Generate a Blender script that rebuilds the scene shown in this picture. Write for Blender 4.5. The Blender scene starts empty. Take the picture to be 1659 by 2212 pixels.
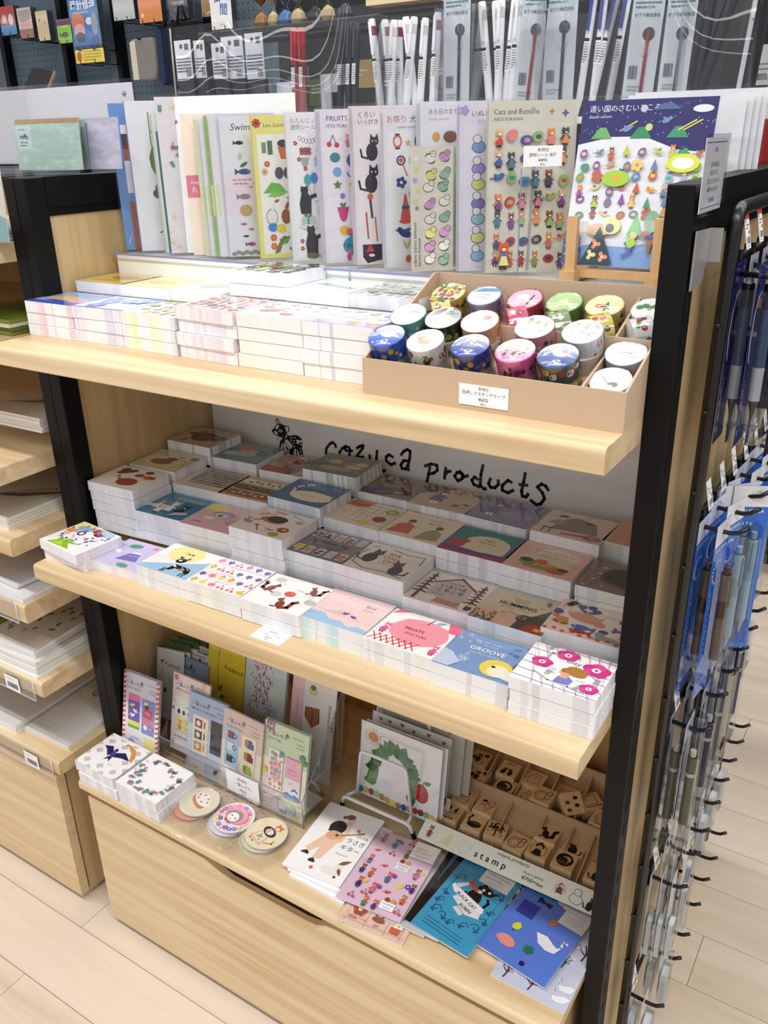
import bpy, math, random
from math import sin, cos, pi, radians
from mathutils import Vector, Matrix
SC = bpy.context.scene
COL = SC.collection
# ---------------------------------------------------------------- camera
def look(az, el, roll):
    f = Vector((sin(az)*cos(el), cos(az)*cos(el), sin(el)))
    r = f.cross(Vector((0, 0, 1))).normalized(); u = r.cross(f)
    c, s = cos(roll), sin(roll)
    return c*r + s*u, -s*r + c*u, f
cd = bpy.data.cameras.new('camera'); cam = bpy.data.objects.new('camera', cd); COL.objects.link(cam)
cr, cu, cf = look(-0.577028, -0.415130, -0.0236159)
cam.matrix_world = Matrix(((cr.x, cu.x, -cf.x, 1.125573), (cr.y, cu.y, -cf.y, -0.710277), (cr.z, cu.z, -cf.z, 1.381047), (0, 0, 0, 1)))
cd.sensor_fit = 'VERTICAL'; cd.sensor_height = 24.0; cd.lens = 24.0*1852.838/2212; cd.clip_start = 0.02; cd.clip_end = 60
SC.camera = cam
# ---------------------------------------------------------------- world, lamps, exposure
w = bpy.data.worlds.new('shop_air'); SC.world = w; w.use_nodes = True
w.node_tree.nodes['Background'].inputs[0].default_value = (0.93, 0.95, 1.0, 1)
w.node_tree.nodes['Background'].inputs[1].default_value = 0.44
def strip(name, loc, sx, sy, power, rot=(0, 0, 0), col=(1.0, 0.98, 0.96)):
    l = bpy.data.lights.new(name, 'AREA'); l.shape = 'RECTANGLE'; l.size = sx; l.size_y = sy; l.energy = power*.62; l.color = col
    o = bpy.data.objects.new(name, l); o.location = loc; o.rotation_euler = rot; COL.objects.link(o); return o
# rows of ceiling line lamps of the shop, 2.75 m up
for y_ in (-3.0, -4.6, -6.2, -7.8, -9.4): strip('ceiling_line_lamp', (-4.0, y_, 2.75), 20.0, 0.13, 52)
strip('ceiling_line_lamp', (0.4, -0.72, 2.75), 4.6, 0.10, 74)
strip('ceiling_line_lamp', (0.4, 0.95, 2.75), 4.6, 0.10, 40)
strip('ceiling_line_lamp', (0.4, 2.2, 2.75), 4.6, 0.10, 40)
strip('ceiling_line_lamp', (2.6, 0.6, 2.75), 0.10, 4.0, 6)
SC.view_settings.view_transform = 'Standard'; SC.view_settings.look = 'None'; SC.view_settings.gamma = 1.0
SC.view_settings.use_curve_mapping = False; SC.view_settings.exposure = 0.42
SC.cycles.max_bounces = 8; SC.cycles.diffuse_bounces = 4; SC.cycles.glossy_bounces = 3; SC.cycles.transparent_max_bounces = 24
SC.cycles.caustics_reflective = False; SC.cycles.caustics_refractive = False; SC.cycles.use_denoising = True
# ---------------------------------------------------------------- materials
def lin(c):
    if isinstance(c, tuple): return c
    if len(c) == 3: c = ''.join(k*2 for k in c)
    o = []
    for i in (0, 2, 4):
        v = int(c[i:i+2], 16)/255; o.append(v/12.92 if v <= .04045 else ((v+.055)/1.055)**2.4)
    return tuple(o)
def mat(name, c='fff', rough=.5, metal=0, spec=.5, coat=0):
    m = bpy.data.materials.new(name); m.use_nodes = True
    b = m.node_tree.nodes['Principled BSDF']
    b.inputs['Base Color'].default_value = (*lin(c), 1); b.inputs['Roughness'].default_value = rough
    b.inputs['Metallic'].default_value = metal; b.inputs['Specular IOR Level'].default_value = spec
    if coat: b.inputs['Coat Weight'].default_value = coat; b.inputs['Coat Roughness'].default_value = .08
    return m
def nd(m, t, **kw):
    n = m.node_tree.nodes.new(t)
    for k, v in kw.items():
        if k[0] == 'i' and k[1:].isdigit(): n.inputs[int(k[1:])].default_value = v
        else: setattr(n, k, v)
    return n
def lk(m, a, b): m.node_tree.links.new(a, b)
def wood(name, c1, c2, scale, rough=.42, bump=.04):
    m = mat(name, c1, rough); bs = m.node_tree.nodes['Principled BSDF']
    tc = nd(m, 'ShaderNodeTexCoord'); mp = nd(m, 'ShaderNodeMapping'); mp.inputs['Scale'].default_value = scale
    oi = nd(m, 'ShaderNodeObjectInfo'); sc_ = nd(m, 'ShaderNodeVectorMath', operation='ADD')
    ml = nd(m, 'ShaderNodeMath', operation='MULTIPLY'); ml.inputs[1].default_value = 17.0
    lk(m, oi.outputs['Random'], ml.inputs[0]); lk(m, tc.outputs['Object'], sc_.inputs[0]); lk(m, ml.outputs[0], sc_.inputs[1])
    lk(m, sc_.outputs[0], mp.inputs[0])
    n1 = nd(m, 'ShaderNodeTexNoise'); n1.inputs['Scale'].default_value = 1; n1.inputs['Detail'].default_value = 7; n1.inputs['Roughness'].default_value = .62; n1.inputs['Distortion'].default_value = .5
    lk(m, mp.outputs[0], n1.inputs['Vector'])
    r = nd(m, 'ShaderNodeValToRGB'); e = r.color_ramp.elements
    e[0].position = .26; e[0].color = (*lin(c2), 1); e[1].position = .6; e[1].color = (*lin(c1), 1)
    lk(m, n1.outputs['Fac'], r.inputs[0]); lk(m, r.outputs[0], bs.inputs['Base Color'])
    bp = nd(m, 'ShaderNodeBump'); bp.inputs['Strength'].default_value = bump; bp.inputs['Distance'].default_value = .002
    lk(m, n1.outputs['Fac'], bp.inputs['Height']); lk(m, bp.outputs[0], bs.inputs['Normal'])
    return m
WX = wood('pale_wood_grain_across', 'e2cba3', 'c3a374', (1.5, 30, 42))
WZ = wood('pale_wood_grain_upright', 'ccb184', 'b0925f', (34, 34, 1.2))
WY = wood('pale_wood_grain_deep', 'd6bb90','c0a378', (34, 2.0, 40))
WF = wood('light_floor_board', 'e5d5c1', 'd0bba2', (.9, 14, 14), .5, .02)
BLK = mat('black_powder_coat', '050506', .45, 0, .22)
WHT = mat('white_card', 'f1f1f3', .55)
KRAFT = mat('kraft_card', 'c6ad92', .75, 0, .2)
KRAFT2 = wood('kraft_tray_card', 'b99a74', 'b3936c', (60, 60, 60), .8, .0)
WIRE = mat('white_coated_wire', 'e9ebee', .3)
BWIRE = mat('black_coated_wire', '101114', .3)
STEEL = mat('brushed_steel', 'b4b4b1', .36, .55)
BEECH = wood('stamp_wood', 'dcb98c', 'cda878', (8, 60, 60), .55)
RED = mat('red_fabric', '8e1618', .8)
def vcol(name, rough, spec=.5, coat=0, lines=0.0):
    m = mat(name, 'fff', rough, 0, spec, coat); bs = m.node_tree.nodes['Principled BSDF']
    a = nd(m, 'ShaderNodeAttribute', attribute_name='Col')
    if lines:
        tc = nd(m, 'ShaderNodeTexCoord'); mp = nd(m, 'ShaderNodeMapping'); mp.inputs['Scale'].default_value = (25, 25, 3800)
        n = nd(m, 'ShaderNodeTexNoise'); n.inputs['Scale'].default_value = 1; n.inputs['Detail'].default_value = 1
        r = nd(m, 'ShaderNodeMapRange'); r.inputs[1].default_value = .3; r.inputs[2].default_value = .6; r.inputs[3].default_value = 1-lines; r.inputs[4].default_value = 1
        mx = nd(m, 'ShaderNodeMix', data_type='RGBA', blend_type='MULTIPLY'); mx.inputs[0].default_value = 1
        lk(m, tc.outputs['Object'], mp.inputs[0]); lk(m, mp.outputs[0], n.inputs['Vector']); lk(m, n.outputs['Fac'], r.inputs[0])
        lk(m, a.outputs['Color'], mx.inputs[6]); lk(m, r.outputs[0], mx.inputs[7]); lk(m, mx.outputs[2], bs.inputs['Base Color'])
    else: lk(m, a.outputs['Color'], bs.inputs['Base Color'])
    return m
PRINT = vcol('printed_cover', .07, .85)
MATTE = vcol('printed_matte', .6, .3)
EDGE = vcol('paper_edges', .8, .15, 0, .10)
PLAST = vcol('moulded_plastic', .25, .5)
METC = vcol('coloured_metal', .3, .5)
def film(name, tint, rough, f0, ripple=0.0, k=.35, top=.6):
    # clear plastic: see-through, with a mirror share that grows at grazing angles
    m = bpy.data.materials.new(name); m.use_nodes = True; nt = m.node_tree; nt.nodes.clear()
    out = nd(m, 'ShaderNodeOutputMaterial'); mix = nd(m, 'ShaderNodeMixShader'); tr = nd(m, 'ShaderNodeBsdfTransparent'); gl = nd(m, 'ShaderNodeBsdfGlossy')
    tr.inputs[0].default_value = (*tint, 1); gl.inputs['Roughness'].default_value = rough
    lw = nd(m, 'ShaderNodeLayerWeight'); lw.inputs[0].default_value = k
    mr = nd(m, 'ShaderNodeMapRange'); mr.inputs[3].default_value = f0; mr.inputs[4].default_value = top
    lk(m, lw.outputs['Fresnel'], mr.inputs[0]); lk(m, mr.outputs[0], mix.inputs[0])
    lk(m, tr.outputs[0], mix.inputs[1]); lk(m, gl.outputs[0], mix.inputs[2]); lk(m, mix.outputs[0], out.inputs[0])
    if ripple:
        tc = nd(m, 'ShaderNodeTexCoord'); n = nd(m, 'ShaderNodeTexNoise'); n.inputs['Scale'].default_value = 28; n.inputs['Detail'].default_value = 2
        b = nd(m, 'ShaderNodeBump'); b.inputs['Strength'].default_value = ripple; b.inputs['Distance'].default_value = .01
        lk(m, tc.outputs['Object'], n.inputs['Vector']); lk(m, n.outputs['Fac'], b.inputs['Height'])
        lk(m, b.outputs[0], gl.inputs['Normal']); lk(m, b.outputs[0], lw.inputs['Normal'])
    return m
FILM = film('clear_bag_film', (.985, .985, .99), .06, .02, .35, .2, .6)
ACRY = film('clear_acrylic', (.985, .987, .99), .02, .012, 0, .2, .4)
ACRE = mat('acrylic_cut_edge', '8d8fb8', .2)
# ---------------------------------------------------------------- mesh builder
class B:
    """collects shapes and links them as one mesh object"""
    def __init__(s): s.v = []; s.f = []; s.c = []; s.sm = []
    def add(s, vs, fs, col='fff', M=None, smooth=False):
        n = len(s.v); c = lin(col)
        for p in vs:
            p = Vector(p)
            if M is not None: p = M @ p
            s.v.append(p[:]); s.c.append(c)
        for f in fs: s.f.append([i+n for i in f]); s.sm.append(smooth)
        return s
    def box(s, x0, y0, z0, x1, y1, z1, col='fff', M=None):
        vs = [(x0,y0,z0),(x1,y0,z0),(x1,y1,z0),(x0,y1,z0),(x0,y0,z1),(x1,y0,z1),(x1,y1,z1),(x0,y1,z1)]
        return s.add(vs, [(3,2,1,0),(4,5,6,7),(0,1,5,4),(1,2,6,5),(2,3,7,6),(3,0,4,7)], col, M)
    def prism(s, prof, a, b, axis='x', col='fff', M=None):
        # prof: outline in the plane across the axis
        n = len(prof)
        def mk(p, t): return {'x': (t, p[0], p[1]), 'y': (p[0], t, p[1]), 'z': (p[0], p[1], t)}[axis]
        vs = [mk(p, a) for p in prof]+[mk(p, b) for p in prof]
        fs = [tuple(range(n))[::-1], tuple(range(n, 2*n))]+[(i, (i+1) % n, n+(i+1) % n, n+i) for i in range(n)]
        return s.add(vs, fs, col, M)
    def tube(s, pts, r, n=8, col='fff', M=None, r2=None):
        P = [Vector(p) for p in pts]; k = len(P); vs = []; up = None
        for i, p in enumerate(P):
            d = (P[min(i+1, k-1)]-P[max(i-1, 0)]).normalized()
            if up is None: up = Vector((0, 0, 1)) if abs(d.z) < .9 else Vector((1, 0, 0))
            a = (up - d*up.dot(d)).normalized(); bb = d.cross(a); up = a
            rr = r if r2 is None else r+(r2-r)*i/(k-1)
            for j in range(n):
                t = 2*pi*j/n; vs.append(p+(a*cos(t)+bb*sin(t))*rr)
        fs = [(i*n+j, i*n+(j+1) % n, (i+1)*n+(j+1) % n, (i+1)*n+j) for i in range(k-1) for j in range(n)]
        m = len(s.sm)
        s.add(vs, fs+[tuple(range(n))[::-1], tuple(range((k-1)*n, k*n))], col, M, True); return s
    def lathe(s, prof, n=20, col='fff', M=None, cols=None, smooth=True):
        vs = [(r*cos(2*pi*j/n), r*sin(2*pi*j/n), z) for r, z in prof for j in range(n)]
        k = len(prof)
        for i in range(k-1):
            a = vs[i*n:(i+2)*n]
            s.add(a, [(j, (j+1) % n, n+(j+1) % n, n+j) for j in range(n)], cols[i] if cols else col, M, smooth)
        return s
    def build(s, name, m, parent=None, loc=None, rot=None):
        me = bpy.data.meshes.new(name); me.from_pydata(s.v, [], s.f)
        at = me.color_attributes.new('Col', 'FLOAT_COLOR', 'POINT')
        at.data.foreach_set('color', [k for c in s.c for k in (*c, 1.0)])
        me.polygons.foreach_set('use_smooth', s.sm)
        me.materials.append(m); me.update()
        o = bpy.data.objects.new(name, me); COL.objects.link(o)
        if parent is not None: o.parent = parent
        if loc is not None: o.location = loc
        if rot is not None: o.rotation_euler = rot
        return o
def tag(o, label=None, cat=None, group=None, kind=None):
    if label: o['label'] = label
    if cat: o['category'] = cat
    if group: o['group'] = group
    if kind: o['kind'] = kind
    return o
def thing(name, label, cat, loc=(0, 0, 0), rot=(0, 0, 0), group=None):
    o = bpy.data.objects.new(name, None); o.empty_display_size = .02; COL.objects.link(o)
    o.location = loc; o.rotation_euler = rot if isinstance(rot, tuple) else (0, 0, rot)
    return tag(o, label, cat, group)
def dup(o, loc=None, rot=None, label=None, parent=None):
    c = o.copy(); COL.objects.link(c)
    if parent is not None: c.parent = parent
    if loc is not None: c.location = loc
    if rot is not None: c.rotation_euler = rot if isinstance(rot, tuple) else (0, 0, rot)
    if label: c['label'] = label
    for ch in list(o.children): dup(ch, parent=c)
    return c
# ---------------------------------------------------------------- flat print
_TX = {}
def glyphs(txt, bold=0):
    k = (txt, bold)
    if k not in _TX:
        c = bpy.data.curves.new('t', 'FONT'); c.body = txt; c.size = 1; c.resolution_u = 2; c.offset = bold
        o = bpy.data.objects.new('t', c); m = o.to_mesh()
        vs = [(v.co.x, v.co.y) for v in m.vertices]; fs = [tuple(p.vertices) for p in m.polygons]
        o.to_mesh_clear(); bpy.data.objects.remove(o); bpy.data.curves.remove(c)
        _TX[k] = (vs, fs, max([v[0] for v in vs] or [0]))
    return _TX[k]
class Art:
    """a printed sheet: flat inks in millimetres on a thin card, x to the right and y up the print"""
    def __init__(s, w, h, bg, t=.3):
        s.w, s.h = w, h; s.b = B(); s.z = 0.0
        s.b.box(0, 0, -t, w, h, 0, bg)
    def P(s, pts, c, clip=True):
        s.z += .014; vs = [(min(max(x, 0), s.w), min(max(y, 0), s.h), s.z) if clip else (x, y, s.z) for x, y in pts]
        s.b.add(vs, [tuple(range(len(vs)))], c); return s
    def R(s, x0, y0, x1, y1, c): return s.P([(x0, y0), (x1, y0), (x1, y1), (x0, y1)], c)
    def E(s, x, y, rx, ry=None, c='000', a=0, n=14):
        ry = rx if ry is None else ry; ca, sa = cos(radians(a)), sin(radians(a))
        return s.P([(x+rx*cos(2*pi*i/n)*ca-ry*sin(2*pi*i/n)*sa, y+rx*cos(2*pi*i/n)*sa+ry*sin(2*pi*i/n)*ca) for i in range(n)], c)
    def L(s, pts, wd, c):
        # a stroke: one quad per leg and a dot per joint
        s.z += .014; cl = lambda x, y: (min(max(x, 0), s.w), min(max(y, 0), s.h), s.z)
        for (x0, y0), (x1, y1) in zip(pts, pts[1:]):
            dx, dy = x1-x0, y1-y0; l = math.hypot(dx, dy) or 1; nx, ny = -dy/l*wd/2, dx/l*wd/2; ex, ey = dx/l*wd*.3, dy/l*wd*.3
            s.b.add([cl(x0-ex+nx, y0-ey+ny), cl(x0-ex-nx, y0-ey-ny), cl(x1+ex-nx, y1+ey-ny), cl(x1+ex+nx, y1+ey+ny)], [(0, 1, 2, 3)], c)
        return s
    def ring(s, x, y, r, wd, c, ry=None, n=16): 
        ry = ry or r; return s.L([(x+r*cos(2*pi*i/n), y+ry*sin(2*pi*i/n)) for i in range(n+1)], wd, c)
    def arc(s, x, y, r, a0, a1, wd, c, n=8): return s.L([(x+r*cos(radians(a0+(a1-a0)*i/n)), y+r*sin(radians(a0+(a1-a0)*i/n))) for i in range(n+1)], wd, c)
    def T(s, x, y, size, txt, c='333', a=0, al='l', bold=0, sh=0, sx=1):
        vs, fs, wd = glyphs(txt, bold); s.z += .014
        ox = {'l': 0, 'c': -wd/2, 'r': -wd}[al]; ca, sa = cos(radians(a)), sin(radians(a))
        q = [(((u+ox)*sx+sh*v)*size, v*size) for u, v in vs]
        s.b.add([(x+u*ca-v*sa, y+u*sa+v*ca, s.z) for u, v in q], fs, c); return s
    # --- motifs
    def fl(s, x, y, r, c, cc='fff', n=5, a=0):
        for i in range(n):
            t = radians(a)+2*pi*i/n; s.E(x+r*.55*cos(t), y+r*.55*sin(t), r*.5, r*.42, c, math.degrees(t), 8)
        return s.E(x, y, r*.3, None, cc, 0, 8)
    def leaf(s, x, y, l, wd, a, c):
        ca, sa = cos(radians(a)), sin(radians(a)); q = [(0, 0), (l*.3, wd/2), (l*.65, wd*.42), (l, 0), (l*.65, -wd*.42), (l*.3, -wd/2)]
        return s.P([(x+u*ca-v*sa, y+u*sa+v*ca) for u, v in q], c)
    def sprig(s, x, y, l, a, c, n=4, lw=None):
        ca, sa = cos(radians(a)), sin(radians(a)); s.L([(x, y), (x+l*ca, y+l*sa)], l*.05, c); lw = lw or l*.16
        for i in range(n):
            t = l*(.25+.75*i/n); s.leaf(x+t*ca, y+t*sa, l*.34, lw, a+50, c); s.leaf(x+t*ca, y+t*sa, l*.34, lw, a-50, c)
        return s
    def star(s, x, y, r, c, n=5, k=.45, a=90):
        return s.P([(x+(r if i % 2 == 0 else r*k)*cos(radians(a)+pi*i/n), y+(r if i % 2 == 0 else r*k)*sin(radians(a)+pi*i/n)) for i in range(2*n)], c)
    def heart(s, x, y, r, c): return s.P([(x, y-r), (x+r*.9, y+.15*r), (x+r*.85, y+.7*r), (x+.4*r, y+.85*r), (x, y+.4*r), (x-.4*r, y+.85*r), (x-.85*r, y+.7*r), (x-r*.9, y+.15*r)], c)
    def bird(s, x, y, r, c, f=1, c2=None):
        s.E(x, y, r, r*.55, c, 20*f, 10); s.E(x+f*r*.8, y+r*.5, r*.42, None, c, 0, 8)
        s.P([(x-f*r*.7, y), (x-f*r*1.8, y-r*.5), (x-f*r*1.6, y-r*.1)], c); s.P([(x+f*r*1.15, y+r*.6), (x+f*r*1.6, y+r*.45), (x+f*r*1.15, y+r*.35)], c2 or c)
        return s.leaf(x+f*r*.2, y+r*.1, r*1.3, r*.6, 180-30*f if f > 0 else 30, c2 or c)
    def fish(s, x, y, r, c, f=1):
        s.E(x, y, r, r*.45, c, 0, 10); s.P([(x-f*r*.8, y), (x-f*r*1.5, y+r*.5), (x-f*r*1.5, y-r*.5)], c); return s.E(x+f*r*.6, y+r*.1, r*.1, None, 'fff', 0, 6)
    def cat(s, x, y, r, c, f=1, eye='fff', tail=True):
        s.E(x, y, r*.7, r, c, 0, 12); s.E(x+f*r*.3, y+r*1.15, r*.55, r*.48, c, 0, 10)
        for k in (-1, 1): s.P([(x+f*r*.3+k*r*.5, y+r*1.25), (x+f*r*.3+k*r*.42, y+r*2.0), (x+f*r*.3+k*r*.05, y+r*1.5)], c); s.E(x+f*r*.3+k*r*.22, y+r*1.18, r*.09, None, eye, 0, 6)
        if tail: s.L([(x-f*r*.5, y-r*.7), (x-f*r*1.2, y-r*.5), (x-f*r*1.35, y+r*.3)], r*.22, c)
        return s
    def squir(s, x, y, r, c, f=1):
        s.E(x, y, r*.55, r*.8, c, -15*f, 10); s.E(x+f*r*.5, y+r*.9, r*.4, r*.35, c, 0, 8); s.P([(x+f*r*.3, y+r*1.1), (x+f*r*.3, y+r*1.6), (x+f*r*.6, y+r*1.2)], c)
        s.L([(x-f*r*.3, y-r*.7), (x-f*r*1.2, y-r*.3), (x-f*r*1.2, y+r*.8), (x-f*r*1.6, y+r*1.2)], r*.55, c); s.E(x+f*r*.6, y+r*.95, r*.06, None, '111', 0, 6)
        return s.L([(x+f*r*.3, y-r*.7), (x+f*r*.8, y-r*.8)], r*.25, c)
    def cherry(s, x, y, r, c='e0435f', g='3c6b3a'):
        s.L([(x-r, y), (x, y+2.2*r), (x+r, y-.2*r)], r*.2, g); s.E(x-r, y, r*.7, None, c, 0, 8); return s.E(x+r, y-.2*r, r*.7, None, c, 0, 8)
    def tree(s, x, y, h, c, tr='7a5236'):
        s.R(x-h*.05, y, x+h*.05, y+h*.3, tr); return s.P([(x-h*.28, y+h*.22), (x+h*.28, y+h*.22), (x, y+h)], c)
    def rtree(s, x, y, h, c, dots='d0605a'):
        s.R(x-h*.05, y, x+h*.05, y+h*.35, '7a5a46'); s.E(x, y+h*.62, h*.26, h*.38, c, 0, 12); s.E(x-h*.08, y+h*.5, h*.07, None, dots, 0, 6); return s.E(x+h*.07, y+h*.72, h*.07, None, dots, 0, 6)
    def doll(s, x, y, h, dress, hair='6b4226', skin='f3cdb2', f=1, legs='fff'):
        s.R(x-h*.1, y, x-h*.03, y+h*.25, legs); s.R(x+h*.03, y, x+h*.1, y+h*.25, legs)
        s.P([(x-h*.25, y+h*.18), (x+h*.25, y+h*.18), (x+h*.11, y+h*.66), (x-h*.11, y+h*.66)], dress)
        s.L([(x-h*.1, y+h*.6), (x-h*.24, y+h*.42)], h*.07, dress); s.L([(x+h*.1, y+h*.6), (x+h*.26, y+h*.5)], h*.07, dress)
        s.E(x, y+h*.8, h*.15, h*.16, hair, 0, 10); return s.E(x+f*h*.03, y+h*.77, h*.11, h*.11, skin, 0, 8)
    def beast(s, x, y, h, dress, fur='e08a3c', f=1):
        s.R(x-h*.11, y, x-h*.03, y+h*.2, '5a4034'); s.R(x+h*.03, y, x+h*.11, y+h*.2, '5a4034')
        s.P([(x-h*.2, y+h*.15), (x+h*.2, y+h*.15), (x+h*.1, y+h*.6), (x-h*.1, y+h*.6)], dress); s.L([(x-h*.08, y+h*.55), (x-h*.25, y+h*.35)], h*.06, fur); s.L([(x+h*.08, y+h*.55), (x+h*.24, y+h*.4)], h*.06, fur)
        s.E(x, y+h*.76, h*.17, h*.15, fur, 0, 10)
        for k in (-1, 1): s.P([(x+k*h*.16, y+h*.8), (x+k*h*.15, y+h), (x+k*h*.03, y+h*.88)], fur); s.E(x+k*h*.06, y+h*.78, h*.02, None, '222', 0, 5)
        return s.E(x, y+h*.71, h*.06, h*.045, 'fff', 0, 8)
    def swan(s, x, y, r, c='fff', f=1):
        s.P([(x-f*r, y+r*.35), (x-f*r*.2, y+r*.45), (x+f*r*.45, y+r*.1), (x+f*r*.95, y-r*.05), (x+f*r*.8, y-r*.5), (x+f*r*.2, y-r*.62), (x-f*r*.5, y-r*.4)], c)
        return s.L([(x+f*r*.75, y-r*.2), (x+f*r*.98, y+r*.2), (x+f*r*.88, y+r*.6), (x+f*r*1.0, y+r*.8), (x+f*r*1.2, y+r*.7)], r*.14, c)
    def gift(s, x, y, r, c, rb):
        s.R(x-r, y, x+r, y+1.3*r, c); s.R(x-r*.12, y, x+r*.12, y+1.3*r, rb); s.leaf(x, y+1.3*r, r*.8, r*.4, 35, rb); return s.leaf(x, y+1.3*r, r*.8, r*.4, 145, rb)
    def bar(s, x, y, wd, h, c='222', seed=1):
        g = random.Random(seed); t = x
        while t < x+wd:
            k = g.choice((.25, .25, .5, .75)); s.R(t, y, min(t+k, x+wd), y+h, c); t += k+g.choice((.3, .5, .7))
        return s
    def lines(s, x, y, wd, n, gap, c='555', k=.5, seed=3):
        g = random.Random(seed)
        for i in range(n):
            t = x
            while t < x+wd*(1 if i < n-1 else .7):
                l = g.uniform(.6, 2.2); s.R(t, y-i*gap, t+l, y-i*gap+k, c); t += l+.5
        return s
    def mix(s, x0, y0, x1, y1, nx, ny, pal, seed=1, kinds='fsbhtgdcklo', r=None, jit=.2):
        # a sheet of small stickers set out in staggered rows
        g = random.Random(seed); dx, dy = (x1-x0)/nx, (y1-y0)/ny; r = r or min(dx, dy)*.42
        for j in range(ny):
            for i in range(nx):
                x = x0+dx*(i+.5)+g.uniform(-jit, jit)*dx; y = y0+dy*(j+.5)+g.uniform(-jit, jit)*dy; c, c2 = g.sample(pal, 2); k = g.choice(kinds)
                if k == 'f': s.fl(x, y, r, c, c2)
                elif k == 's': s.star(x, y, r*.9, c)
                elif k == 'b': s.bird(x, y, r*.6, c, g.choice((-1, 1)), c2)
                elif k == 'h': s.heart(x, y, r*.7, c)
                elif k == 't': s.tree(x, y-r, 2.1*r, c)
                elif k == 'g': s.gift(x, y-r*.6, r*.7, c, c2)
                elif k == 'd': s.doll(x, y-r, 2.2*r, c)
                elif k == 'c': s.cat(x, y-r*.5, r*.6, c)
                elif k == 'k': s.beast(x, y-1.1*r, 2.3*r, c, g.choice(('e08a3c', '8a5a3a', '4a4a52', 'd8b48a')))
                elif k == 'l': s.sprig(x, y-r, 2*r, 80, c)
                elif k == 'x': s.fish(x, y, r*.8, c, g.choice((-1, 1)))
                elif k == 'y': s.cherry(x, y-r*.5, r*.5, c)
                else: s.E(x, y, r*.75, r*.6, c, g.uniform(0, 90), 10); s.E(x, y, r*.4, r*.3, c2, 0, 8)
        return s
    def build(s, name, m, parent=None, loc=None, rot=None):
        o = s.b.build(name, m, parent, loc, rot); o.data.transform(Matrix.Scale(.001, 4)); return o
# ---------------------------------------------------------------- room
def floor():
    b = B(); b.box(-4, -3, -.02, 5, 5, -.004, 'c9ae94')
    o = b.build('floor', mat('floor_joint', 'bfa288', .7)); tag(o, kind='structure'); g = random.Random(4)
    w0, l0, n = .12, .95, 0
    meshes = []
    for k in range(6):
        q = B(); q.box(.0006, .0006, -.004, l0-.0006, w0-.0006, 0, 'fff'); me = q.build('plank', WF, o); meshes.append(me.data)
        if k: bpy.data.objects.remove(me)
        else: me.location = (-9, 0, 0); bpy.data.objects.remove(me)
    for j in range(26):
        y = -1.0+j*w0; off = g.uniform(0, l0)
        for i in range(6):
            x = -2.2+off+i*l0
            if x > 3.0 or n > 295: continue
            p = bpy.data.objects.new('plank', meshes[g.randrange(6)]); COL.objects.link(p); p.parent = o; p.location = (x-l0, y, 0); n += 1
floor()
# ---------------------------------------------------------------- shelving units
K_, W_ = '111113', 'd9d9d2'
SIGN= [[(288.7,112.8),(288.0,117.2),(282.9,120.8),(276.8,117.6),(268.3,107.6),(266.4,98.1),(269.3,90.6),(277.4,81.8),(283.1,77.1),(291.9,81.0)],[(310.8,118.8),(302.8,113.5),(296.5,105.7),(296.6,95.5),(305.1,83.4),(311.7,84.6),(317.4,94.7),(316.5,103.6),(319.4,112.0),(317.1,117.1),(310.7,118.1),(306.7,114.2),(310.4,110.4),(323.3,112.6)],[(333.1,118.8),(339.6,123.2),(346.6,126.1),(345.2,120.9),(330.5,101.6),(339.4,103.2),(345.9,105.5)],[(330.5,101.6),(336.5,93.7),(342.6,85.8)],[(359.2,110.6),(358.6,93.3),(363.0,93.0),(370.6,97.2),(372.0,102.4)],[(374.4,121.5),(372.8,108.1),(371.1,93.4),(366.4,83.6)],[(381.4,85.8),(385.1,86.0),(389.5,89.0)],[(405.4,115.6),(398.2,118.6),(392.0,113.7),(392.4,106.1),(401.4,101.2),(410.0,106.0)],[(421.7,122.3),(427.1,129.7),(434.3,134.1),(439.5,131.8),(438.2,118.7),(435.1,106.3),(435.6,97.7)],[(434.0,113.7),(426.9,113.5),(420.8,104.7),(423.1,98.6),(430.3,98.9),(435.1,107.4)],[(467.1,111.0),(478.9,116.8),(489.8,116.6),(490.6,108.1),(483.6,101.7),(472.6,98.1)],[(476.6,111.3),(474.2,97.7),(471.0,84.5),(472.6,75.2)],[(506.0,115.3),(504.5,106.4),(503.8,96.1)],[(504.6,102.7),(509.9,109.5),(515.2,111.3)],[(546.1,109.3),(538.7,105.7),(532.6,111.7),(526.6,111.3),(522.1,104.0),(528.3,96.5),(535.8,102.3),(537.1,109.7),(531.1,114.3)],[(572.1,131.8),(568.9,115.8),(567.9,97.1),(574.6,92.1),(578.3,93.5)],[(564.0,106.3),(558.0,109.4),(553.0,102.8),(556.8,96.4),(567.2,94.1)],[(585.7,112.0),(582.4,102.9),(586.2,97.2),(593.4,98.0),(599.6,104.9),(598.7,111.7)],[(621.4,112.7),(615.6,115.0),(606.1,104.7),(606.4,96.4),(616.5,94.2),(624.7,100.1)],[(643.5,132.1),(641.4,117.3),(638.7,101.5),(640.4,93.5),(646.7,93.4),(649.9,99.0)],[(634.7,111.8),(647.8,113.1)],[(682.0,111.7),(677.6,117.6),(670.7,119.7),(664.3,113.6),(672.9,105.7),(676.8,96.9),(671.2,87.4),(664.5,83.9),(654.5,89.5)]]
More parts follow.
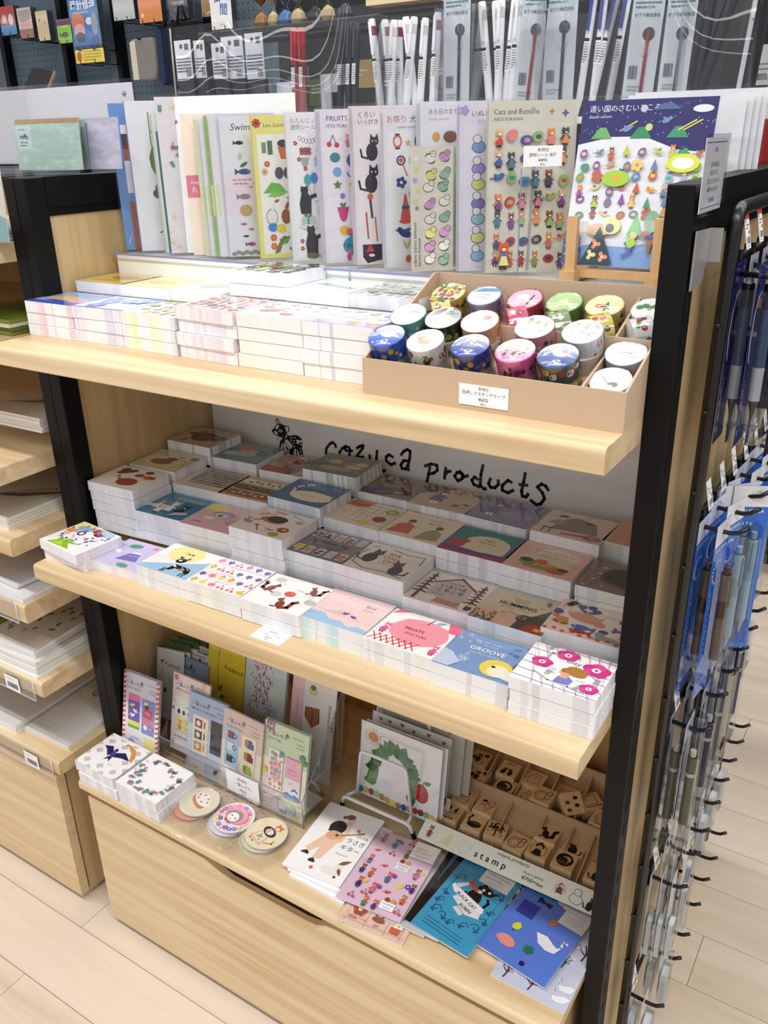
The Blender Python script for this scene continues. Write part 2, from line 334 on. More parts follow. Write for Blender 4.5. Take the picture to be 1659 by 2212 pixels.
DEER= [(K_,[(160.7,146.3),(163.6,144.5),(167.6,138.2),(162.9,136.5),(157.1,136.6),(157.6,142.3)]),(W_,[(161.6,143.3),(165.8,138.6),(161.4,137.6),(158.4,138.7)]),(K_,[(158.0,134.2),(167.6,137.6),(176.6,135.2),(182.2,129.8),(181.6,122.2),(177.8,114.0),(171.3,110.4),(163.6,111.0),(159.1,112.2),(151.5,114.1),(146.8,118.5),(146.3,121.6),(151.7,125.0),(154.5,129.9)]),(W_,[(151.2,119.2),(155.3,121.7),(159.7,118.6),(158.5,114.0),(153.9,115.1)]),(W_,[(156.1,130.1),(162.7,134.3),(164.7,131.5),(160.3,125.1),(156.3,124.5)]),(W_,[(161.1,121.4),(165.8,126.3),(171.8,124.4),(169.1,120.5)]),(K_,[(163.1,122.2),(166.0,124.7),(169.8,123.8),(166.9,121.7)]),(K_,[(177.4,135.3),(185.7,135.4),(188.7,129.6),(186.3,124.2),(180.0,121.3)]),(W_,[(178.0,133.6),(184.1,133.9),(186.7,129.3),(184.9,125.2),(180.1,123.2)]),(K_,[(179.8,119.4),(187.2,116.8),(196.6,120.2),(206.4,120.6),(213.7,116.7),(216.5,110.3),(214.9,103.7),(213.7,97.2),(217.0,81.2),(208.7,81.0),(203.7,95.5),(201.0,80.3),(199.5,80.7),(200.6,94.9),(196.7,93.6),(191.9,80.6),(184.2,80.5),(183.4,89.4),(179.6,90.0),(178.7,79.6),(170.2,80.0),(169.8,102.4),(160.4,84.1),(163.7,102.7),(171.3,110.4)]),(W_,[(174.2,107.6),(182.0,108.9),(193.3,98.8),(189.1,93.6)]),(W_,[(173.0,103.6),(176.9,103.6),(188.3,92.8),(183.5,90.7)]),(W_,[(171.9,99.6),(175.0,100.1),(178.8,89.9),(177.2,80.6),(171.8,80.9)]),(W_,[(202.8,112.4),(208.8,112.2),(216.4,113.4),(215.3,108.8),(209.3,109.1),(205.9,103.5),(201.6,106.5)]),(W_,[(210.6,106.8),(215.1,105.7),(214.2,103.6),(210.4,104.2)]),(W_,[(189.9,114.4),(192.1,115.7),(193.4,113.7),(191.4,112.4)]),(W_,[(197.2,115.9),(199.4,117.2),(200.7,115.2),(198.7,113.9)]),(W_,[(188.3,109.4),(190.5,110.7),(191.9,108.7),(189.9,107.4)]),(W_,[(195.2,109.6),(197.4,110.9),(198.7,108.9),(196.7,107.6)]),(W_,[(192.9,104.4),(195.0,105.7),(196.4,103.7),(194.4,102.5)]),(W_,[(194.7,99.0),(196.9,100.3),(198.3,98.3),(196.2,97.0)]),(W_,[(208.6,97.0),(210.7,98.3),(212.1,96.3),(210.1,95.0)]),(W_,[(208.9,91.3),(211.1,92.6),(212.4,90.6),(210.4,89.3)]),(W_,[(153.7,104.9),(158.9,109.9),(163.8,108.5),(158.1,101.8)]),(K_,[(156.2,105.6),(159.1,108.0),(161.8,107.5),(158.3,103.7)]),(W_,[(157.3,105.8),(159.0,107.4),(160.6,107.0),(158.6,104.7)]),(W_,[(178.8,116.7),(181.9,117.8),(180.8,113.2),(176.7,110.6)]),(W_,[(209.8,86.3),(214.4,86.5),(215.7,83.6),(209.5,82.5)])]
ZB, Z2, Z1, ZP = .340, .772, 1.1205, 1.2185       # tops: base deck, middle shelf, top shelf, acrylic plate
ZT = 1.335
def gondola(x0, x1, label, right_panel=True):
    g = thing('shelving_unit', label, 'shelving', ((x0+x1)/2, .43, 0)); ox, oy = (x0+x1)/2, .43
    def P(name, m, *bx):
        b = B()
        for q in bx: b.box(q[0]-ox, q[1]-oy, q[2], q[3]-ox, q[4]-oy, q[5])
        return b.build(name, m, g)
    for xa in (x0-.025, x1):
        for ya in (.108, .745):
            p = P('post', BLK, (xa, ya, 0, xa+.025, ya+.034, ZT)); bv = p.modifiers.new('edge', 'BEVEL'); bv.width = .0016; bv.segments = 2
            s = B(); xs = xa+.025 if xa > .3 else xa
            for k in range(30): s.box(xs-.0005-ox, ya+.012-oy, .1+k*.04, xs+.0006-ox, ya+.017-oy, .116+k*.04, '000')
            tag(s.build('slot', MATTE, p), kind='stuff')
        P('top_rail', BLK, (xa, .142, ZT-.042, xa+.025, .745, ZT))
        P('rail_lip', BLK, (xa+.004, .142, ZT-.054, xa+.021, .745, ZT-.042))
        P('side_panel', WZ, (xa+.0065, .142, .02, xa+.0185, .745, ZT-.054))
    P('back_panel', wood('back_panel_wood', 'c9a570', 'b18a58', (24, 24, 1.2)) if 'bw' not in globals() else bw, (x0, .432, .3, x1, .446, ZT-.02))
    return g
bw = wood('back_panel_wood', 'c19a66', 'a9834f', (24, 24, 1.2))
gondola(0, .9, 'wood and black steel shelving unit holding rows of memo blocks')
gondola(-.95, -.05, 'wood and black steel shelving unit at left holding letter paper')
def board(name, x0, x1, z0, z1, y1, label, cat='shelf', m=WX, y0=0.0):
    b = B(); r = min(.006, (z1-z0)*.4); n = 4
    prof = [(y1, z0), (y1, z1)]+[(y0+r-r*sin(pi/2*i/n), z1-r+r*cos(pi/2*i/n)) for i in range(n+1)]+[(y0, z0+.0015), (y0+.0015, z0)]
    b.prism([(p[0]-y0, p[1]-z0) for p in prof], -(x1-x0)/2, (x1-x0)/2, 'x')
    return tag(b.build(name, m, None, ((x0+x1)/2, y0, z0)), label, cat)
board('shelf_board', .0, .9, 1.094, Z1, .432, 'thick pale wood top shelf board carrying tapes, sticker sheets and memo blocks')
board('shelf_board', .0, .9, .746, Z2, .432, 'thick pale wood middle shelf board under the patterned memo blocks')
for za, zb, l in ((1.219, 1.247, 'uppermost pale wood shelf board of the left unit'), (.771, .801, 'second pale wood shelf board from the top in the left unit'),
                  (.647, .681, 'third pale wood shelf board from the top in the left unit'), (.498, .527, 'lowest pale wood shelf board of the left unit, above its deck'),
                  (.893, .921, 'pale wood shelf board of the left unit level with the middle shelf writing')):
    board('shelf_board', -.95, -.05, za, zb, .432, l)
def cabinet(x0, x1, px0, px1, zd0, zd1, label):
    g = thing('base_cabinet', label, 'cabinet', ((x0+x1)/2, 0, 0)); ox = (x0+x1)/2
    d = board('deck', x0, x1, zd0, zd1, .432, None, None); d.parent = g; d.location.x -= ox
    b = B(); b.box(px0-ox, .025, .012, px0+.018-ox, .43, zd0); b.box(px1-.018-ox, .025, .012, px1-ox, .43, zd0); b.box(px0+.018-ox, .06, 0, px1-.018-ox, .43, .05); b.box(px0+.018-ox, .06, .05, px1-.018-ox, .43, zd0-.002)
    b.build('carcass', WZ, g)
    # drawer front with a scooped finger pull along its top edge
    n = 40; top = zd0-.012; xs = [px0+(px1-px0)*i/n for i in range(n+1)]; b = B()
    def ht(x):
        t = abs(x-.5*(px0+px1)+.03); return top-.026*max(0, min(1, (.125-t)/.035))
    prof = [(px0-ox, .016)]+[(px1-ox, .016)]+[(x-ox, ht(x)) for x in reversed(xs)]
    b.prism(prof, .003, .021, 'y'); b.build('drawer_front', WX, g)
    return g
cabinet(0, .9, .016, .886, .3225, ZB, 'pale wood base cabinet with scooped drawer pull under the stamps and notebooks')
cabinet(-.95, -.05, -.933, -.072, .328, .356, 'pale wood base cabinet under the letter paper in the left unit')
# white sign board at the back of the middle compartment
sg = thing('sign_board', 'long white sign board lettered in black brush strokes behind the memo blocks', 'sign', (.45, .43, Z2))
B().box(-.446, -.003, .001, .446, 0, .318, 'e2e2df').build('board', PRINT, sg)
LET = [(0,), (1,), (2, 3), (4, 5, 6), (7,), (8, 9), (10, 11), (12, 13), (14,), (15, 16), (17,), (18,), (19, 20), (21,)]
# keep only the strokes: drop the backing sheet of the lettering mesh
def unback(o):
    import bmesh
    bm = bmesh.new(); bm.from_mesh(o.data); bm.verts.ensure_lookup_table(); bmesh.ops.delete(bm, geom=bm.verts[:8], context='VERTS'); bm.to_mesh(o.data); bm.free()
for grp in LET:
    ar = Art(900, 310, 'e2e2df', .2)
    for k in grp: ar.L(SIGN[k], 5.2, K_)
    unback(ar.build('letter', PRINT, sg, (-.45, -.0032, 0), (pi/2, 0, 0)))
ar = Art(900, 310, 'e2e2df', .2)
for c_, p_ in DEER: ar.P(p_, c_)
ob = ar.build('fawn_emblem', PRINT, sg, (-.45, -.0032, 0), (pi/2, 0, 0)); unback(ob)
# ---------------------------------------------------------------- memo blocks
BW, BD, BT = 100, 83, .0166
def cov(bg): return Art(BW, BD, bg, .25)
def c_color():
    a = cov('fbfbfd'); g = random.Random(8)
    a.R(0, 60, 40, 83, 'f3e7a8'); a.E(70, 74, 24, 12, 'b8d3ee'); a.E(28, 66, 16, 9, '8fb8dc'); a.E(52, 72, 10, 7, 'b03a6a'); a.E(66, 64, 9, 6, '7a2f52')
    a.P([(14, 4), (70, 6), (52, 18), (74, 26), (46, 24), (44, 34), (34, 22), (22, 28), (24, 16)], '8fc924'); a.P([(20, 5), (50, 8), (36, 20)], 'b4e04a')
    for k in range(46):
        x, y = g.uniform(6, 94), g.uniform(24, 78); a.E(x, y, g.uniform(1.5, 5), g.uniform(1, 3), g.choice(['d9773e', 'e9b45c', '7fa3d8', '5656a8', 'e9c3d2', '8c8c9c', '3f4f86', 'f0f0f6', 'c9b6e2', '4f9aa0']), g.uniform(0, 180), 7)
    a.ring(38, 52, 6, 2.2, '4a4ab0'); a.E(12, 50, 9, 7, 'e89a5c'); a.E(14, 40, 7, 5, 'f0c890'); return a
def c_mount():
    a = cov('cdc4ea'); a.P([(30, 20), (70, 24), (60, 46), (40, 44)], '6f68bd'); a.P([(40, 44), (60, 46), (56, 52), (46, 51)], 'ece8f6'); a.E(32, 66, 13, 7, '4d9a72', 10); a.E(58, 8, 12, 6, '4d9a72', -8); a.E(68, 72, 5, 4, 'f0708c')
    for i in range(5): a.L([(76+i*4, 44), (82+i*4, 56)], .9, '26233f')
    a.fl(14, 44, 5, 'fff', 'cdc4ea'); a.fl(21, 40, 4, 'fff', 'cdc4ea'); a.T(46, 34, 6, 'my little', 'ece8f6', 8); return a
def c_deer():
    a = cov('fbfbfa'); a.P([(0, 0), (100, 0), (100, 60), (70, 40), (0, 10)], 'a9cdea'); a.P([(0, 10), (70, 40), (100, 62), (100, 83), (0, 83)], 'fbfbfa'); a.E(44, 62, 32, 24, 'f8ee9f', 0, 20)
    a.T(38, 62, 7, '□▲●', '4a4640', -2); a.L([(34, 72), (60, 66)], .4, 'd8cf86')
    for p in ([(52, 30), (84, 28), (90, 16), (84, 12), (78, 18), (60, 18), (54, 10), (50, 14)],): a.P(p, '1c1c20')
    a.E(52, 42, 9, 7, '1c1c20', 30); a.P([(46, 46), (40, 54), (50, 52)], '1c1c20'); a.P([(56, 48), (60, 57), (62, 48)], '1c1c20'); a.E(50, 42, 3.2, 2.4, 'f2f2f2'); a.P([(48, 32), (60, 24), (56, 22), (44, 30)], 'e9e9ee')
    g = random.Random(2)
    for k in range(16): a.E(g.uniform(60, 84), g.uniform(18, 27), 1.1, None, 'f4f4f4', 0, 6)
    for x in (46, 50, 82, 88): a.L([(x, 14), (x-2, 4)], 2, '1c1c20')
    a.L([(6, 36), (22, 42)], .4, 'c8d2de'); return a
def c_frows():
    a = cov('fcfaf7'); P = ['f6b3c3', 'f3e27a', '8265b8', 'ee8fb0', 'f0c25a', 'b9d46c']; g = random.Random(3)
    for j in range(4):
        y = 8+j*21
        a.R(0, y-8, 100, y+9, 'faf1f2' if j % 2 else 'fcfaf7')
        for i in range(6):
            x = 8+i*17; k = g.choice('cfego'); c = g.choice(P)
            if k == 'c': a.cherry(x, y-2, 4, 'e36a90')
            elif k == 'f': a.heart(x, y, 6, c); a.P([(x-4, y+4), (x, y+8), (x+4, y+4)], '7fae58')
            elif k == 'g':
                for q in ((-2, 2), (2, 2), (0, -1), (-3, -1), (3, -1), (0, -4)): a.E(x+q[0], y+q[1], 2.4, None, '7a62b2', 0, 7)
            else: a.E(x, y, 6, 5, c, g.uniform(-30, 30), 12); a.leaf(x, y+5, 5, 2, 50, '7fae58')
        a.T(10+g.uniform(0, 30), y+9.5, 3.4, 'lemon & raspberry', 'c9a6b8', 0)
    return a
def c_squir():
    a = cov('fdfdfb')
    a.E(18, 70, 9, 7, 'cfcfd0'); a.E(92, 36, 9, 7, 'c9c9cb'); a.E(36, 34, 9, 7, 'd5d5d6'); a.ring(28, 60, 4, .5, '888')
    a.squir(20, 44, 11, '8a4530'); a.squir(80, 62, 10, '8a4530', -1); a.squir(58, 14, 12, '8a4530', -1); a.E(54, 42, 8.5, 7, 'e25c4c', 0, 16); a.E(57, 44, 3, 2, 'ec8a7c')
    a.arc(60, 50, 28, -30, 60, .6, 'aaa'); a.L([(24, 72), (50, 80)], .5, 'bbb'); a.T(54, 54, 5, 'りすの', '9a9a9a', 0); a.T(72, 46, 4.5, 'ノート', '9a9a9a', 0); return a
def c_bird():
    a = cov('f6d9d8'); a.P([(0, 0), (100, 0), (100, 8), (84, 12), (70, 6), (58, 14), (40, 12), (26, 22), (0, 22)], 'a5cdec'); a.P([(20, 26), (46, 26), (60, 40), (40, 36)], 'f0c6c6')
    for p in (((0, 30), (100, 22)), ((0, 52), (100, 44)), ((30, 70), (100, 62))): a.L(p, .45, 'b89aa0')
    a.bird(52, 32, 4.2, '5a50b0'); a.bird(66, 29, 4.2, '6258b8', -1); a.T(66, 58, 9, 'Bird', '8d7f88', 0); a.T(66, 51, 4, 'yuka hoshi', '8d7f88', 0); a.L([(4, 14), (14, 16)], .5, '5b8fc0'); return a
def c_fruits():
    a = cov('fdf6f5'); a.P([(88, 62), (100, 62), (100, 83), (80, 83)], 'f0698c'); a.P([(0, 70), (24, 83), (6, 83)], 'f0698c')
    a.E(56, 44, 40, 30, 'f39dab', 0, 24); a.E(38, 58, 16, 12, 'f39dab'); a.E(74, 58, 16, 12, 'f39dab'); a.leaf(64, 72, 16, 7, 30, '7fc3d8'); a.L([(56, 66), (60, 80)], 2, '7a4a60')
    for i in range(7): a.L([(4+i*9, 4), (16+i*9, 20)], 1.5, 'd43c36'); a.L([(16+i*9, 4), (4+i*9, 20)], 1.5, 'd43c36')
    a.beast(12, 22, 26, 'e85c94', 'ef7fae'); a.beast(92, 6, 24, 'e85c94', 'ef7fae', -1)
    a.T(34, 44, 8, 'FRUITS', '9a2c4c', 0, sx=1.15); a.T(40, 34, 6, 'ITOI YUKI', '9a2c4c', 0, sx=1.15); return a
def flake(a, x, y, r, c):
    for i in range(3): t = pi*i/3; a.L([(x-r*cos(t), y-r*sin(t)), (x+r*cos(t), y+r*sin(t))], r*.16, c)
def c_groove():
    a = cov('7d9bc8'); g = random.Random(6)
    for k in range(13): flake(a, g.uniform(4, 40), g.uniform(4, 80), g.uniform(2, 6), 'c9d6ec')
    for k in range(6): flake(a, g.uniform(66, 98), g.uniform(56, 80), g.uniform(2, 4.5), '5d7db2')
    a.P([(0, 0), (22, 0), (30, 14), (14, 30), (0, 34)], 'c2d0e6')
    a.E(74, 22, 20, 18, 'e8d65a', 0, 18); a.E(78, 18, 13, 12, 'f2ead0', 0, 16); a.P([(66, 10), (100, 4), (100, 26), (84, 20)], 'efeae4'); a.E(70, 24, 2.6, 2, '222'); a.P([(90, 34), (100, 34), (100, 42), (92, 44)], '93382c')
    a.T(50, 66, 4.2, 'Akira Kusaka', 'eef2fa', 0, 'c'); a.T(50, 60, 4.2, 'Illustration', 'eef2fa', 0, 'c'); a.T(50, 47, 11, 'GROOVE', 'fff', 0, 'c', .01, 0, 1.05); a.T(50, 40, 4, 'Block Memo 120 Sheets', 'eef2fa', 0, 'c'); return a
def c_day():
    a = cov('fdfdfd')
    for i in range(9): a.L([(i*13-14, 83), (i*13+26, 0)], .9, '8a3f98'); a.L([(i*13-12, 83), (i*13+28, 0)], .7, 'bfc2c4')
    for i in range(6): a.L([(0, 8+i*15), (100, 2+i*15)], .8, '7d3c90'); 
    a.E(54, 38, 33, 29, 'fdfdfd', 0, 20)
    a.L([(20, 24), (40, 14), (64, 12), (84, 8)], 2.6, 'b9b9bb'); a.L([(24, 56), (26, 68), (40, 72)], 2.4, 'b4b4b6'); a.L([(78, 46), (90, 36), (92, 24)], 2.4, 'b4b4b6')
    for x, y, n in ((34, 20, 4), (20, 70, 4), (88, 28, 4), (70, 8, 5)): a.sprig(x, y, 14, 160-20*n, 'a8a8aa', 3)
    for x, y, r in ((44, 70, 15), (22, 44, 14), (82, 56, 18), (86, 18, 12)):
        for i in range(5): t = 2*pi*i/5+.3; a.E(x+r*.42*cos(t), y+r*.36*sin(t), r*.52, r*.42, 'e0509c' if i % 2 else 'd6388c', 0, 10)
        a.E(x, y, r*.3, r*.27, 'fbe9ef'); a.E(x, y, r*.1, None, '331122', 0, 6)
    a.P([(46, 14), (64, 14), (66, 24), (58, 30), (48, 26)], '8088cc'); a.P([(50, 24), (58, 24), (60, 38), (48, 40), (46, 34), (50, 30)], 'f0aa98'); a.E(64, 42, 13, 9, 'b5823e', -18, 14); a.E(53, 40, 6, 5, 'b5823e'); a.E(50, 38, 1, .8, '332')
    a.T(46, 56, 11, 'Day', '8f9296', -4); a.T(34, 34, 5, '120', '9fa2a6'); a.T(32, 28, 5, 'notes', '9fa2a6'); a.T(68, 26, 4, 'atsuko', 'a0a3a6'); return a
def c_jam():
    a = cov('f2efea')
    for k in range(14): g = random.Random(k); a.E(24+g.uniform(-8, 16), 60+g.uniform(-8, 10), 7, 6, '5a2c26', 0, 9)
    a.E(70, 72, 8, 6, '6a3430'); a.E(62, 56, 9, 6, '7a4238', 20); a.E(84, 54, 12, 7, 'd8582a'); a.P([(80, 54), (96, 52), (94, 62)], '7a3a1e'); a.E(62, 26, 20, 15, 'a5322a', 0, 18); a.E(32, 40, 4, 3, '6a3430'); a.E(40, 32, 4, 3, '7a3a30'); return a
def c_pal():
    a = cov('2f86b0'); a.T(36, 64, 12, 'MY LITTLE PAL', 'c9d86a', -1, sx=.72); g = random.Random(3)
    a.beast(24, 18, 40, 'f2f0ea', 'c8743c'); a.beast(50, 14, 44, 'fbfbf6', 'e9e4da'); a.beast(74, 10, 42, '26262a', '2c2c30', -1); a.beast(38, 6, 34, 'f6f2ea', 'f0eee8'); a.P([(4, 20), (30, 30), (26, 36), (6, 32)], 'e8eef0'); a.P([(66, 6), (96, 20), (90, 28), (70, 20)], 'ccd2d6'); return a
def c_rab():
    a = cov('f0c9d6'); a.P([(0, 58), (44, 58), (34, 83), (0, 83)], 'f3e58a'); a.L([(0, 28), (6, 30)], .5, 'a88')
    a.E(46, 52, 20, 12, 'c9bce6'); a.E(44, 48, 14, 8, 'e9f2f6'); a.E(42, 48, 5, 4, '6a8fb0'); a.E(78, 58, 8, 7, 'f6ead0'); a.E(78, 34, 14, 10, 'dcb7cc'); a.ring(78, 34, 12, .7, '7a5a88', 8); a.E(30, 34, 14, 8, 'f6f2f2'); a.ring(46, 52, 19, .8, '6a4a78', 11); a.ring(30, 34, 13, .7, '8a6a78', 7)
    a.T(10, 14, 8, 'rabbit', '8f6a86', 0, sh=.3); return a
def c_cook():
    a = cov('f4f2ee'); a.E(44, 48, 22, 9, 'b98048', -6, 16); a.E(50, 54, 18, 11, '3a2c28', 0, 14); a.L([(18, 38), (28, 44)], 4, 'b98048'); a.R(28, 72, 52, 80, 'd8a49c'); a.L([(62, 76), (86, 70)], 1.6, '8b8b90'); a.P([(78, 62), (94, 66), (92, 56), (84, 54)], 'bdbdc0')
    a.P([(2, 36), (22, 32), (18, 24), (6, 26)], 'a2a4a6'); a.L([(4, 44), (8, 36)], 1.5, '222'); a.L([(10, 44), (12, 36)], 1.5, 'd6773a'); a.L([(14, 60), (40, 68)], 1.4, '8a4a3a'); a.L([(12, 54), (24, 68)], 1.6, '8a5a3c'); a.L([(34, 24), (46, 10)], 2, 'b0703c'); a.E(34, 25, 4, 3, 'b0703c')
    a.E(80, 28, 10, 8, 'b3342c', 0, 12); a.E(82, 29, 4, 3, 'd8d8a0'); a.E(76, 10, 9, 7, 'a8b24a', 0, 12); a.L([(52, 22), (66, 20)], 1.4, 'c43'); a.L([(56, 16), (68, 22)], 1, '333'); return a
def c_jar():
    a = cov('8f8f9a'); g = random.Random(5); cl = ['a3322c', '4a2430', 'd8a23c', '7d3a44', 'c9c9d4', 'd86a4a']
    for j, y in ((0, 56), (1, 4)):
        for i in range(5):
            x = 6+i*19; a.R(x, y, x+15, y+20, 'c8c8d2'); a.R(x+1, y+19, x+14, y+22, 'e2e2ea')
            for k in range(6): a.E(x+3+g.uniform(0, 9), y+3+g.uniform(0, 12), 2.8, None, cl[(i+j) % 6], 0, 7)
    a.E(14, 16, 9, 8, 'e3d25c'); a.T(50, 42, 9.5, 'SEASONAL JAR', '26262c', 0, 'c', 0, 0, .95); a.T(50, 32, 5.5, 'MARIKO FUKUOKA', '33333a', 0, 'c'); a.arc(50, 60, 34, 200, 340, .8, '33333a'); return a
def c_cats():
    a = cov('f0ede6'); a.cat(22, 40, 15, '4f4f54', 1, 'd8d49a'); a.cat(74, 22, 14, '4f4f54', -1, 'd8d49a'); a.L([(4, 20), (30, 8), (60, 12), (92, 6)], 1.8, '7488b4'); a.L([(40, 76), (66, 70), (92, 74), (96, 50)], 1.8, '7488b4'); a.L([(6, 60), (2, 40), (6, 22)], 1.8, '7488b4')
    a.T(42, 58, 10, 'FIVE', '3c3c42', 0); a.T(38, 47, 10, 'COOL', '8a4a44', 0); a.T(44, 36, 10, 'CATS', '8a4a44', 0); a.L([(40, 32), (66, 30)], .7, '555'); a.T(8, 70, 6, 'have', '777', 20); return a
def pine(a, x, y, h):
    a.P([(x-2.5, y), (x+2.5, y), (x+1.5, y+h), (x-1.5, y+h)], '8a4432')
    for i in range(6): z = y+h*(.3+.12*i); l = 13-1.4*i; a.leaf(x, z, l, 3, 200, '3d4640'); a.leaf(x, z, l, 3, -20, '3d4640')
def c_house():
    a = cov('efebe6'); a.R(22, 22, 78, 62, 'c9c6c2'); a.P([(16, 56), (50, 82), (84, 56), (80, 54), (50, 77), (20, 54)], '7a3430'); a.P([(22, 56), (50, 77), (78, 56)], 'c9c6c2')
    for i in range(9): a.L([(40+i*4, 8), (43+i*4, 22)], .9, '7a3a34'); 
    a.P([(38, 8), (80, 4), (76, 16), (44, 20)], 'd8a89a')
    for i in range(9): a.L([(40+i*4, 6), (44+i*4, 18)], .9, '7a3a34')
    pine(a, 12, 4, 76); pine(a, 88, 6, 70); a.E(90, 12, 5, 6, '444'); a.E(90, 19, 4, 3.4, 'e9cdb8')
    a.T(50, 60, 5.5, 'memo PaD', '66605c', 0, 'c'); a.T(50, 48, 10, 'いえいえ', '5a2c2a', 0, 'c', .01); a.T(50, 36, 10, 'こやこや', '5a2c2a', 0, 'c', .01); a.L([(28, 28), (48, 28)], .5, '888'); return a
def c_humm():
    a = cov('d6c8ac'); g = random.Random(3)
    a.P([(0, 26), (40, 36), (70, 34), (70, 0), (0, 0)], 'e3b6a2')
    for k in range(60): a.E(g.uniform(0, 30), g.uniform(0, 26)*(1-.02*k % 1), 2.1, 1.4, g.choice(['3f5a34', '56703f', '6e8150']), g.uniform(0, 180), 6)
    a.P([(58, 0), (100, 0), (100, 66), (92, 64), (84, 52), (76, 40), (60, 24)], '4e4c44'); a.E(66, 26, 11, 9, '4a4238'); a.E(64, 27, 8, 4, '8a7a50'); a.E(62, 27, 2, None, '2a2620'); a.E(70, 27, 2, None, '2a2620'); a.P([(70, 0), (100, 0), (100, 16), (84, 20), (72, 12)], 'a83a2c'); a.fl(90, 8, 5, 'd8a04a', 'e9d28a')
    for i in range(9): a.leaf(78+g.uniform(0, 22), 58+g.uniform(0, 22), 9, 3.6, g.uniform(0, 360), '5d7048')
    a.T(46, 66, 4.2, 'Akira Kusaka', '3c3a34', 0, 'c'); a.T(46, 60.5, 4.2, 'Illustration', '3c3a34', 0, 'c'); a.T(46, 48, 11, 'HUMMING', '2c2a26', 0, 'c', .012); a.T(46, 41, 4, 'Block Memo 120 Sheets', '3c3a34', 0, 'c')
    for x, y in ((44, 34), (52, 30), (76, 60), (36, 28)): a.L([(x-3, y+1), (x, y), (x+3, y+1.5)], .8, '8a7a6a')
    return a
def c_rabfish():
    a = cov('f3d3c2'); a.E(54, 44, 48, 32, 'ece8e2', 0, 22); a.E(40, 46, 22, 11, 'dd9b84', -8, 14); a.E(60, 38, 8, 6, 'dd9b84', -20); a.leaf(54, 44, 14, 5, 55, 'dd9b84'); a.E(20, 50, 4, None, 'e8b4a2')
    for x, y in ((28, 70), (40, 73), (48, 66)): a.E(x, y, 6, 5, '3f478c'); a.L([(x, y-4), (38, 58)], .7, '3c5a40')
    a.leaf(38, 58, 14, 5, 150, '3c5a40'); a.leaf(38, 58, 14, 5, 20, '3c5a40'); a.sprig(6, 62, 20, 50, '3c4c3c', 6)
    a.P([(6, 24), (26, 22), (22, 36), (10, 36)], 'e88a3c'); a.leaf(16, 20, 12, 4, 160, '3c6b3c'); a.leaf(16, 20, 12, 4, 10, '3c6b3c'); a.fish(42, 22, 12, '4f6fc4', -1); a.fish(42, 12, 11, '9c4038', -1); a.E(70, 24, 6, 4, '4a48a8'); a.fl(82, 34, 6, '7a4a98', '9a6ab8', 3); a.E(94, 52, 9, 10, 'a5683c'); a.E(84, 56, 5, None, 'c23c34'); a.sprig(90, 18, 22, 60, 'c46a6a', 5)
    a.E(80, 10, 16, 5, '9a9aa4', -8); a.E(68, 16, 6, 5, '9a9aa4'); a.leaf(94, 8, 16, 2.4, 10, '9a9aa4'); a.leaf(72, 8, 14, 3, 200, '9a9aa4'); a.E(4, 46, 8, 6, '4a3fa0'); a.E(6, 36, 4, None, 'e07a70')
    for i in range(9): a.E(4+i*11, 3+(i % 2)*3, 3, 2, 'c24a3c', 0, 8)
    a.T(60, 58, 3.4, 'A moment with flowers', '8a7f78', 0); return a
def c_pear():
    a = cov('cfd3a8'); a.E(46, 36, 40, 24, 'e6d8c2', 0, 18); a.E(44, 32, 22, 13, '8a6a54', 0, 14); a.E(54, 46, 12, 10, '8a6a54'); a.leaf(44, 54, 26, 10, 70, 'e0d0ba'); a.leaf(60, 56, 14, 6, 40, '6a4a34'); a.E(92, 62, 9, 7, '58704c'); a.star(94, 66, 7, '47603c')
    for x, y in ((80, 18), (88, 34), (76, 50), (20, 70)): a.heart(x, y, 2.4, '9aa24a')
    return a
def c_patt():
    a = cov('dcd8d0'); g = random.Random(9)
    for j in range(8):
        for i in range(12): a.ring(20+i*6.6+g.uniform(-1, 1), 20+j*8, 3.0, 1.0, '3a3836', 2.2, 7); a.E(20+i*6.6, 20+j*8, .9, None, '3a3836', 0, 5)
    a.T(8, 6, 6, 'Shinzi', '888', 0); a.L([(2, 26), (14, 34)], .5, '8a6'); return a
def c_dach():
    a = cov('c2a878')
    for y, c, s in ((64, 'e9e2d0', '26221e'), (40, '4a4440', '8a7c6c'), (16, '8a5c40', 'e6d4c0')):
        a.R(16, y-9, 84, y+9, c); a.E(16, y, 11, 9, c); a.E(84, y, 11, 9, c)
        for i in range(6): a.E(22+i*11, y+(i % 2)*4-2, 4, 3, s, 20*i, 8)
    return a
def c_swan():
    a = cov('3f6d9c'); a.E(60, 30, 38, 18, 'efe9dc', 0, 20); a.P([(96, 44), (74, 46), (88, 34)], 'efe9dc'); a.L([(24, 32), (18, 50), (26, 64), (36, 70)], 5, 'efe9dc'); a.E(36, 70, 5, 3.4, 'efe9dc', -20); a.L([(30, 72), (24, 76)], 1.4, 'd8a05c'); a.T(40, 28, 7, 'swan note', 'b9ae9c', 0, sh=.2); return a
def c_grid():
    a = cov('ece7db'); a.P([(0, 60), (6, 83), (44, 83), (40, 66), (24, 58)], 'c9713c')
    for i in range(6): a.L([(34+i*12, 10), (34+i*12, 78)], .7, '9a948a'); a.L([(30, 14+i*12), (98, 14+i*12)], .7, '9a948a')
    a.E(84, 64, 11, 9, '8ea03c'); a.E(84, 64, 7, 5.5, 'c4d07a'); a.E(80, 34, 11, 10, '8f3a38'); a.E(64, 14, 10, 8, 'e0cf6a'); a.L([(10, 40), (20, 30)], .6, '777'); return a
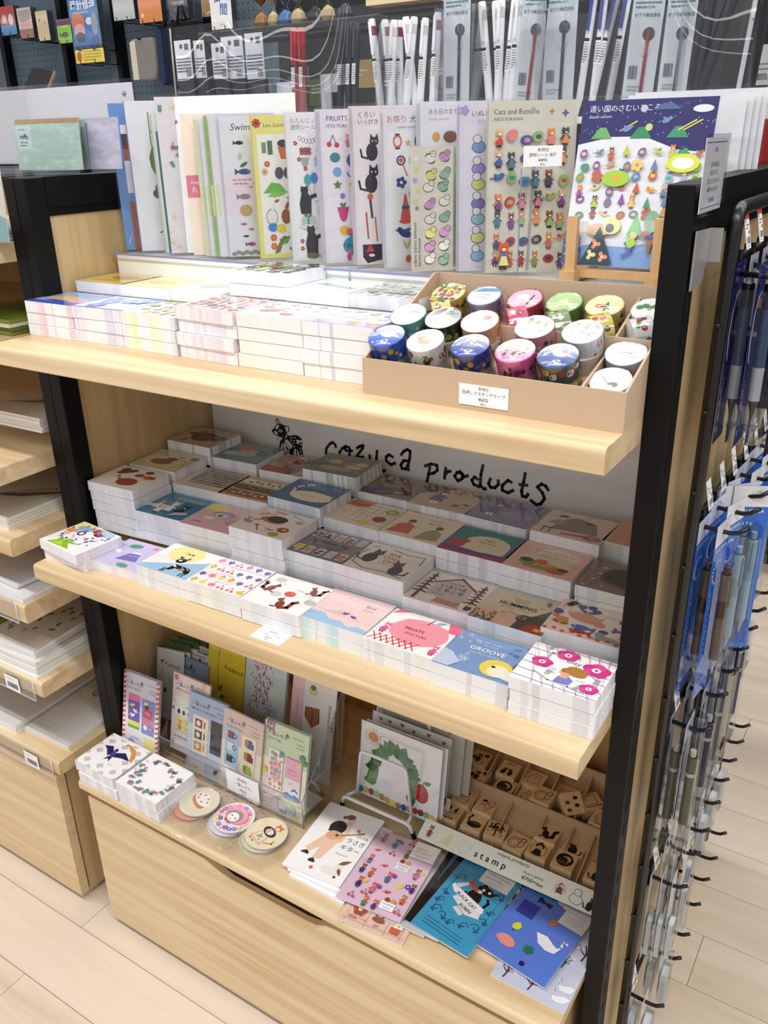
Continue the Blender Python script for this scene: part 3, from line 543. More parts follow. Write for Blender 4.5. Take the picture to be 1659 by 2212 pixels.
def c_dance():
    a = cov('eae0d2'); a.P([(8, 8), (44, 12), (38, 40), (24, 48), (14, 36)], 'c86450'); a.E(27, 54, 6, 6, '6a4632'); a.P([(56, 4), (92, 10), (86, 36), (72, 44), (62, 34)], '9aa07c'); a.E(75, 50, 6, 6, '6a4632'); a.L([(16, 40), (8, 28)], 2, 'c86450'); a.L([(34, 40), (44, 34)], 2, 'c86450')
    a.T(44, 68, 6, 'memo PaD', '8a8078', 0); a.T(52, 56, 7, '友だち', '7a7068', 0); return a
def c_teal():
    a = cov('1f7f86'); a.P([(0, 0), (100, 0), (100, 8), (0, 10)], 'a31c48'); a.P([(0, 10), (100, 8), (100, 16), (70, 22), (40, 16), (0, 18)], '3a3f9a'); a.E(58, 40, 34, 26, 'e4ddcc', 0, 20); a.P([(24, 16), (92, 16), (92, 40), (24, 40)], 'e4ddcc')
    a.R(6, 20, 30, 36, 'b52a56'); a.E(12, 36, 7, 6, 'b52a56'); a.E(26, 38, 7, 6, 'b52a56'); a.R(8, 12, 12, 22, 'b52a56'); a.R(24, 12, 28, 22, 'b52a56'); a.E(92, 18, 3, 2, 'c43'); a.T(58, 50, 6.5, 'PABO', '3a3a40', 0, 'c'); a.T(58, 41, 5.5, 'ITOI YUKI', '3a3a40', 0, 'c'); return a
def c_wash():
    a = cov('e8bfb8'); a.E(60, 58, 30, 18, 'ede2cc', 0, 18); a.E(50, 34, 38, 24, 'e4d8bc', 0, 20); a.P([(14, 24), (30, 12), (80, 12), (88, 22), (60, 30), (36, 32)], '8f9a46'); a.E(26, 30, 10, 6, '4a3a32'); a.E(46, 32, 9, 7, 'd8583a'); a.E(72, 14, 13, 6, 'cc5a3c'); a.E(80, 22, 8, 5, '4c3a30'); a.E(56, 24, 10, 5, 'c9a44c', 10); a.L([(40, 18), (44, 26)], 2, 'e9dfae')
    a.T(52, 60, 7.5, 'W A S H O K U', '9a8a80', 0, 'c', 0, 0, 1.1); a.T(46, 48, 3.5, 'HIRABAYASHI LANA', 'a8988c', 0, 'c')
    for i in range(20): a.L([(18+i*3.4, 9), (19.6+i*3.4, 12)], .6, '8a6a4a')
    return a
def c_hat():
    a = cov('8a7c78'); a.E(64, 36, 44, 22, '5f4d4c', 0, 22); a.E(62, 46, 40, 26, '33302f', 0, 20); a.P([(48, 83), (60, 50), (100, 46), (100, 60), (68, 70)], '2a2827')
    for x, y in ((8, 6), (14, 26), (18, 44), (30, 12), (70, 6), (84, 14), (20, 62)): a.E(x, y, 3, 2.2, 'cfc8c2')
    for i in range(8): a.L([(36+i*7, 18-abs(i-4)), (39+i*7, 26-abs(i-4))], .6, 'b0a49e')
    a.T(16, 10, 5, 'N  I  K  I', '3a3432', 0); a.T(60, 2, 5, 'Y  U  K  I', '3a3432', 0); return a
def c_turk():
    a = cov('b9a290'); a.E(50, 42, 26, 22, '4a2c20', 0, 18); a.E(52, 44, 14, 12, '7a3a24'); a.E(78, 44, 20, 14, '5f5a58', 10); a.E(20, 50, 9, 7, '4a2c20'); a.P([(12, 50), (4, 46), (14, 44)], 'a04a2c'); a.leaf(24, 54, 22, 6, 60, '4a2c20'); a.leaf(28, 26, 20, 7, 250, '4a2c20'); a.T(40, 70, 6, 'TURKEY IN THE YARD', '5a4438', 0, sx=.8); return a
def c_tcat():
    a = cov('6f8f90'); a.E(36, 60, 14, 10, 'd0643c'); a.E(56, 40, 26, 15, 'a8b4ac', 10); a.E(80, 46, 14, 9, '55706c'); a.P([(70, 50), (66, 64), (78, 56)], '55706c'); a.E(26, 30, 16, 9, 'b8c0b4'); a.leaf(4, 40, 22, 7, 40, '47645c'); a.E(84, 20, 10, 6, '8aa09a'); return a
def c_bouq():
    a = cov('b9a596'); a.P([(0, 0), (40, 0), (34, 22), (0, 26)], 'b23c34'); a.P([(40, 0), (64, 0), (78, 54), (30, 54)], '9a8478')
    for k in range(10): g = random.Random(k+3); a.fl(30+g.uniform(0, 46), 50+g.uniform(0, 26), 7, g.choice(['8c2c2c', 'd8cabc', 'a86a5c', '6a5a80']), 'e0d0b0')
    a.E(50, 10, 9, 8, 'b02a2a'); a.L([(46, 24), (50, 12)], 2, '4a3f88'); a.L([(58, 24), (52, 12)], 2, '4a3f88'); return a
def c_green():
    a = cov('5d6b56'); g = random.Random(4)
    a.E(50, 44, 26, 15, '7a4a3c'); a.E(34, 50, 12, 9, 'c2a04a'); a.E(66, 46, 14, 10, '8f7a9a'); a.E(82, 52, 10, 8, 'c8c23c'); a.E(50, 22, 30, 9, '9a9478'); a.E(74, 36, 16, 6, 'b9b49a')
    for i in range(12): a.E(6+i*8, 78, 1.4, None, 'd0d2c2', 0, 6)
    a.P([(0, 20), (30, 34), (0, 56)], '46573f'); return a
def c_wave():
    a = cov('8a7d72'); g = random.Random(5)
    for k in range(40): a.leaf(g.uniform(0, 70), g.uniform(20, 80), g.uniform(8, 22), 2.4, g.uniform(10, 60), g.choice(['4d4668', '6a5c50', 'b8ab98', '5a5046']))
    a.E(60, 26, 28, 12, '5c4c40'); a.E(30, 14, 30, 9, '544c80'); a.E(70, 20, 8, 5, 'a89a88'); return a
def c_figure():
    a = cov('c2b3a4'); a.P([(0, 40), (50, 83), (0, 83)], '6d7562'); a.P([(84, 70), (100, 60), (100, 83)], '7d836c'); a.doll(36, 16, 52, '6d5f92', '6a4632'); a.E(76, 40, 14, 6, 'd0c4b2'); a.bird(72, 22, 5, '5a4c44'); a.bird(86, 30, 4, '5a4c44', -1); a.L([(50, 14), (94, 18)], .7, '8a7a6a'); return a
def c_lav():
    a = cov('8a8cae'); a.doll(30, 18, 50, '6a6c98', '5a5a72', 'c2bccc'); a.E(70, 34, 24, 12, '9a9cc0'); a.T(44, 54, 5, 'illustration', '4e507c', 0); a.L([(6, 24), (20, 22)], .6, '4e507c'); a.R(0, 0, 100, 3, '6a6ac0'); return a
def c_piano():
    a = cov('d9cdc2'); a.P([(20, 20), (88, 24), (76, 58), (46, 70), (30, 60)], '8d8078'); a.P([(8, 36), (30, 36), (34, 52), (20, 54)], '9aa09c'); a.R(12, 6, 14, 22, '33302e'); a.R(22, 6, 24, 22, '33302e'); a.R(10, 20, 28, 23, '33302e'); a.E(24, 66, 8, 4, '6a4438', 10); a.E(66, 58, 8, 4, '4a3a34', -10); a.P([(40, 8), (70, 12), (84, 14), (84, 20), (40, 12)], 'a5504a'); a.E(84, 14, 14, 8, 'b0605a'); a.E(84, 14, 4, 2.4, 'd8b0a4'); a.T(38, 40, 6, 'MEMO', 'b0a498', 0); return a
def c_salm():
    a = cov('d8a086'); a.P([(50, 0), (100, 0), (100, 83), (70, 83)], 'c98a70')
    for x, y in ((26, 20), (40, 40), (56, 24), (68, 54), (30, 64), (46, 74)): a.L([(x, y), (x+8, y+6), (x+14, y+2)], .8, '7a4a3c'); a.E(x+6, y+10, 3, 1.4, 'a5644e', 30)
    return a
# --- top shelf, seen edge on: pale washes with their motif
def c_t1():
    a = cov('8fb0dc'); a.R(0, 0, 100, 16, '4f56b8'); a.E(40, 40, 30, 15, 'e0b872', 8); a.E(60, 64, 24, 10, '7fa8d4'); a.E(82, 30, 20, 14, 'd8a8c4'); a.P([(20, 20), (60, 14), (80, 22), (30, 28)], '4a5cc0'); a.E(70, 76, 22, 6, 'c79ac8'); return a
def c_t2():
    a = cov('f2f3fb')
    for k in range(7): g = random.Random(k); a.fl(14+g.uniform(0, 76), 12+g.uniform(0, 60), 15, '8ba2e2', 'c9d6f4', 6)
    a.R(0, 0, 100, 2, '4d5fd0'); return a
def c_t3():
    a = cov('fbfaf3').mix(4, 4, 96, 80, 5, 4, ['c9c23a', '7f9a3a', 'b08a4a', 'c97a6a', 'e0d890'], 5, 'lofy', 9); return a
def c_t4(): return cov('f6e6ea').mix(4, 4, 96, 80, 6, 5, ['e59a8a', 'd8b0a8', 'c97a8a', 'efb8a0', '9a8a88'], 6, 'fgkdo', 8)
def c_t5():
    a = cov('f5f3f3').mix(4, 40, 96, 80, 4, 2, ['d8a0a0', 'c9b0b8', '8a7a80'], 7, 'fyo', 8); a.E(30, 30, 14, 9, 'd8775a', 20); a.E(64, 18, 10, 6, 'c95a4a'); a.L([(40, 36), (56, 30)], 1.5, '5a4a48'); return a
def c_t6(): return cov('cfc6e6').mix(4, 4, 96, 80, 4, 3, ['f0efb8', 'eae4f6', 'a99cd2', 'e8d070'], 8, 'sfb', 11)
def c_b1():
    a = cov('d9bf62'); a.E(60, 50, 30, 16, 'a87a34'); a.ring(74, 70, 20, 3, 'f2ead2', 9); a.E(40, 24, 26, 10, 'c9a24a'); return a
def c_b2():
    a = cov('f3eab0'); a.E(50, 40, 28, 16, 'e9d98a'); a.ring(50, 40, 20, 1.6, 'd8c48a', 12); return a
def c_b3():
    a = cov('eef3ec'); a.sprig(20, 20, 60, 40, 'a9c2a4', 6); return a
def c_b4(): return cov('f4f5f2').mix(4, 4, 96, 80, 6, 5, ['3f4844', '9ab06a', '6a7a70', 'b8bcb8'], 9, 'lfo', 9)
def c_b5():
    a = cov('f5f7f5'); a.E(56, 40, 34, 8, '9dbba4', -14); a.E(28, 48, 12, 7, '9dbba4', 20); a.L([(80, 34), (96, 52)], 4, '9dbba4'); return a
def c_b6(): return cov('e9ece6').mix(2, 2, 98, 81, 7, 5, ['b9c4b0', 'd8d6bc', 'a8b4b0', 'c9c4c8'], 10, 'fl', 8)
def pages(seed, tints, w=BW, d=BD, t=BT):
    """the body of a block: cut sheet edges, here and there tinted where print bleeds off"""
    g = random.Random(seed); b = B(); w, d = w/1000, d/1000; z0, z1 = .0003, t-.0004
    b.add([(0, 0, z1), (w, 0, z1), (w, d, z1), (0, d, z1), (0, 0, z0), (w, 0, z0), (w, d, z0), (0, d, z0)], [(0, 1, 2, 3), (7, 6, 5, 4)], 'f4f4f5')
    def side(p, q, n):
        x = 0
        while x < 1:
            l = min(1-x, g.choice((.02, .03, .05, .09, .14))); c = g.choice(tints) if g.random() < .45 else 'f1f1f3'
            a = [p[k]+(q[k]-p[k])*x for k in (0, 1)]; e = [p[k]+(q[k]-p[k])*(x+l) for k in (0, 1)]
            b.add([(*a, z0), (*e, z0), (*e, z1), (*a, z1)], [(0, 1, 2, 3)], c); x += l
            if l <= 0: break
    side((0, 0), (w, 0), 12); side((w, 0), (w, d), 8); side((w, d), (0, d), 4); side((0, d), (0, 0), 4)
    return b
def pile(x, y, ztop, rot, n, art, pic, tints, group, where, seed, t=BT, jit=.0016, w=BW, d=BD, off=None):
    """n blocks, the topmost with its printed cover; lower ones show their edges only"""
    g = random.Random(seed); pg = None; th = t
    for k in range(n):
        z = ztop-t*(k+1); dx, dy, dr = (0, 0, 0) if k == 0 else (g.uniform(-jit, jit), g.uniform(-jit, jit)*.7, g.uniform(-.8, .8))
        if off and k in off: dx, dy, dr = off[k]
        if n > 1 and k: lab = '%s block down in the pile topped by %s' % (['', 'second', 'third', 'fourth', 'fifth'][k], pic)
        else: lab = 'memo block with %s, %s' % (pic, where)
        m = thing('memo_block', lab, 'memo block', (x+dx, y+dy, z), radians(rot+dr), group)
        if pg is None: o = pages(seed, tints, w, d, t).build('page_block', EDGE, m); pg = o.data
        else: o = bpy.data.objects.new('page_block', pg); COL.objects.link(o); o.parent = m
        if k == 0: art().build('cover', PRINT, m, (0, 0, t))
WT = ['ecedf0', 'e6e8ea', 'f4f4f5']
PK = ['fbdfe4', 'f6d3da', 'e9ecf4', 'f4f4f5']; LV = ['e0dcee', 'd6d2e6', 'e9e6f2']; YL = ['f6f4dc', 'f1f0c4', 'eeeed8', 'e4e6e6']; GY = ['e4e6e8', 'dcdfe3', 'eceef0']; LM = ['e2dfe3', 'e0dde1', 'e6e4e7']
MID = 'memo blocks on the middle shelf'
for nm, x, y, n, rot, cnt, art, pic, tints in [
    ('', -.006, .024, 2, -6.2, 2, c_color, 'crowded multicoloured cover and green leaf', ['f2f2fa', 'e0e4f4', 'f4e8ea']),
    ('', .095, .038, 1, 3, 1, c_mount, 'lilac cover and purple mountain', ['f4eeee', 'efe6ea']),
    ('', .196, .040, 2, .6, 2, c_deer, 'spotted fawn under a yellow disc', WT), ('', .297, .040, 2.05, 1.4, 2, c_frows, 'rows of small fruits on white', ['f5f6ee', 'ecece4']),
    ('', .399, .040, 2.05, 1, 2, c_squir, 'three brown squirrels and a red ball', WT), ('', .495, .048, 1.95, .8, 2, c_bird, 'two birds in a pink sky', ['d8f0ea', 'cfe6ea', 'e8f4f4']),
    ('', .598, .044, 2, 0, 2, c_fruits, 'big pink apple over a red lattice', ['f0efe6', 'e4e6ea']), ('', .698, .042, 2, .6, 2, c_groove, 'blue snowy cover and yellow hat', GY), ('', .800, .0385, 3, 1, 3, c_day, 'magenta flowers round a woman', LM),
    ('', .004, .124, 6, 3, 5, c_jam, 'dark jam blots and a red fruit', WT), ('', .100, .128, 4.1, 2.8, 3, c_pal, 'blue cover and a row of cats', WT), ('', .199, .132, 4, 2.5, 3, c_rab, 'pink and yellow cover with dozing animals', ['f0eeee', 'e8e8ea']),
    ('', .304, .130, 5.1, 0, 4, c_cook, 'kitchen tools round a brown pan', WT), ('', .400, .140, 4, .6, 3, c_jar, 'grey cover and rows of jam jars', WT), ('', .499, .140, 4, 0, 3, c_cats, 'two grey cats on cream', ['f0e8ea', 'eef0f4']),
    ('', .601, .135, 2.95, .8, 2, c_house, 'grey gabled house between two pines', WT), ('', .699, .133, 3, 0, 2, c_humm, 'beige forest cover and a dark bear', GY), ('', .794, .141, 3.5, .5, 2, c_rabfish, 'pink rabbit, two fish and flowers', ['f6e8ec', 'f0eef2']),
    ('', .002, .216, 6, 4, 2, c_pear, 'olive cover and a brown pear', GY), ('', .102, .216, 5, 4, 2, c_patt, 'dense black ring pattern on grey', WT), ('', .197, .222, 5, 3, 2, c_dach, 'three long dappled dogs on tan', WT),
    ('', .304, .222, 6, 0, 2, c_swan, 'white swan on a blue ground', ['cfd8e6', 'dfe6ee']), ('', .403, .230, 5, -1, 2, c_grid, 'picnic grid with fruit slices', ['dfe6f0']), ('', .502, .230, 5, -1, 2, c_dance, 'two ladies in red and green dresses', WT),
    ('', .602, .225, 5, 0, 2, c_teal, 'teal cover and a crimson animal', ['efe8ec', 'dfd6e4']), ('', .699, .224, 5, -1, 2, c_wash, 'pink cover and an oval lunch bowl', WT), ('', .805, .222, 4.9, .8, 2, c_hat, 'brown grey cover and a huge dark hat', ['eaf0e4', 'dfe4e4']),
    ('', .004, .306, 7, 1.5, 2, c_turk, 'dark brown turkey on tan', ['e8e0dc', 'cfc6c2', 'f0eef0']), ('', .098, .312, 6, 4, 2, c_tcat, 'dull teal cover and an orange patch', ['dfe8e4', 'e4e4e8']), ('', .205, .318, 5.6, 4, 2, c_bouq, 'bouquet of dark red flowers', WT),
    ('', .306, .310, 7, 4, 2, c_green, 'dark green cover with coloured animals', ['b9c4b8', 'c9d2c8']), ('', .397, .320, 5.6, 2, 2, c_wave, 'brown grasses and violet shadows', ['e6e8ee', 'dcdce6']), ('', .496, .320, 5.6, 1.5, 2, c_figure, 'violet figure before a green slope', ['dfe0da', 'd4d6ce']),
    ('', .594, .322, 5.6, -1.5, 2, c_lav, 'dusky lavender cover and a pale figure', ['dfe4ea', 'e9eef4']), ('', .705, .308, 6, -.5, 2, c_piano, 'grey piano and a red horn', WT), ('', .802, .326, 6, -3, 2, c_salm, 'salmon cover with thin brown leaves', ['e0e4dc', 'dadfda'])]:
    row = 1 if y < .1 else 2 if y < .2 else 3 if y < .3 else 4
    pile(x, y, Z2+BT*n, rot, cnt, art, pic, tints, MID, 'middle shelf %s' % ['', 'front row', 'second row', 'third row', 'back row'][row], int(x*997+y*3331)+5,
         off={1: (.004, .002, 5.5)} if art is c_color else {1: (.0, -.002, 1.2)} if art is c_bird else {1: (.002, .001, -1.5), 2: (.004, 0, .5), 3: (.006, .001, -2), 4: (.008, 0, 0)} if art is c_jam else None)
# the hidden step that lifts the back rows
b = B(); b.box(.104, .224, Z2, .895, .31, Z2+.048); b.box(.104, .312, Z2, .895, .405, Z2+.058); b.box(.008, .212, Z2, .102, .40, Z2+.065)
tag(b.build('display_step', WHT), 'white card step under the rear rows of memo blocks', 'display stand')
TOP = 'memo blocks on the top shelf'
for x, y, h, rot, cnt, art, pic, tints, sd, ps in [
    (-.003, .0755, 3, .5, 3, c_t1, 'blue and ochre cover and pink edges', PK, 1, 'left end of top shelf'), (.097, .077, 3, 2.5, 3, c_t2, 'blue flowers on white', LV, 2, 'second along the top shelf'),
    (.198, .079, 3, -1.5, 3, c_t3, 'olive leaves and pale yellow edges', YL, 3, 'third along the top shelf'), (.302, .076, 4, -1.8, 4, c_t4, 'small pink figures and pink edges', ['f7e4e8', 'f4dde2', 'e2e0ee'], 4, 'mid top shelf'),
    (.406, .0755, 4, -.3, 4, c_t5, 'orange and red fruit on white', ['eef1f0', 'eef2ea', 'f4f4ec'], 5, 'right of the pink edged pile'), (.508, .0735, 4, 1, 4, c_t6, 'lilac cover with yellow stars', ['d6d3e6', 'd0cde2', 'dad7ea'], 6, 'beside the box of tapes'),
    (.005, .164, 4, 1.5, 1, c_b1, 'mustard and brown cover', WT, 7, 'behind the blue and ochre pile'), (.1, .166, 4, 1, 1, c_b2, 'pale yellow cover', ['f4f2ee', 'f0efe6'], 8, 'behind the blue flower pile'), (.199, .169, 4, 1, 1, c_b3, 'a pale green sprig', ['f4f7f0', 'f2f6f4'], 9, 'behind the olive leaf pile'),
    (.316, .166, 6, 0, 2, c_b4, 'black and green leaf pattern', ['f2f2fa', 'f6f6fa'], 10, 'highest on top shelf'), (.413, .164, 5, -1, 1, c_b5, 'a pale green crocodile', ['f4f6fa', 'f2f4f8'], 11, 'behind the orange and red fruit pile'), (.512, .164, 5, 0, 1, c_b6, 'pale grey green flowers', GY, 12, 'behind the lilac pile')]:
    pile(x, y, Z1+BT*h, rot, cnt, art, pic, tints, TOP, ps, sd, off={0: (0, 0, 0), 1: (.003, .0015, .8)} if art is c_t4 else None)
b = B(); b.box(.01, .17, Z1, .31, .245, Z1+.049); b.box(.322, .17, Z1, .604, .245, Z1+.065)
tag(b.build('display_step', WHT), 'white card step under the rear blocks of the top shelf', 'display stand')
# ---------------------------------------------------------------- top shelf: plate, sticker sheets, easel
for xa, xb, l in ((.004, .452, 'left long white card box under the clear plate of sticker sheets'), (.456, .896, 'right long white card box under the clear plate of sticker sheets')):
    bx = thing('riser_box', l, 'box', ((xa+xb)/2, .34, Z1)); hw = (xb-xa)/2
    B().box(-hw, -.088, 0, hw, .088, .0475).build('box_base', mat('white_box_card', 'eef0ee', .7), bx)
    B().box(-hw, -.0888, .048, hw, .0888, ZP-Z1-.0035).build('lid', mat('white_box_lid', 'f2f3f0', .7), bx)
pl = thing('acrylic_plate', 'clear acrylic plate carrying the upright sticker sheets on the top shelf', 'plate', (.45, .34, ZP-.003))
B().box(-.449, -.0945, 0, .449, .089, .003).build('plate', ACRY, pl)
B().box(-.449, -.0952, 0, .449, -.0945, .003).build('cut_edge', ACRE, pl)
def sheet(x, y, yaw, w, h, art, label, n=0, gap=.0028, lean=1.5, z=ZP, cat='sticker sheet', name='sticker_sheet', bag=True, group=None, thick=.6, glab=None, dirn=-1):
    """an upright printed sheet in its clear bag; n more stand close behind it"""
    r = (radians(90-lean), 0, radians(yaw)); out = []
    t = thing(name, label, cat, (x, y, z), (0, 0, radians(yaw)), group)
    e = radians(90-lean)
    a = art(w, h); o = a.build('sheet', PRINT, t, (0, 0, .0015), (e, 0, 0))
    if bag:
        b = B(); k = .003; W, H = w/1000, h/1000; b.add([(-k, -.0012, 0), (W+k, -.0012, 0), (W+k, -.0012, H+.004), (-k, -.0012, H+.004)], [(0, 1, 2, 3)])
        f = b.build('clear_bag', FILM, t, (0, 0, .0008), (radians(-lean), 0, 0))
    for i in range(n):
        c = dup(t); d = gap*(i+1); c.location = (x+dirn*d*1.25*cos(radians(yaw))*.2-d*sin(radians(yaw)), y+d*cos(radians(yaw))*.35, z)
        c['label'] = (glab or label.split(',')[0].split(' with ')[0])+(' just behind the front one of its kind' if n == 1 else ', %s behind the front one' % ('first', 'second', 'third', 'fourth')[i])
    return t
PAL = ['d6456a', '3f6fb4', 'e6b53c', '5c9a5a', '8a62a8', 'e07a3c', '33343a', '7fb8d0']
def s_blue(w, h):
    a = Art(w, h, '6f9bd8'); g = random.Random(2)
    for k in range(22): x, y = g.uniform(0, w), g.uniform(0, h); a.leaf(x, y, g.uniform(12, 30), 1.6, g.uniform(40, 130), 'c3d8f2')
    a.R(14, 0, 26, h*.34, 'b0623c'); a.R(14, h*.4, 26, h*.86, 'fff'); a.R(14, h*.62, 26, h*.7, 'b0623c'); a.R(14, h*.7, 26, h*.8, '5a2e2e')
    for i in range(8): a.L([(14, h*.04+i*6), (26, h*.04+i*6)], .6, '7a3a28')
    return a
def s_egg(w, h):
    a = Art(w, h, 'f6f7fb'); a.R(0, 0, 1.6, h, '8a86c2'); a.L([(34, h-16), (34, h-60), (42, h-84), (48, h-112)], 1.6, '5f7a34'); a.L([(34, h-40), (50, h-66), (52, h-84)], 1.3, '5f7a34')
    a.P([(34, h-64), (42, h-72), (44, h-90), (38, h-108), (30, h-92), (29, h-78)], '5b7f2a'); a.leaf(36, h-34, 16, 6, -50, '7d9a3e'); a.leaf(38, h-44, 12, 6, -40, '54742c')
    a.E(46, h-122, 14, 9, '8d7896'); a.E(40, h-130, 12, 8, '6a4a66'); a.E(54, h-132, 12, 7, '5a3850'); a.E(46, h-118, 9, 4, 'b9a9c0'); a.P([(30, 26), (58, 44), (70, 40), (50, 28)], '3a4888'); a.P([(34, 27), (58, 38), (66, 38)], '7a86b8')
    a.T(36, 60, 6, 'modern', '55565e', 18, sh=.3); return a
def s_teal(w, h):
    a = Art(w, h, 'eef3ef'); a.R(5, 0, 9, h*.88, '4f7f86'); a.R(9, 10, 12, h*.4, '4f7f86'); a.R(0, 0, 2, h, 'd5e0c8'); return a
def s_flor(w, h):
    a = Art(w, h, 'f3eef0'); g = random.Random(6)
    for k in range(60):
        x, y = g.uniform(2, w-2), g.uniform(2, h-2)
        if h*.36 < y < h*.62 and g.random() < .8: continue
        q = g.randrange(5)
        if q == 0: a.ring(x, y, 3, 1.1, '3a3fa0', 2); a.ring(x+4, y-3, 2.6, 1.1, '3a3fa0', 2)
        elif q == 1:
            for i in range(4): a.E(x+g.uniform(-3, 3), y+g.uniform(-3, 3), 1.6, 1.2, 'c8407c', 30, 6)
        elif q == 2: a.sprig(x, y, 12, g.uniform(0, 180), '6f96a0', 4)
        elif q == 3:
            for i in range(4): a.leaf(x+i*2.6, y, 7, 1.8, 70, '3d4048')
        else: a.sprig(x, y, 9, g.uniform(0, 180), 'ecc48a', 3)
    return a
def s_white(w, h): return Art(w, h, 'f0f0f2')
def s_env(w, h):
    a = Art(w, h, 'f1dfcb'); a.L([(0, h), (w*.35, h-26), (w, h-30)], .8, 'd8c2ac'); a.R(0, h*.42, w, h*.58, 'd9788c'); a.T(6, h*.46, 9, '丸 帯', 'f8e4e6', 0); a.T(6, h*.52, 6, 'onego', 'f8e4e6', 0); return a
def s_swi(w, h):
    a = Art(w, h, 'eef0f8'); a.R(0, h*.3, w, h*.62, 'f2e6f0'); a.T(14, h-18, 13, 'Swimmy', '3a3a44', 0, sh=.25)
    a.fish(26, h-34, 6, '222228'); a.sprig(24, h-60, 12, 80, 'b9d8cc', 5); a.fish(30, h-72, 9, '2e5a88'); a.leaf(24, h-66, 14, 5, 30, '3f7a4a')
    for k in range(9): a.fish(16+(k*7) % 34, h*.56-(k//4)*5, 2.4, 'd88aa0')
    a.fish(28, h*.44, 8, '9a8088'); a.E(28, h*.34, 9, 8, 'c9a878'); a.fish(24, h*.24, 3.4, 'cc4a38'); a.fish(34, h*.2, 3, 'cc4a38'); a.fish(26, h*.15, 3.4, '222228'); a.fish(32, h*.09, 6, 'a33a6a')
    for k in range(8): a.E(6+k*6, 4+(k % 2)*2, 4, 2.6, '9a9488')
    return a
def s_leo(w, h):
    a = Art(w, h, 'f2ea86'); a.R(6, 6, w-4, h-24, 'fbfaf2'); a.T(16, h-15, 7.6, "Leo Lionni's", '3a3a2c', 0); a.fl(7, h-10, 6, 'c24a3a', '6a2a20', 7)
    a.R(12, h-48, 18, h-34, '7f9478'); a.R(20, h-50, 27, h-32, '5c7a5c'); a.P([(34, h-40), (50, h-40), (48, h-56), (38, h-56)], 'd8713c'); a.E(42, h-36, 8, 5, '33343a'); a.fl(18, h-62, 4, 'c46a3a', 'e9c98a', 8); a.fl(14, h-72, 4.5, 'e0c07a', 'b98a4a', 8)
    a.E(34, h-74, 6, 8, '4f5660'); a.E(46, h-74, 6, 8, '4a505a'); a.P([(10, h-100), (44, h-100), (34, h-88), (22, h-86)], '6fbf4a'); a.leaf(16, h-104, 30, 7, 10, '86c85a'); a.leaf(24, h-112, 9, 4, 20, 'b85a34'); a.leaf(42, h-106, 9, 4, -20, 'c06a40')
    a.E(20, h-132, 7, 10, 'f1efe8'); a.ring(20, h-132, 8, .8, '888', 11); a.leaf(20, h-124, 14, 5, 70, 'f1efe8'); a.E(40, h-132, 7, 10, 'a05a38'); a.leaf(40, h-124, 14, 5, 70, 'a05a38')
    a.E(20, 42, 7, 6, '3f8fd8'); a.E(32, 40, 7, 6, 'f0d83c'); a.fl(20, 28, 5, 'e46a3a', 'f0a070', 6); a.fl(20, 16, 5, 'e46a3a', 'f0a070', 6); a.P([(28, 26), (44, 30), (40, 20), (30, 18)], '5ab83c')
    a.P([(20, 6), (28, 8), (34, 24), (44, 28), (34, 30), (28, 22)], '7a7a3c'); a.fl(48, 12, 6, '3f9a3c', '2f7a2c', 4); return a
def s_bear(w, h):
    a = Art(w, h, 'f6f6f6'); a.R(6, 4, w-3, h-26, 'fdfdfd'); a.T(6, h-13, 7, 'おたんじょう', '8a8a8e', 0); a.T(6, h-21, 7, '透明シール', '6a6a6e', 0)
    for k in range(7): a.ring(18+k*4.4, h-32-4*sin(k/6*pi), 2.2, .6, '8a8678', 3, 8)
    for x, y in ((12, h-38), (16, h-58), (24, h-70), (14, 26), (14, 16)): a.fl(x, y, 3, 'b8404a', 'e8c0b8')
    for k in range(6): a.fl(20+(k % 3)*5, h-46-(k//3)*4, 3, 'a03a44', 'd8b0a0')
    a.P([(18, h-56), (30, h-56), (26, h-68), (20, h-66)], 'a9b8a4'); a.doll(44, h-72, 30, 'a9c8e0', '7a4a34'); a.E(26, h-84, 5, 7, '4a9a94'); a.E(35, h-82, 5, 7, '4a78c0'); a.L([(26, h-91), (32, h-106)], .5, '777'); a.L([(35, h-89), (33, h-106)], .5, '777')
    def bear(x, y, s):
        a.P([(x-s*.22, y), (x+s*.2, y), (x+s*.22, y+s*.55), (x+s*.1, y+s*.8), (x-s*.16, y+s*.8), (x-s*.26, y+s*.4)], '2e2e32'); a.E(x-s*.04, y+s*.9, s*.16, s*.13, '2e2e32'); a.E(x-s*.14, y+s*1.01, s*.05, None, '2e2e32', 0, 6); a.E(x+s*.06, y+s*1.02, s*.05, None, '2e2e32', 0, 6); a.L([(x+s*.1, y+s*.6), (x+s*.4, y+s*.7)], s*.14, '2e2e32')
    bear(22, h-128, 34); bear(50, h-98, 22); a.gift(46, h-130, 9, 'b9c0bc', 'c07a5a'); a.T(34, h-114, 4, 'おたんじょうび', '555', 0); a.gift(24, 46, 9, 'a4b8b0', '4a7a5c'); a.E(24, 45, 13, 3, 'c9c9c4'); bear(28, 8, 36); a.E(28, 6, 9, 4, '6a5a44'); a.E(44, 5, 7, 3, 'a0a09c'); a.star(48, 30, 5, 'd89a3c'); return a
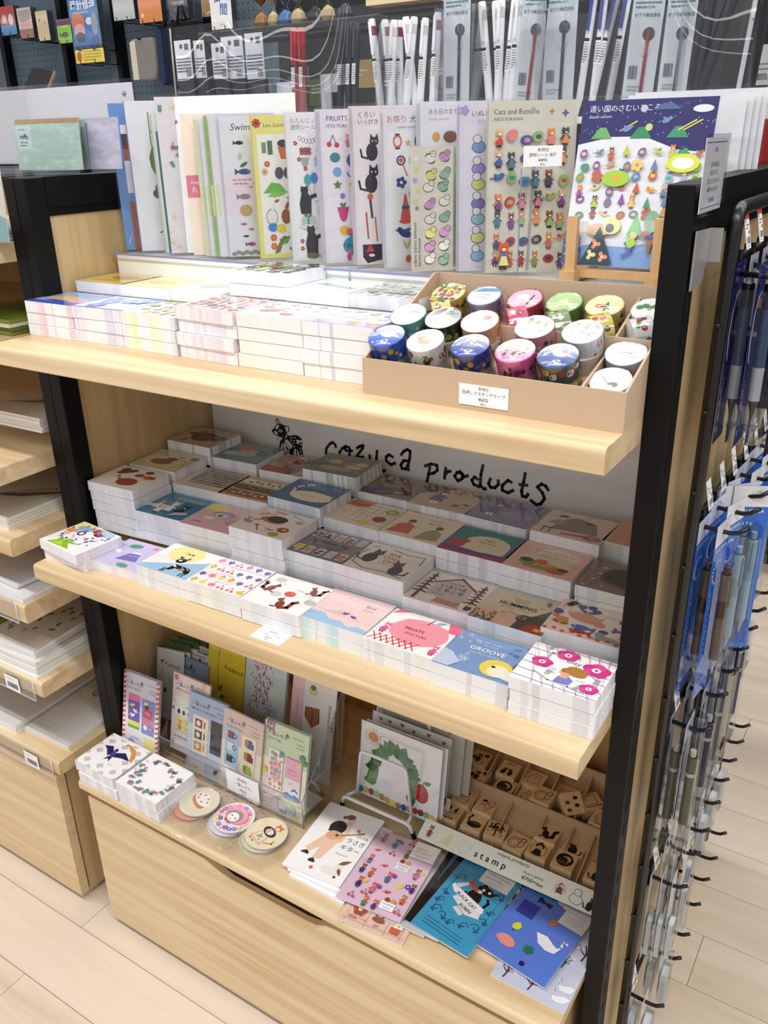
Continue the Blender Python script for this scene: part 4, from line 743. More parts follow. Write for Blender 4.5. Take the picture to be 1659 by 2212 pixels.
def s_fruit(w, h):
    a = Art(w, h, 'f0ebf6'); a.R(4, 3, w-2, h-24, 'f6f2f8'); a.T(8, h-14, 8.5, 'FRUITS', '33303c', 0, sx=1.1); a.T(8, h-22, 5.6, 'ITOI YUKI', '33303c', 0, sx=1.1)
    for i in range(7): a.L([(4, 20+i*22), (w-2, 34+i*22)], .5, 'e6d6ea')
    a.cherry(16, h-42, 5, 'd8345a'); a.beast(36, h-46, 17, 'e66a9c', 'ee8ab0'); a.E(52, h-38, 7, 5, 'e8c84a'); a.E(18, h-58, 7, 6, '3f8a9a'); a.E(44, h-62, 11, 10, '3f5cc0'); a.T(36, h-65, 6, 'MERO', '1f2f70'); a.E(20, h-76, 6, 6, '7ab0e0'); a.cat(42, h-78, 6, '2e3f9a'); a.star(20, h-92, 6.5, '6a7a44'); a.fl(44, h-92, 8, 'e0a05a', 'd04a6a', 4); a.E(26, h-106, 3.4, None, '8a7ae0'); a.E(44, h-110, 5, 8, 'b8b84a'); a.sprig(44, h-104, 9, 90, '5a8a4a', 3)
    a.P([(18, h-120), (34, h-120), (30, h-136), (26, h-139), (22, h-136)], 'd63a7c'); a.leaf(26, h-120, 7, 4, 60, '5a8a3c'); a.leaf(26, h-120, 7, 4, 120, '5a8a3c'); a.E(26, 42, 6, 6, 'f0c03c'); a.E(34, 40, 5, 5, 'e8646a'); a.E(38, 22, 14, 12, '36a0b4'); a.R(34, 34, 42, 38, '2f90a4'); a.T(24, 20, 7, 'Fight!', '1a3440', 4); a.beast(32, 2, 16, 'e23a8c', 'ec5aa0'); return a
def s_black(w, h):
    a = Art(w, h, 'f3e9e9'); a.R(5, 3, w-3, h-24, 'f6eeee'); a.T(6, h-13, 8, 'くろい', '3a3438', 0); a.T(6, h-21, 7, 'いっぴき', '3a3438', 0)
    a.cat(24, h-54, 11, '26242a'); a.cat(22, h-92, 12, '26242a'); a.E(20, h-108, 4, None, 'd8623c'); a.L([(20, h-112), (22, h-134)], 3, '33303a'); a.L([(14, 66), (16, 34)], 2.4, 'c8583c'); a.L([(26, 60), (28, 30)], 2, 'd8703c'); a.P([(8, 26), (34, 26), (34, 6), (14, 2), (8, 10)], '26242a'); a.star(18, 20, 7, 'd8343c', 3); a.E(20, 12, 4, 2, 'f0f0f0'); return a
def s_fest(w, h):
    a = Art(w, h, 'f2eef8'); a.R(5, 3, w-3, h-24, 'fafafc'); a.T(4, h-14, 9, 'お祭り', 'd85a4a', 0); a.T(34, h-14, 9, '犬はり子', '33343c', 0); a.T(18, h-21, 4.5, 'masao takahata', '7a7a84', 0, sh=.3)
    for x, y, c in ((18, h-36, 'e46a6a'), (46, h-36, '4a62a8')): a.E(x, y, 6, 8, c); a.E(x, y, 4, 5, 'f6f0f0'); a.R(x-3, y+7, x+3, y+9, '33343c'); a.R(x-3, y-9, x+3, y-7, '33343c')
    a.star(32, h-38, 5, 'dcb878'); a.ring(22, h-58, 5, 2, '3f4f98'); a.E(22, h-58, 3, None, 'e05a4a'); a.L([(24, h-62), (30, h-76)], 1.4, 'c8484a'); a.fl(38, h-58, 6, '9a9aa4', 'e9e9ee'); a.fl(22, h-84, 7, '3a4a98', 'e9eef8'); a.arc(44, h-76, 6, 0, 180, 3, 'd85a5a'); a.E(48, h-90, 8, 9, '2f4a96'); a.E(48, h-88, 3, 4, 'fff'); a.star(36, h-98, 6, 'e8a86a')
    a.P([(20, h-128), (34, h-128), (28, h-98), (26, h-98)], 'e05a58'); a.R(22, h-116, 32, h-112, '3f4f98'); a.E(27, h-131, 9, 3, 'e05a58'); a.E(48, h-128, 9, 6, 'b0987a'); a.bird(26, h-146, 9, '2e3f86', -1, '4a5ca4'); a.star(42, 44, 5, 'e8645a'); a.star(38, 14, 6, '9a9aa2'); a.leaf(28, 22, 16, 4, 70, 'd8c08a'); a.leaf(28, 22, 14, 4, 110, 'd8c08a'); a.arc(48, 30, 6, 0, 180, 3, 'd85a5a')
    a.E(36, 8, 9, 7, 'f6f0ee'); a.E(30, 10, 4, 5, 'd8624a'); a.E(42, 10, 4, 5, 'd8624a'); return a
def s_day(w, h):
    a = Art(w, h, 'eef0f6'); a.T(10, h-14, 7, 'ある日のまちなか', '3a3c44', 0, sx=.9); a.T(10, h-21, 4.6, 'Suzuki narumi', 'd87a6a', 0, sh=.2); a.E(20, h-40, 5, 6, 'e0a84a'); a.E(38, h-40, 9, 7, '8a5a44'); a.E(56, h-40, 6, 6, '3f8ab8'); a.R(0, 0, w, h-52, 'cfe2bc'); a.tree(20, h-80, 22, '5a9a5c'); return a
def s_lis(w, h):
    a = Art(w, h, 'e6e2d0'); a.R(16, 3, w-2, h-3, 'ece6d4'); g = random.Random(12)
    for i in range(8): a.L([(16, i*20), (w-2, 26+i*20)], .8, 'f6f2e6'); a.L([(16, 26+i*20), (w-2, i*20)], .8, 'f6f2e6')
    a.T(7, 6, 6, 'odoru odoru mimono', '3a3a34', 90, sh=.2); a.T(12, 6, 5, 'keisuke Kitazawa', '3a3a34', 90, sh=.2); a.E(8, h*.52, 2.6, None, '8a94a8'); 
    for k in range(5): a.E(7+g.uniform(-2, 3), h-14-k*12, 3, 3, g.choice(['b9a8d8', 'e6d88a', 'f4f0e8']))
    for j in range(8):
        for i in range(2):
            x, y = 24+i*18+g.uniform(-2, 2), h-14-j*17+g.uniform(-2, 2); c = g.choice(['f2eee2', 'e9df7a', 'd89ac8', '9ac0a4', 'f2eee2', 'f2eee2'])
            a.E(x, y, 7, 5.4, '4a4640', g.uniform(-40, 40)); a.E(x, y, 6.4, 4.8, c, 0); a.E(x+4, y+5, 4, 3.6, '4a4640'); a.E(x+4, y+5, 3.4, 3.0, c); a.E(x+3, y+5.4, .6, None, '333', 0, 5); a.E(x+5.4, y+5.4, .6, None, '333', 0, 5)
    return a
def s_inu(w, h):
    a = Art(w, h, 'ece6f4'); a.T(14, h-14, 8, 'いぬとの', '3a3a48', 0); a.T(22, h-21, 4.6, 'シンコキタジマ', '5a5a70', 0); a.fl(6, h-8, 6, 'b8a4dc', 'b8a4dc'); a.R(5, 3, w-3, h-24, 'f0ecf6')
    for y, c, d in ((h-48, '8aa8dc', 'e8f0a0'), (h-72, 'a99adc', 'e6ea9a'), (h-90, 'dfe67a', '8a8ad0'), (h-112, '8a84cc', 'a0a4e0'), (h-130, '9ad0d8', 'd890c0'), (h-152, 'e6ea8a', 'd890c0'), (h-174, '9cc8e0', '9ac89a')):
        a.E(24, y, 9, 7, '4a4a88'); a.E(24, y, 8.2, 6.2, c); a.E(22, y+9, 5.5, 5, '4a4a88'); a.E(22, y+9, 4.7, 4.3, 'f6f0f2'); a.E(40, y, 6, 7, '4a4a88'); a.E(40, y, 5.2, 6.2, d); a.E(40, y+8, 4, 3.6, d)
    return a
def s_cb(w, h):
    a = Art(w, h, 'e6e4d2'); a.R(4, 3, w-4, h-24, 'ecead8'); a.T(6, h-14, 8, 'Cats and Buttons', '33343a', 0, sx=.95); a.T(6, h-21, 5, 'AIKO FUKAWA', '33343a', 0); a.E(52, h-10, 3, None, 'b8b8ac'); a.star(74, h-12, 4, 'd8923c', 4); a.star(90, h-14, 5, '8a5ab0', 4)
    a.mix(5, 4, w-5, h-28, 6, 7, ['3f5c9c', 'c8443c', '4a7a8a', 'd88a4a', '7a4a8a', '44506a', '8fae6a', 'd87a8a'], 21, 'kkkkkookob', 9, .14); a.beast(22, 4, 34, '3f6cc0', 'd8602c'); a.P([(16, 9), (28, 9), (25, 20), (19, 20)], 'f0e08a'); a.L([(w*.5, 3), (w*.54, h*.7)], .7, '6a6a80'); return a
def s_night(w, h):
    a = Art(w, h, 'f8f9fb'); g = random.Random(14); n = h*.76
    a.P([(0, n-4), (w*.25, n+4), (w*.5, n+4), (w*.75, n-10), (w, n-14), (w, h), (0, h)], '32306e'); a.T(8, h-12, 8, '遠い国のさむいところ', 'f4f4fa', 0); a.T(8, h-19, 4.6, 'Suzuki narumi', 'e9e9f6', 0, sh=.2); a.E(w*.47, h-10, 4, None, 'c9cfe0')
    for k in range(40): a.E(g.uniform(2, w), g.uniform(n+2, h-2), .6, None, 'e6e8f8', 0, 5)
    for x, c in ((14, '7ac06a'), (58, '3f9a6a'), (98, '49a07a')): a.P([(x, n+2), (x+24, n+2), (x+16, n+14), (x+9, n+14)], c)
    for x in (46, 110, 116): a.L([(x, n+10), (x+18, n+20)], 1.6, 'e9e05a')
    a.E(78, h-30, 4, None, 'e0e48a'); a.E(w*.9, h-12, 11, 4, 'f6f8fc'); a.P([(80, h-12), (110, h-12), (100, h-5), (90, h-5)], '54709c'); a.bird(54, n+12, 5, '7f9ac8'); a.bird(96, n+20, 5, '7f9ac8')
    a.P([(0, 0), (w, 0), (w, 48), (w*.8, 34), (w*.5, 22), (w*.2, 24), (0, 16)], '8db4ea'); a.E(w*.86, 78, 26, 14, 'a8cdee'); a.E(w*.86, 78, 12, 5, 'f2f6fa')
    a.mix(2, 52, w-2, n-8, 9, 6, ['4f9a6a', 'd8923c', '8fb8e0', 'b9cc4a', '8a5ab0', 'c8644a', 'e6c87a', '6a86a8', '6fae5a'], 15, 'tktokbfo', 7, .2)
    a.E(50, 96, 16, 9, 'a8cc4a'); a.P([(44, 94), (58, 94), (52, 100)], 'f0a83c'); a.E(w*.82, 112, 18, 10, 'd8e04a'); a.E(w*.82, 112, 12, 6, 'f4f6f8'); a.E(40, 40, 14, 7, 'd8b08a'); a.E(54, 44, 10, 9, 'e0d884'); a.E(52, 42, 5, 5, '4a4a78'); a.tree(80, 28, 30, '6fc06a'); a.rtree(98, 30, 32, '6fae8a')
    a.P([(22, 2), (60, 2), (41, 44)], '33464a'); a.fl(38, 24, 6, 'e8927a', 'f0d08a', 3); a.fl(34, 12, 6, 'ead88a', 'f6f0d0', 3); a.fl(48, 10, 6, 'e8927a', 'f0d08a', 3); a.P([(0, 2), (24, 2), (18, 34), (8, 42), (0, 38)], '4f5c86')
    for i in range(3): a.L([(2, 12+i*9), (20, 12+i*9)], 2.4, '6f9ac8')
    a.P([(96, 30), (118, 32), (116, 18), (112, 18), (110, 26), (102, 26), (100, 16), (97, 16)], 'a8744a'); a.E(93, 36, 5, 4, 'a8744a'); a.E(98, 33, 5, 3, '54409a'); a.L([(72, 26), (80, 18), (70, 12)], 3, '6a6ac0'); a.E(78, 27, 5, 6, 'a8d84a'); a.E(80, 35, 4, 4, 'e9c8a8'); return a
sheet(.010, .268, 46, 104, 212, s_blue, 'tall blue patterned sheet with brown strip, leftmost of the upright sheets', 0, cat='letter paper', name='letter_set')
sheet(.046, .266, 46, 100, 214, s_egg, 'white sheet with aubergine and green stem, leftmost end of the upright row', 0, cat='letter paper', name='letter_set')
sheet(.098, .268, 46, 96, 195, s_teal, 'thin white and teal edged sheet between aubergine and floral sheets', 1, cat='letter paper', name='letter_set', glab='thin white and teal edged sheet')
sheet(.112, .266, 46, 96, 217, s_flor, 'floral sheet with navy and pink blossoms in a clear bag', 0, cat='letter paper', name='letter_set')
sheet(.130, .282, 20, 185, 217, s_white, 'large blank white sheet standing behind the beige envelope', 0, bag=False, cat='paper sheet', name='paper_sheet', lean=2)
sheet(.163, .262, 46, 60, 193, s_env, 'beige envelope with a rose band', 0, cat='envelope', name='envelope', bag=False)
for i, (x, c) in enumerate(((.186, 'e9f0c0'), (.197, 'f4f4f6'), (.206, '9fc66a'), (.215, 'f0f0f4'))):
    sheet(x, .264, 46, 92, 186+i*2, lambda w, h, c=c: Art(w, h, 'f4f5f8').R(0, 0, 5, h, c).R(2, h*.3, 7, h*.52, 'e9eeb0'), 'thin bagged sheet edged %s, right of the beige envelope' % ['pale yellow', 'white', 'green', 'pale grey'][i], 0)
sheet(.229, .270, 46, 92, 188, s_swi, 'pale blue sticker sheet with small dark fish', 2, glab='bagged pale blue fish sticker sheet')
sheet(.284, .274, 46, 92, 188, s_leo, 'yellow sticker sheet with crocodile and hares', 1, glab='yellow crocodile sticker sheet')
sheet(.343, .274, 44, 92, 190, s_bear, 'white sticker sheet with black bears and balloons', 1, glab='white black-bear sticker sheet')
sheet(.402, .272, 44, 92, 192, s_fruit, 'lilac sticker sheet with strawberry and blue perfume bottle', 4, glab='lilac strawberry sticker sheet')
sheet(.452, .274, 44, 92, 194, s_black, 'pale rose sticker sheet with black cats', 3, glab='pale rose black-cat sticker sheet')
sheet(.502, .268, 46, 92, 188, s_fest, 'white sticker sheet with red tower and lanterns', 2, glab='white lantern sticker sheet')
sheet(.545, .285, 42, 92, 196, s_day, 'pale sticker sheet with green meadow behind the small beige sheet', 3, glab='pale meadow sticker sheet')
sheet(.551, .2495, 42, 54, 146, s_lis, 'small beige sticker sheet with outlined white animals', 0, z=ZP)
sheet(.602, .280, 40, 92, 192, s_inu, 'lilac sticker sheet with children and dogs', 2, glab='lilac children-and-dogs sticker sheet')
sheet(.640, .279, 34, 104, 193, s_cb, 'large cream sticker sheet with dressed cats and buttons', 1, glab='large cream cats-and-buttons sticker sheet')
sheet(.738, .282, 3, 148, 181, s_night, 'white sticker sheet with navy night sky leaning on a wooden easel', 0, z=1.234, lean=15)
for i in range(4):
    sheet(.752+i*.006, .372+i*.006, 3, 148, 190+i*3, s_white, 'white backing sheet in a bag behind the night sky sheet, %s from the front' % ('first', 'second', 'third', 'fourth')[i], 0, z=ZP+.001, lean=5, cat='paper sheet', name='paper_sheet')
ez = thing('display_easel', 'small wooden easel holding the night sky sticker sheet', 'easel', (.80, .283, ZP))
EZW = wood('easel_wood', 'd9b07c', 'c89a64', (40, 40, 4))
for x in (-.048, .052): 
    B().box(x-.006, -.012, .012, x+.006, -.003, .072).build('upright', EZW, ez); B().box(x-.009, -.02, 0, x+.009, .06, .012).build('foot', EZW, ez)
B().box(-.06, -.0028, .004, .064, .012, .0125).build('cross_bar', EZW, ez)
def price(x, y, z, w, h, rows, label, rot=(pi/2, 0, 0), bg='f7f7f8'):
    a = Art(w, h, bg, .6)
    for yy, s, t in rows: a.T(w/2, yy, s, t, '222226', 0, 'c', .006)
    o = a.build('price_card', MATTE, None, (x, y, z), rot); return tag(o, label, 'price card')
price(.690, .268, 1.343, 44, 22, ((16, 4.4, '表現社'), (10.6, 4.4, '透明シール 各種'), (5, 5, '¥495'), (1.5, 2.4, '(税込)')), 'white price card in front of the cats and buttons sheet', (pi/2, 0, radians(30)))
st = thing('card_stem', 'clear plastic stem under the price card before the cats sheet', 'card holder', (.688, .2662, ZP))
B().box(0, 0, 0, .0012, .001, .123).build('stem', ACRE, st)
# ---------------------------------------------------------------- kraft box of decorated tapes
tb = thing('tape_box', 'stepped kraft cardboard box full of decorated tape rolls on the top shelf', 'box', (.609, .047, Z1))
def kbox(parent, W, segs, m, t=.0022, div1=(), div2=(), floor=True):
    """stepped tray: segs = front height, (y, height) of the mid wall, (y, height) of the back wall"""
    h0, (y1, h1), (y2, h2) = segs
    B().box(0, 0, 0, W, t, h0).build('front_wall', m, parent); B().box(t, y1, 0, W-t, y1+t, h1).build('mid_wall', m, parent); B().box(0, y2-t, 0, W, y2, h2).build('back_wall', m, parent)
    for x in (0, W-t):
        B().prism([(t, 0), (y2-t, 0), (y2-t, h2), (y2-.012, h2), (y1+.012, h1+.006), (y1, h1), (.012, h0+.004), (t, h0)], x, x+t, 'x').build('side_wall', m, parent)
    for k, (ya, yb, za, zb) in enumerate(((t, y1, .008, .008+y1*.44), (y1+t, y2-t, h1-.042, h1-.042+(y2-y1)*.44))):
        B().prism([(ya, za), (yb, zb), (yb, zb-t), (ya, za-t)], t, W-t, 'x').build('sloping_floor', m, parent)
    for x in div1: B().prism([(t, .01), (y1, .042), (y1, h1-.012), (t, h0-.002)], x, x+t, 'x').build('divider', m, parent)
    for x in div2: B().prism([(y1+t, h1-.04), (y2-t, h1-.008), (y2-t, h2-.012), (y1+t, h1-.008)], x, x+t, 'x').build('divider', m, parent)
kbox(tb, .291, (.0395, (.080, .071), (.168, .108)), KRAFT, .0024, (.245,), (.245,))
price(.728, .0462, 1.1262, 55, 21.5, ((16.4, 4, '表現社'), (11.2, 4.4, '箔押しマスキングテープ'), (5.2, 5.4, '¥605'), (1.4, 2.6, '(税込)')), 'white price card on the front of the kraft tape box')
TR, TH = .0202, .021
def tape(x, y, z, tilt, base, lid, pat, motif, label, lying=0, yaw=0, grp='decorated tape rolls in the kraft box'):
    t = thing('tape_roll', label, 'tape', (x, y, z), (tilt, 0, 0) if not lying else (0, radians(82), radians(yaw)), grp)
    b = B(); b.lathe([(.0005, 0), (TR, 0), (TR, TH), (.0005, TH)], 24, base); g = random.Random(int(x*1e5)+7)
    for k in range(26):
        th = g.uniform(0, 2*pi); zz = g.uniform(.003, TH-.006); s = g.uniform(.0018, .0045); c = g.choice(pat); q = []
        for i in range(6): a_ = 2*pi*i/6; q.append(((TR+.00006+k*4e-6)*cos(th+s*cos(a_)/TR), (TR+.00006+k*4e-6)*sin(th+s*cos(a_)/TR), min(TH, max(0, zz+s*sin(a_)))))
        b.add(q, [tuple(range(6))], c)
    b.build('roll', PRINT, t)
    a = Art(40, 40, lid, .1); a.b = B(); a.E(20, 20, 19.6, None, base, 0, 24); a.E(20, 20, 18.6, None, lid, 0, 24); motif(a); a.build('lid_label', PRINT, t, (-.02, -.02, TH+.00005))
    b = B(); b.lathe([(TR+.0006, -.0004), (TR+.0008, TH+.0004), (TR-.001, TH+.0012), (.0005, TH+.0013)], 13, 'fff', smooth=False); b.build('clear_wrap', FILM, t); return t
def m_txt(s, c, y=28, z=5): return lambda a: a.T(20, y, z, s, c, 0, 'c')
def both(*fs): return lambda a: [f(a) for f in fs]
T24 = radians(24)
def slope1(y): return Z1+.0085+(y-.047)*.44
FT = [(.627, '3355b8', '3f62c8', ['1f3478', 'e9eef8', 'd8a83c'], both(lambda a: a.E(20, 24, 9, 6, 'eef2fa'), m_txt('BOTAN', 'dfe6f6', 8, 4)), 'royal blue tape roll with a white bear on its lid'),
      (.675, 'ecebe6', 'f2f1ec', ['c05a48', '7f9a6a', 'd8a86a', '3a3a40'], both(lambda a: a.fl(12, 26, 6, 'd8644a', 'f0c08a'), lambda a: a.E(20, 18, 7, 4, 'c9b08a'), m_txt('25', '4a7a5a', 10, 6)), 'white tape roll with red flower and fawn on its lid'),
      (.728, '2f3f86', '3a4fa4', ['d8b040', '6a78b8', '1f2a5c'], both(m_txt('DEEP', 'd8c88a', 18, 7), m_txt('BLUE', 'd8c88a', 10, 7), lambda a: a.E(28, 30, 7, 5, '24306c'), lambda a: a.star(14, 30, 3, 'e6c85a')), 'dark navy starry tape roll at the front of the box'),
      (.778, 'd8609c', 'f0a8c8', ['8a2c5a', 'f0d070', '4a3a5a'], both(m_txt('AIKO', 'b03a70', 29, 5), lambda a: a.mix(8, 10, 32, 28, 3, 2, ['d8a83c', '5a4a3a', 'f4f0ea'], 3, 'fok', 5), m_txt('AIKO FUKAWA', 'b03a70', 6, 3)), 'bright pink tape roll with small cats on its lid'),
      (.823, '4a5a5c', '3f5aa0', ['e9e4d8', 'c8483c', '6a8a4a', 'd8b83c'], both(lambda a: a.P([(4, 24), (14, 36), (20, 30)], '6a9a4a'), lambda a: a.P([(26, 34), (34, 22), (24, 20)], 'c8483c'), lambda a: a.swan(20, 24, 9, 'f4f4f2'), m_txt('NEWS', 'f4f4f2', 6, 6)), 'many coloured tape roll with a white dove on its lid')]
SD = [(.631, '6fb8b0', 'bfe0dc', ['e0ead8', '3f6a6c', 'd89a5a'], both(lambda a: a.E(16, 16, 8, 3, '55605c', 10), lambda a: a.E(26, 24, 7, 3, '55605c')), 'mint tape roll with two grey whales on its lid'),
      (.675, '24322c', '33443c', ['8fb04a', 'd8c05a', '55605c'], both(lambda a: a.E(22, 20, 8, 6, '8fc04a'), m_txt('green', 'c8d87a', 29, 4)), 'black green tape roll with a lime creature on its lid'),
      (.719, 'eab48c', 'f6e2c0', ['d8784a', 'f0d8b0', '8a5a44'], both(lambda a: a.P([(12, 10), (28, 10), (26, 24), (14, 22)], '5a6a78'), lambda a: a.E(26, 27, 5, 4, 'a04a34')), 'peach tape roll with a cake on its lid'),
      (.781, 'e8a0a8', 'f2e6e4', ['4a4a58', 'f4ecee', 'd86a7a'], both(lambda a: a.mix(6, 14, 34, 32, 3, 2, ['4a7a8a', '8fae6a', 'd8a05a', '5a4a5a'], 4, 'kco', 5), m_txt('PIKO', 'd8607a', 6, 5)), 'pale pink and mint tape roll crowded with tiny animals'),
      (.832, 'e6e8ea', 'f0f2f2', ['3f5a78', 'd8705a', '8fb08a', '4a4a50'], both(lambda a: a.mix(5, 6, 35, 34, 3, 3, ['4a5a9a', 'e8906a', '8fc0a0', 'c9c9d0'], 5, 'fsol', 6)), 'white tape roll with scattered pastel flowers and cups')]
for x, ba, li, pa, mo, la in FT: tape(x, .0775, slope1(.0775)+.0195, T24, ba, li, pa, mo, la)
for x, ba, li, pa, mo, la in SD: tape(x, .1185-.002, slope1(.1185)+.0185, T24, ba, li, pa, mo, la)
for k, (x, c) in enumerate(((.627, '8fb0a8'), (.675, 'd8d4cc'), (.728, 'c9a890'), (.778, 'e0b0c0'), (.823, 'c9b45a'))): tape(x, .086, slope1(.086)-.0015, T24, c, c, [c, 'f0eee8', '8a8a86'], lambda a: 0, 'lower tape roll under the %s one' % ('royal blue', 'white red-flower', 'dark navy', 'bright pink', 'many coloured')[k])
for k, x in enumerate((.631, .675, .719, .781, .832)): tape(x, .1245-.002, slope1(.1245)-.0025, T24, 'e6dccc', 'e6dccc', ['c9a86a', '7a6a5a'], lambda a: 0, 'lower tape roll under the %s one of the second row' % ('mint', 'black green', 'peach', 'pale pink', 'white')[k])
tape(.875, .083, slope1(.083)-.002, T24, 'ecebea', 'f4f4f4', ['8a8a8a', 'e9d87a'], both(lambda a: a.E(28, 34, 6, 4, 'ecd86a'), lambda a: a.E(24, 14, 5, 4, '8a8a94'), lambda a: a.L([(8, 28), (20, 14)], .7, '888')), 'white tape roll with a grey mouse in the corner cell')
tape(.876, .120, slope1(.120)+.0005, T24, 'b9bcd4', 'dfe2f0', ['a03a48', 'd88a9a', '8a8ab0'], both(m_txt('Swimmy', '55586a', 27, 6), lambda a: a.mix(8, 8, 32, 24, 6, 3, ['c8708a', 'd89aa8', 'b0607a'], 6, 'x', 3)), 'pale blue tape roll with a shoal of pink fish on its lid')
def slope2(y): return Z1+.029+(y-.129)*.44
BK = [(.640, 'e0c05a', 'f0e2a8', ['3a4a8a', 'c8583c', '6a8a4a'], lambda a: a.mix(4, 4, 36, 36, 4, 4, ['e0b83c', '3a4a8a', 'c8583c', 'f4f0e0', '6a8a4a'], 7, 'foks', 5), 'mustard tape roll with a crowd pattern, left rear corner'),
      (.686, '8f8aa4', 'dfe0ea', ['4a5488', 'c9c0d0', '8a7a70'], both(lambda a: a.P([(4, 26), (36, 30), (30, 36), (12, 34)], '6f9ac8'), lambda a: a.E(20, 18, 10, 6, 'c9c9d0')), 'grey violet tape roll with a town on its side'),
      (.736, 'c8405a', 'f4bcc8', ['f0d8dc', '33303a', '8a2438'], both(lambda a: a.E(16, 24, 8, 5, 'f4e6e2'), lambda a: a.L([(26, 10), (28, 28)], 2, '5a2c3a')), 'crimson tape roll with a pale pink lid'),
      (.782, '6f8f5a', 'bcd49a', ['4a6a44', 'd8d8a0'], both(lambda a: a.star(20, 22, 7, 'e6e2a0')), 'green tape roll with a pale star on its lid'),
      (.827, 'dcd07a', 'f0eab8', ['2f4a38', 'c8703a'], both(lambda a: a.tree(22, 10, 18, '4a8a5a'), lambda a: a.E(16, 18, 6, 4, 'c8583c')), 'yellow tape roll with dark fir trees round its side'),
      (.876, 'e9ebea', 'f4f5f4', ['4a9a5a', 'b8403c'], both(lambda a: [a.E(8+i*5, 22+(i % 2)*3, 4, 4, '4f8f4a') for i in range(5)]), 'white tape roll with a green chain of leaves, right rear corner')]
for x, ba, li, pa, mo, la in BK: tape(x, .1925, slope2(.1925)+.014, T24, ba, li, pa, mo, la)
LY = [(.648, 'e6cf72', ['3a4a8a', 'c8583c', '6a8a4a', 'f4f0e0'], 'mustard crowd'), (.742, 'd86a80', ['f0d8dc', '33303a', 'b83a58'], 'crimson and white'), (.790, '86a06c', ['4a6a44', 'e0e0b0', 'f0f0e8'], 'green and cream'), (.836, 'e0cc6a', ['2f4a38', 'c8703a', 'b8403c'], 'yellow fir-tree'), (.878, 'e6e8e6', ['4a9a5a', 'b8403c', '5a3a6a'], 'white leaf-chain')]
for i, (x, c, pa, l) in enumerate(LY):
    tape(x-.013, .157, slope2(.165)+TR*.9, 0, c, 'f0ece0', pa, lambda a: 0, '%s tape roll lying on its side, %s' % (l, ('left end', 'second along', 'third along', 'fourth along', 'right end')[i]), 1, 34)
tape(.6865, .156, slope2(.155)+.002, T24, 'd9dce6', 'f2f3f6', ['c8453c', '3f5a9c'], both(lambda a: a.P([(6, 30), (34, 36), (14, 36)], '3f6fb4'), m_txt('JAPAN', '3f5a9c', 22, 5), m_txt('日本', '2f3f78', 14, 7), lambda a: a.E(14, 8, 3, None, 'c8453c')), 'white tape roll lettered for a country with a blue mountain')
# ---------------------------------------------------------------- base deck
def c_swal():
    a = cov('f7f6f6')
    for j in range(7):
        for i in range(7):
            if (i+j) % 2 == 0 and not (2 <= i <= 4 and 2 <= j <= 4): x, y = i*16.6, j*14; a.P([(x-8.3, y), (x, y-7), (x+8.3, y), (x, y+7)], 'cdc6c2')
    a.P([(44, 50), (30, 62), (14, 56), (26, 50), (40, 38)], '2f2a62'); a.P([(46, 50), (64, 60), (86, 48), (66, 46), (50, 40)], '2f2a62'); a.E(46, 46, 7, 5, '4a4a90', 110); a.P([(44, 40), (40, 28), (48, 34), (54, 28), (51, 40)], '2f2a62'); a.E(44, 56, 4, 4, '3a3878'); a.P([(42, 59), (38, 63), (44, 60)], '2f2a62')
    a.P([(52, 78), (58, 80), (76, 74), (88, 60), (92, 46), (84, 50), (74, 64), (60, 72)], 'd89a4c'); a.star(51, 77, 4, 'b06a3c'); a.T(58, 22, 6, 'Bird', 'd0ccd0', 0); a.T(50, 14, 4, 'cozyca', 'd0ccd0', 0); return a
def c_wreath():
    a = cov('fbfbfc'); g = random.Random(11)
    for k in range(46):
        t = 2*pi*k/46+g.uniform(-.1, .1); q = g.uniform(.72, 1.12); x, y = 50+44*q*cos(t), 41+36*q*sin(t); m = k % 5
        x, y = min(96, max(4, x)), min(79, max(4, y))
        if m == 0: a.ring(x, y, 2.6, 1, '3a3c9a', 1.8); a.ring(x+4.6, y+1.4, 2.4, 1, '3a3c9a', 1.7); a.ring(x+1.6, y-4, 2.4, 1, '3a3c9a', 1.7)
        elif m == 1: [a.E(x+u, y+v, 1.6, 1.2, 'd04a80', 30, 6) for u, v in ((0, 0), (3.4, 1), (1, -3), (4, -2.6))]
        elif m == 2: a.sprig(x, y, 12, g.uniform(0, 360), '6a948c', 5)
        elif m == 3: [a.leaf(x+i*2.6, y, 7, 1.5, 70, '33363c') for i in range(4)]
        else: a.sprig(x, y, 8, g.uniform(0, 360), 'f0cdb4', 3)
    return a
DK = 'memo boxes on the base deck'
for nm, x, y, rot, art, pic, of in (('a', -.003, .004, -1, c_swal, 'a purple swallow on grey diamonds', (.007, -.002, .6)), ('b', .1025, .003, -1.4, c_wreath, 'a wreath of tiny blossoms', (.0025, 0, .5))):
    pile(x, y, ZB+.042, rot, 2, art, pic, GY, DK, 'base deck left end', 31, t=.021, off={1: of}, w=98, d=88)
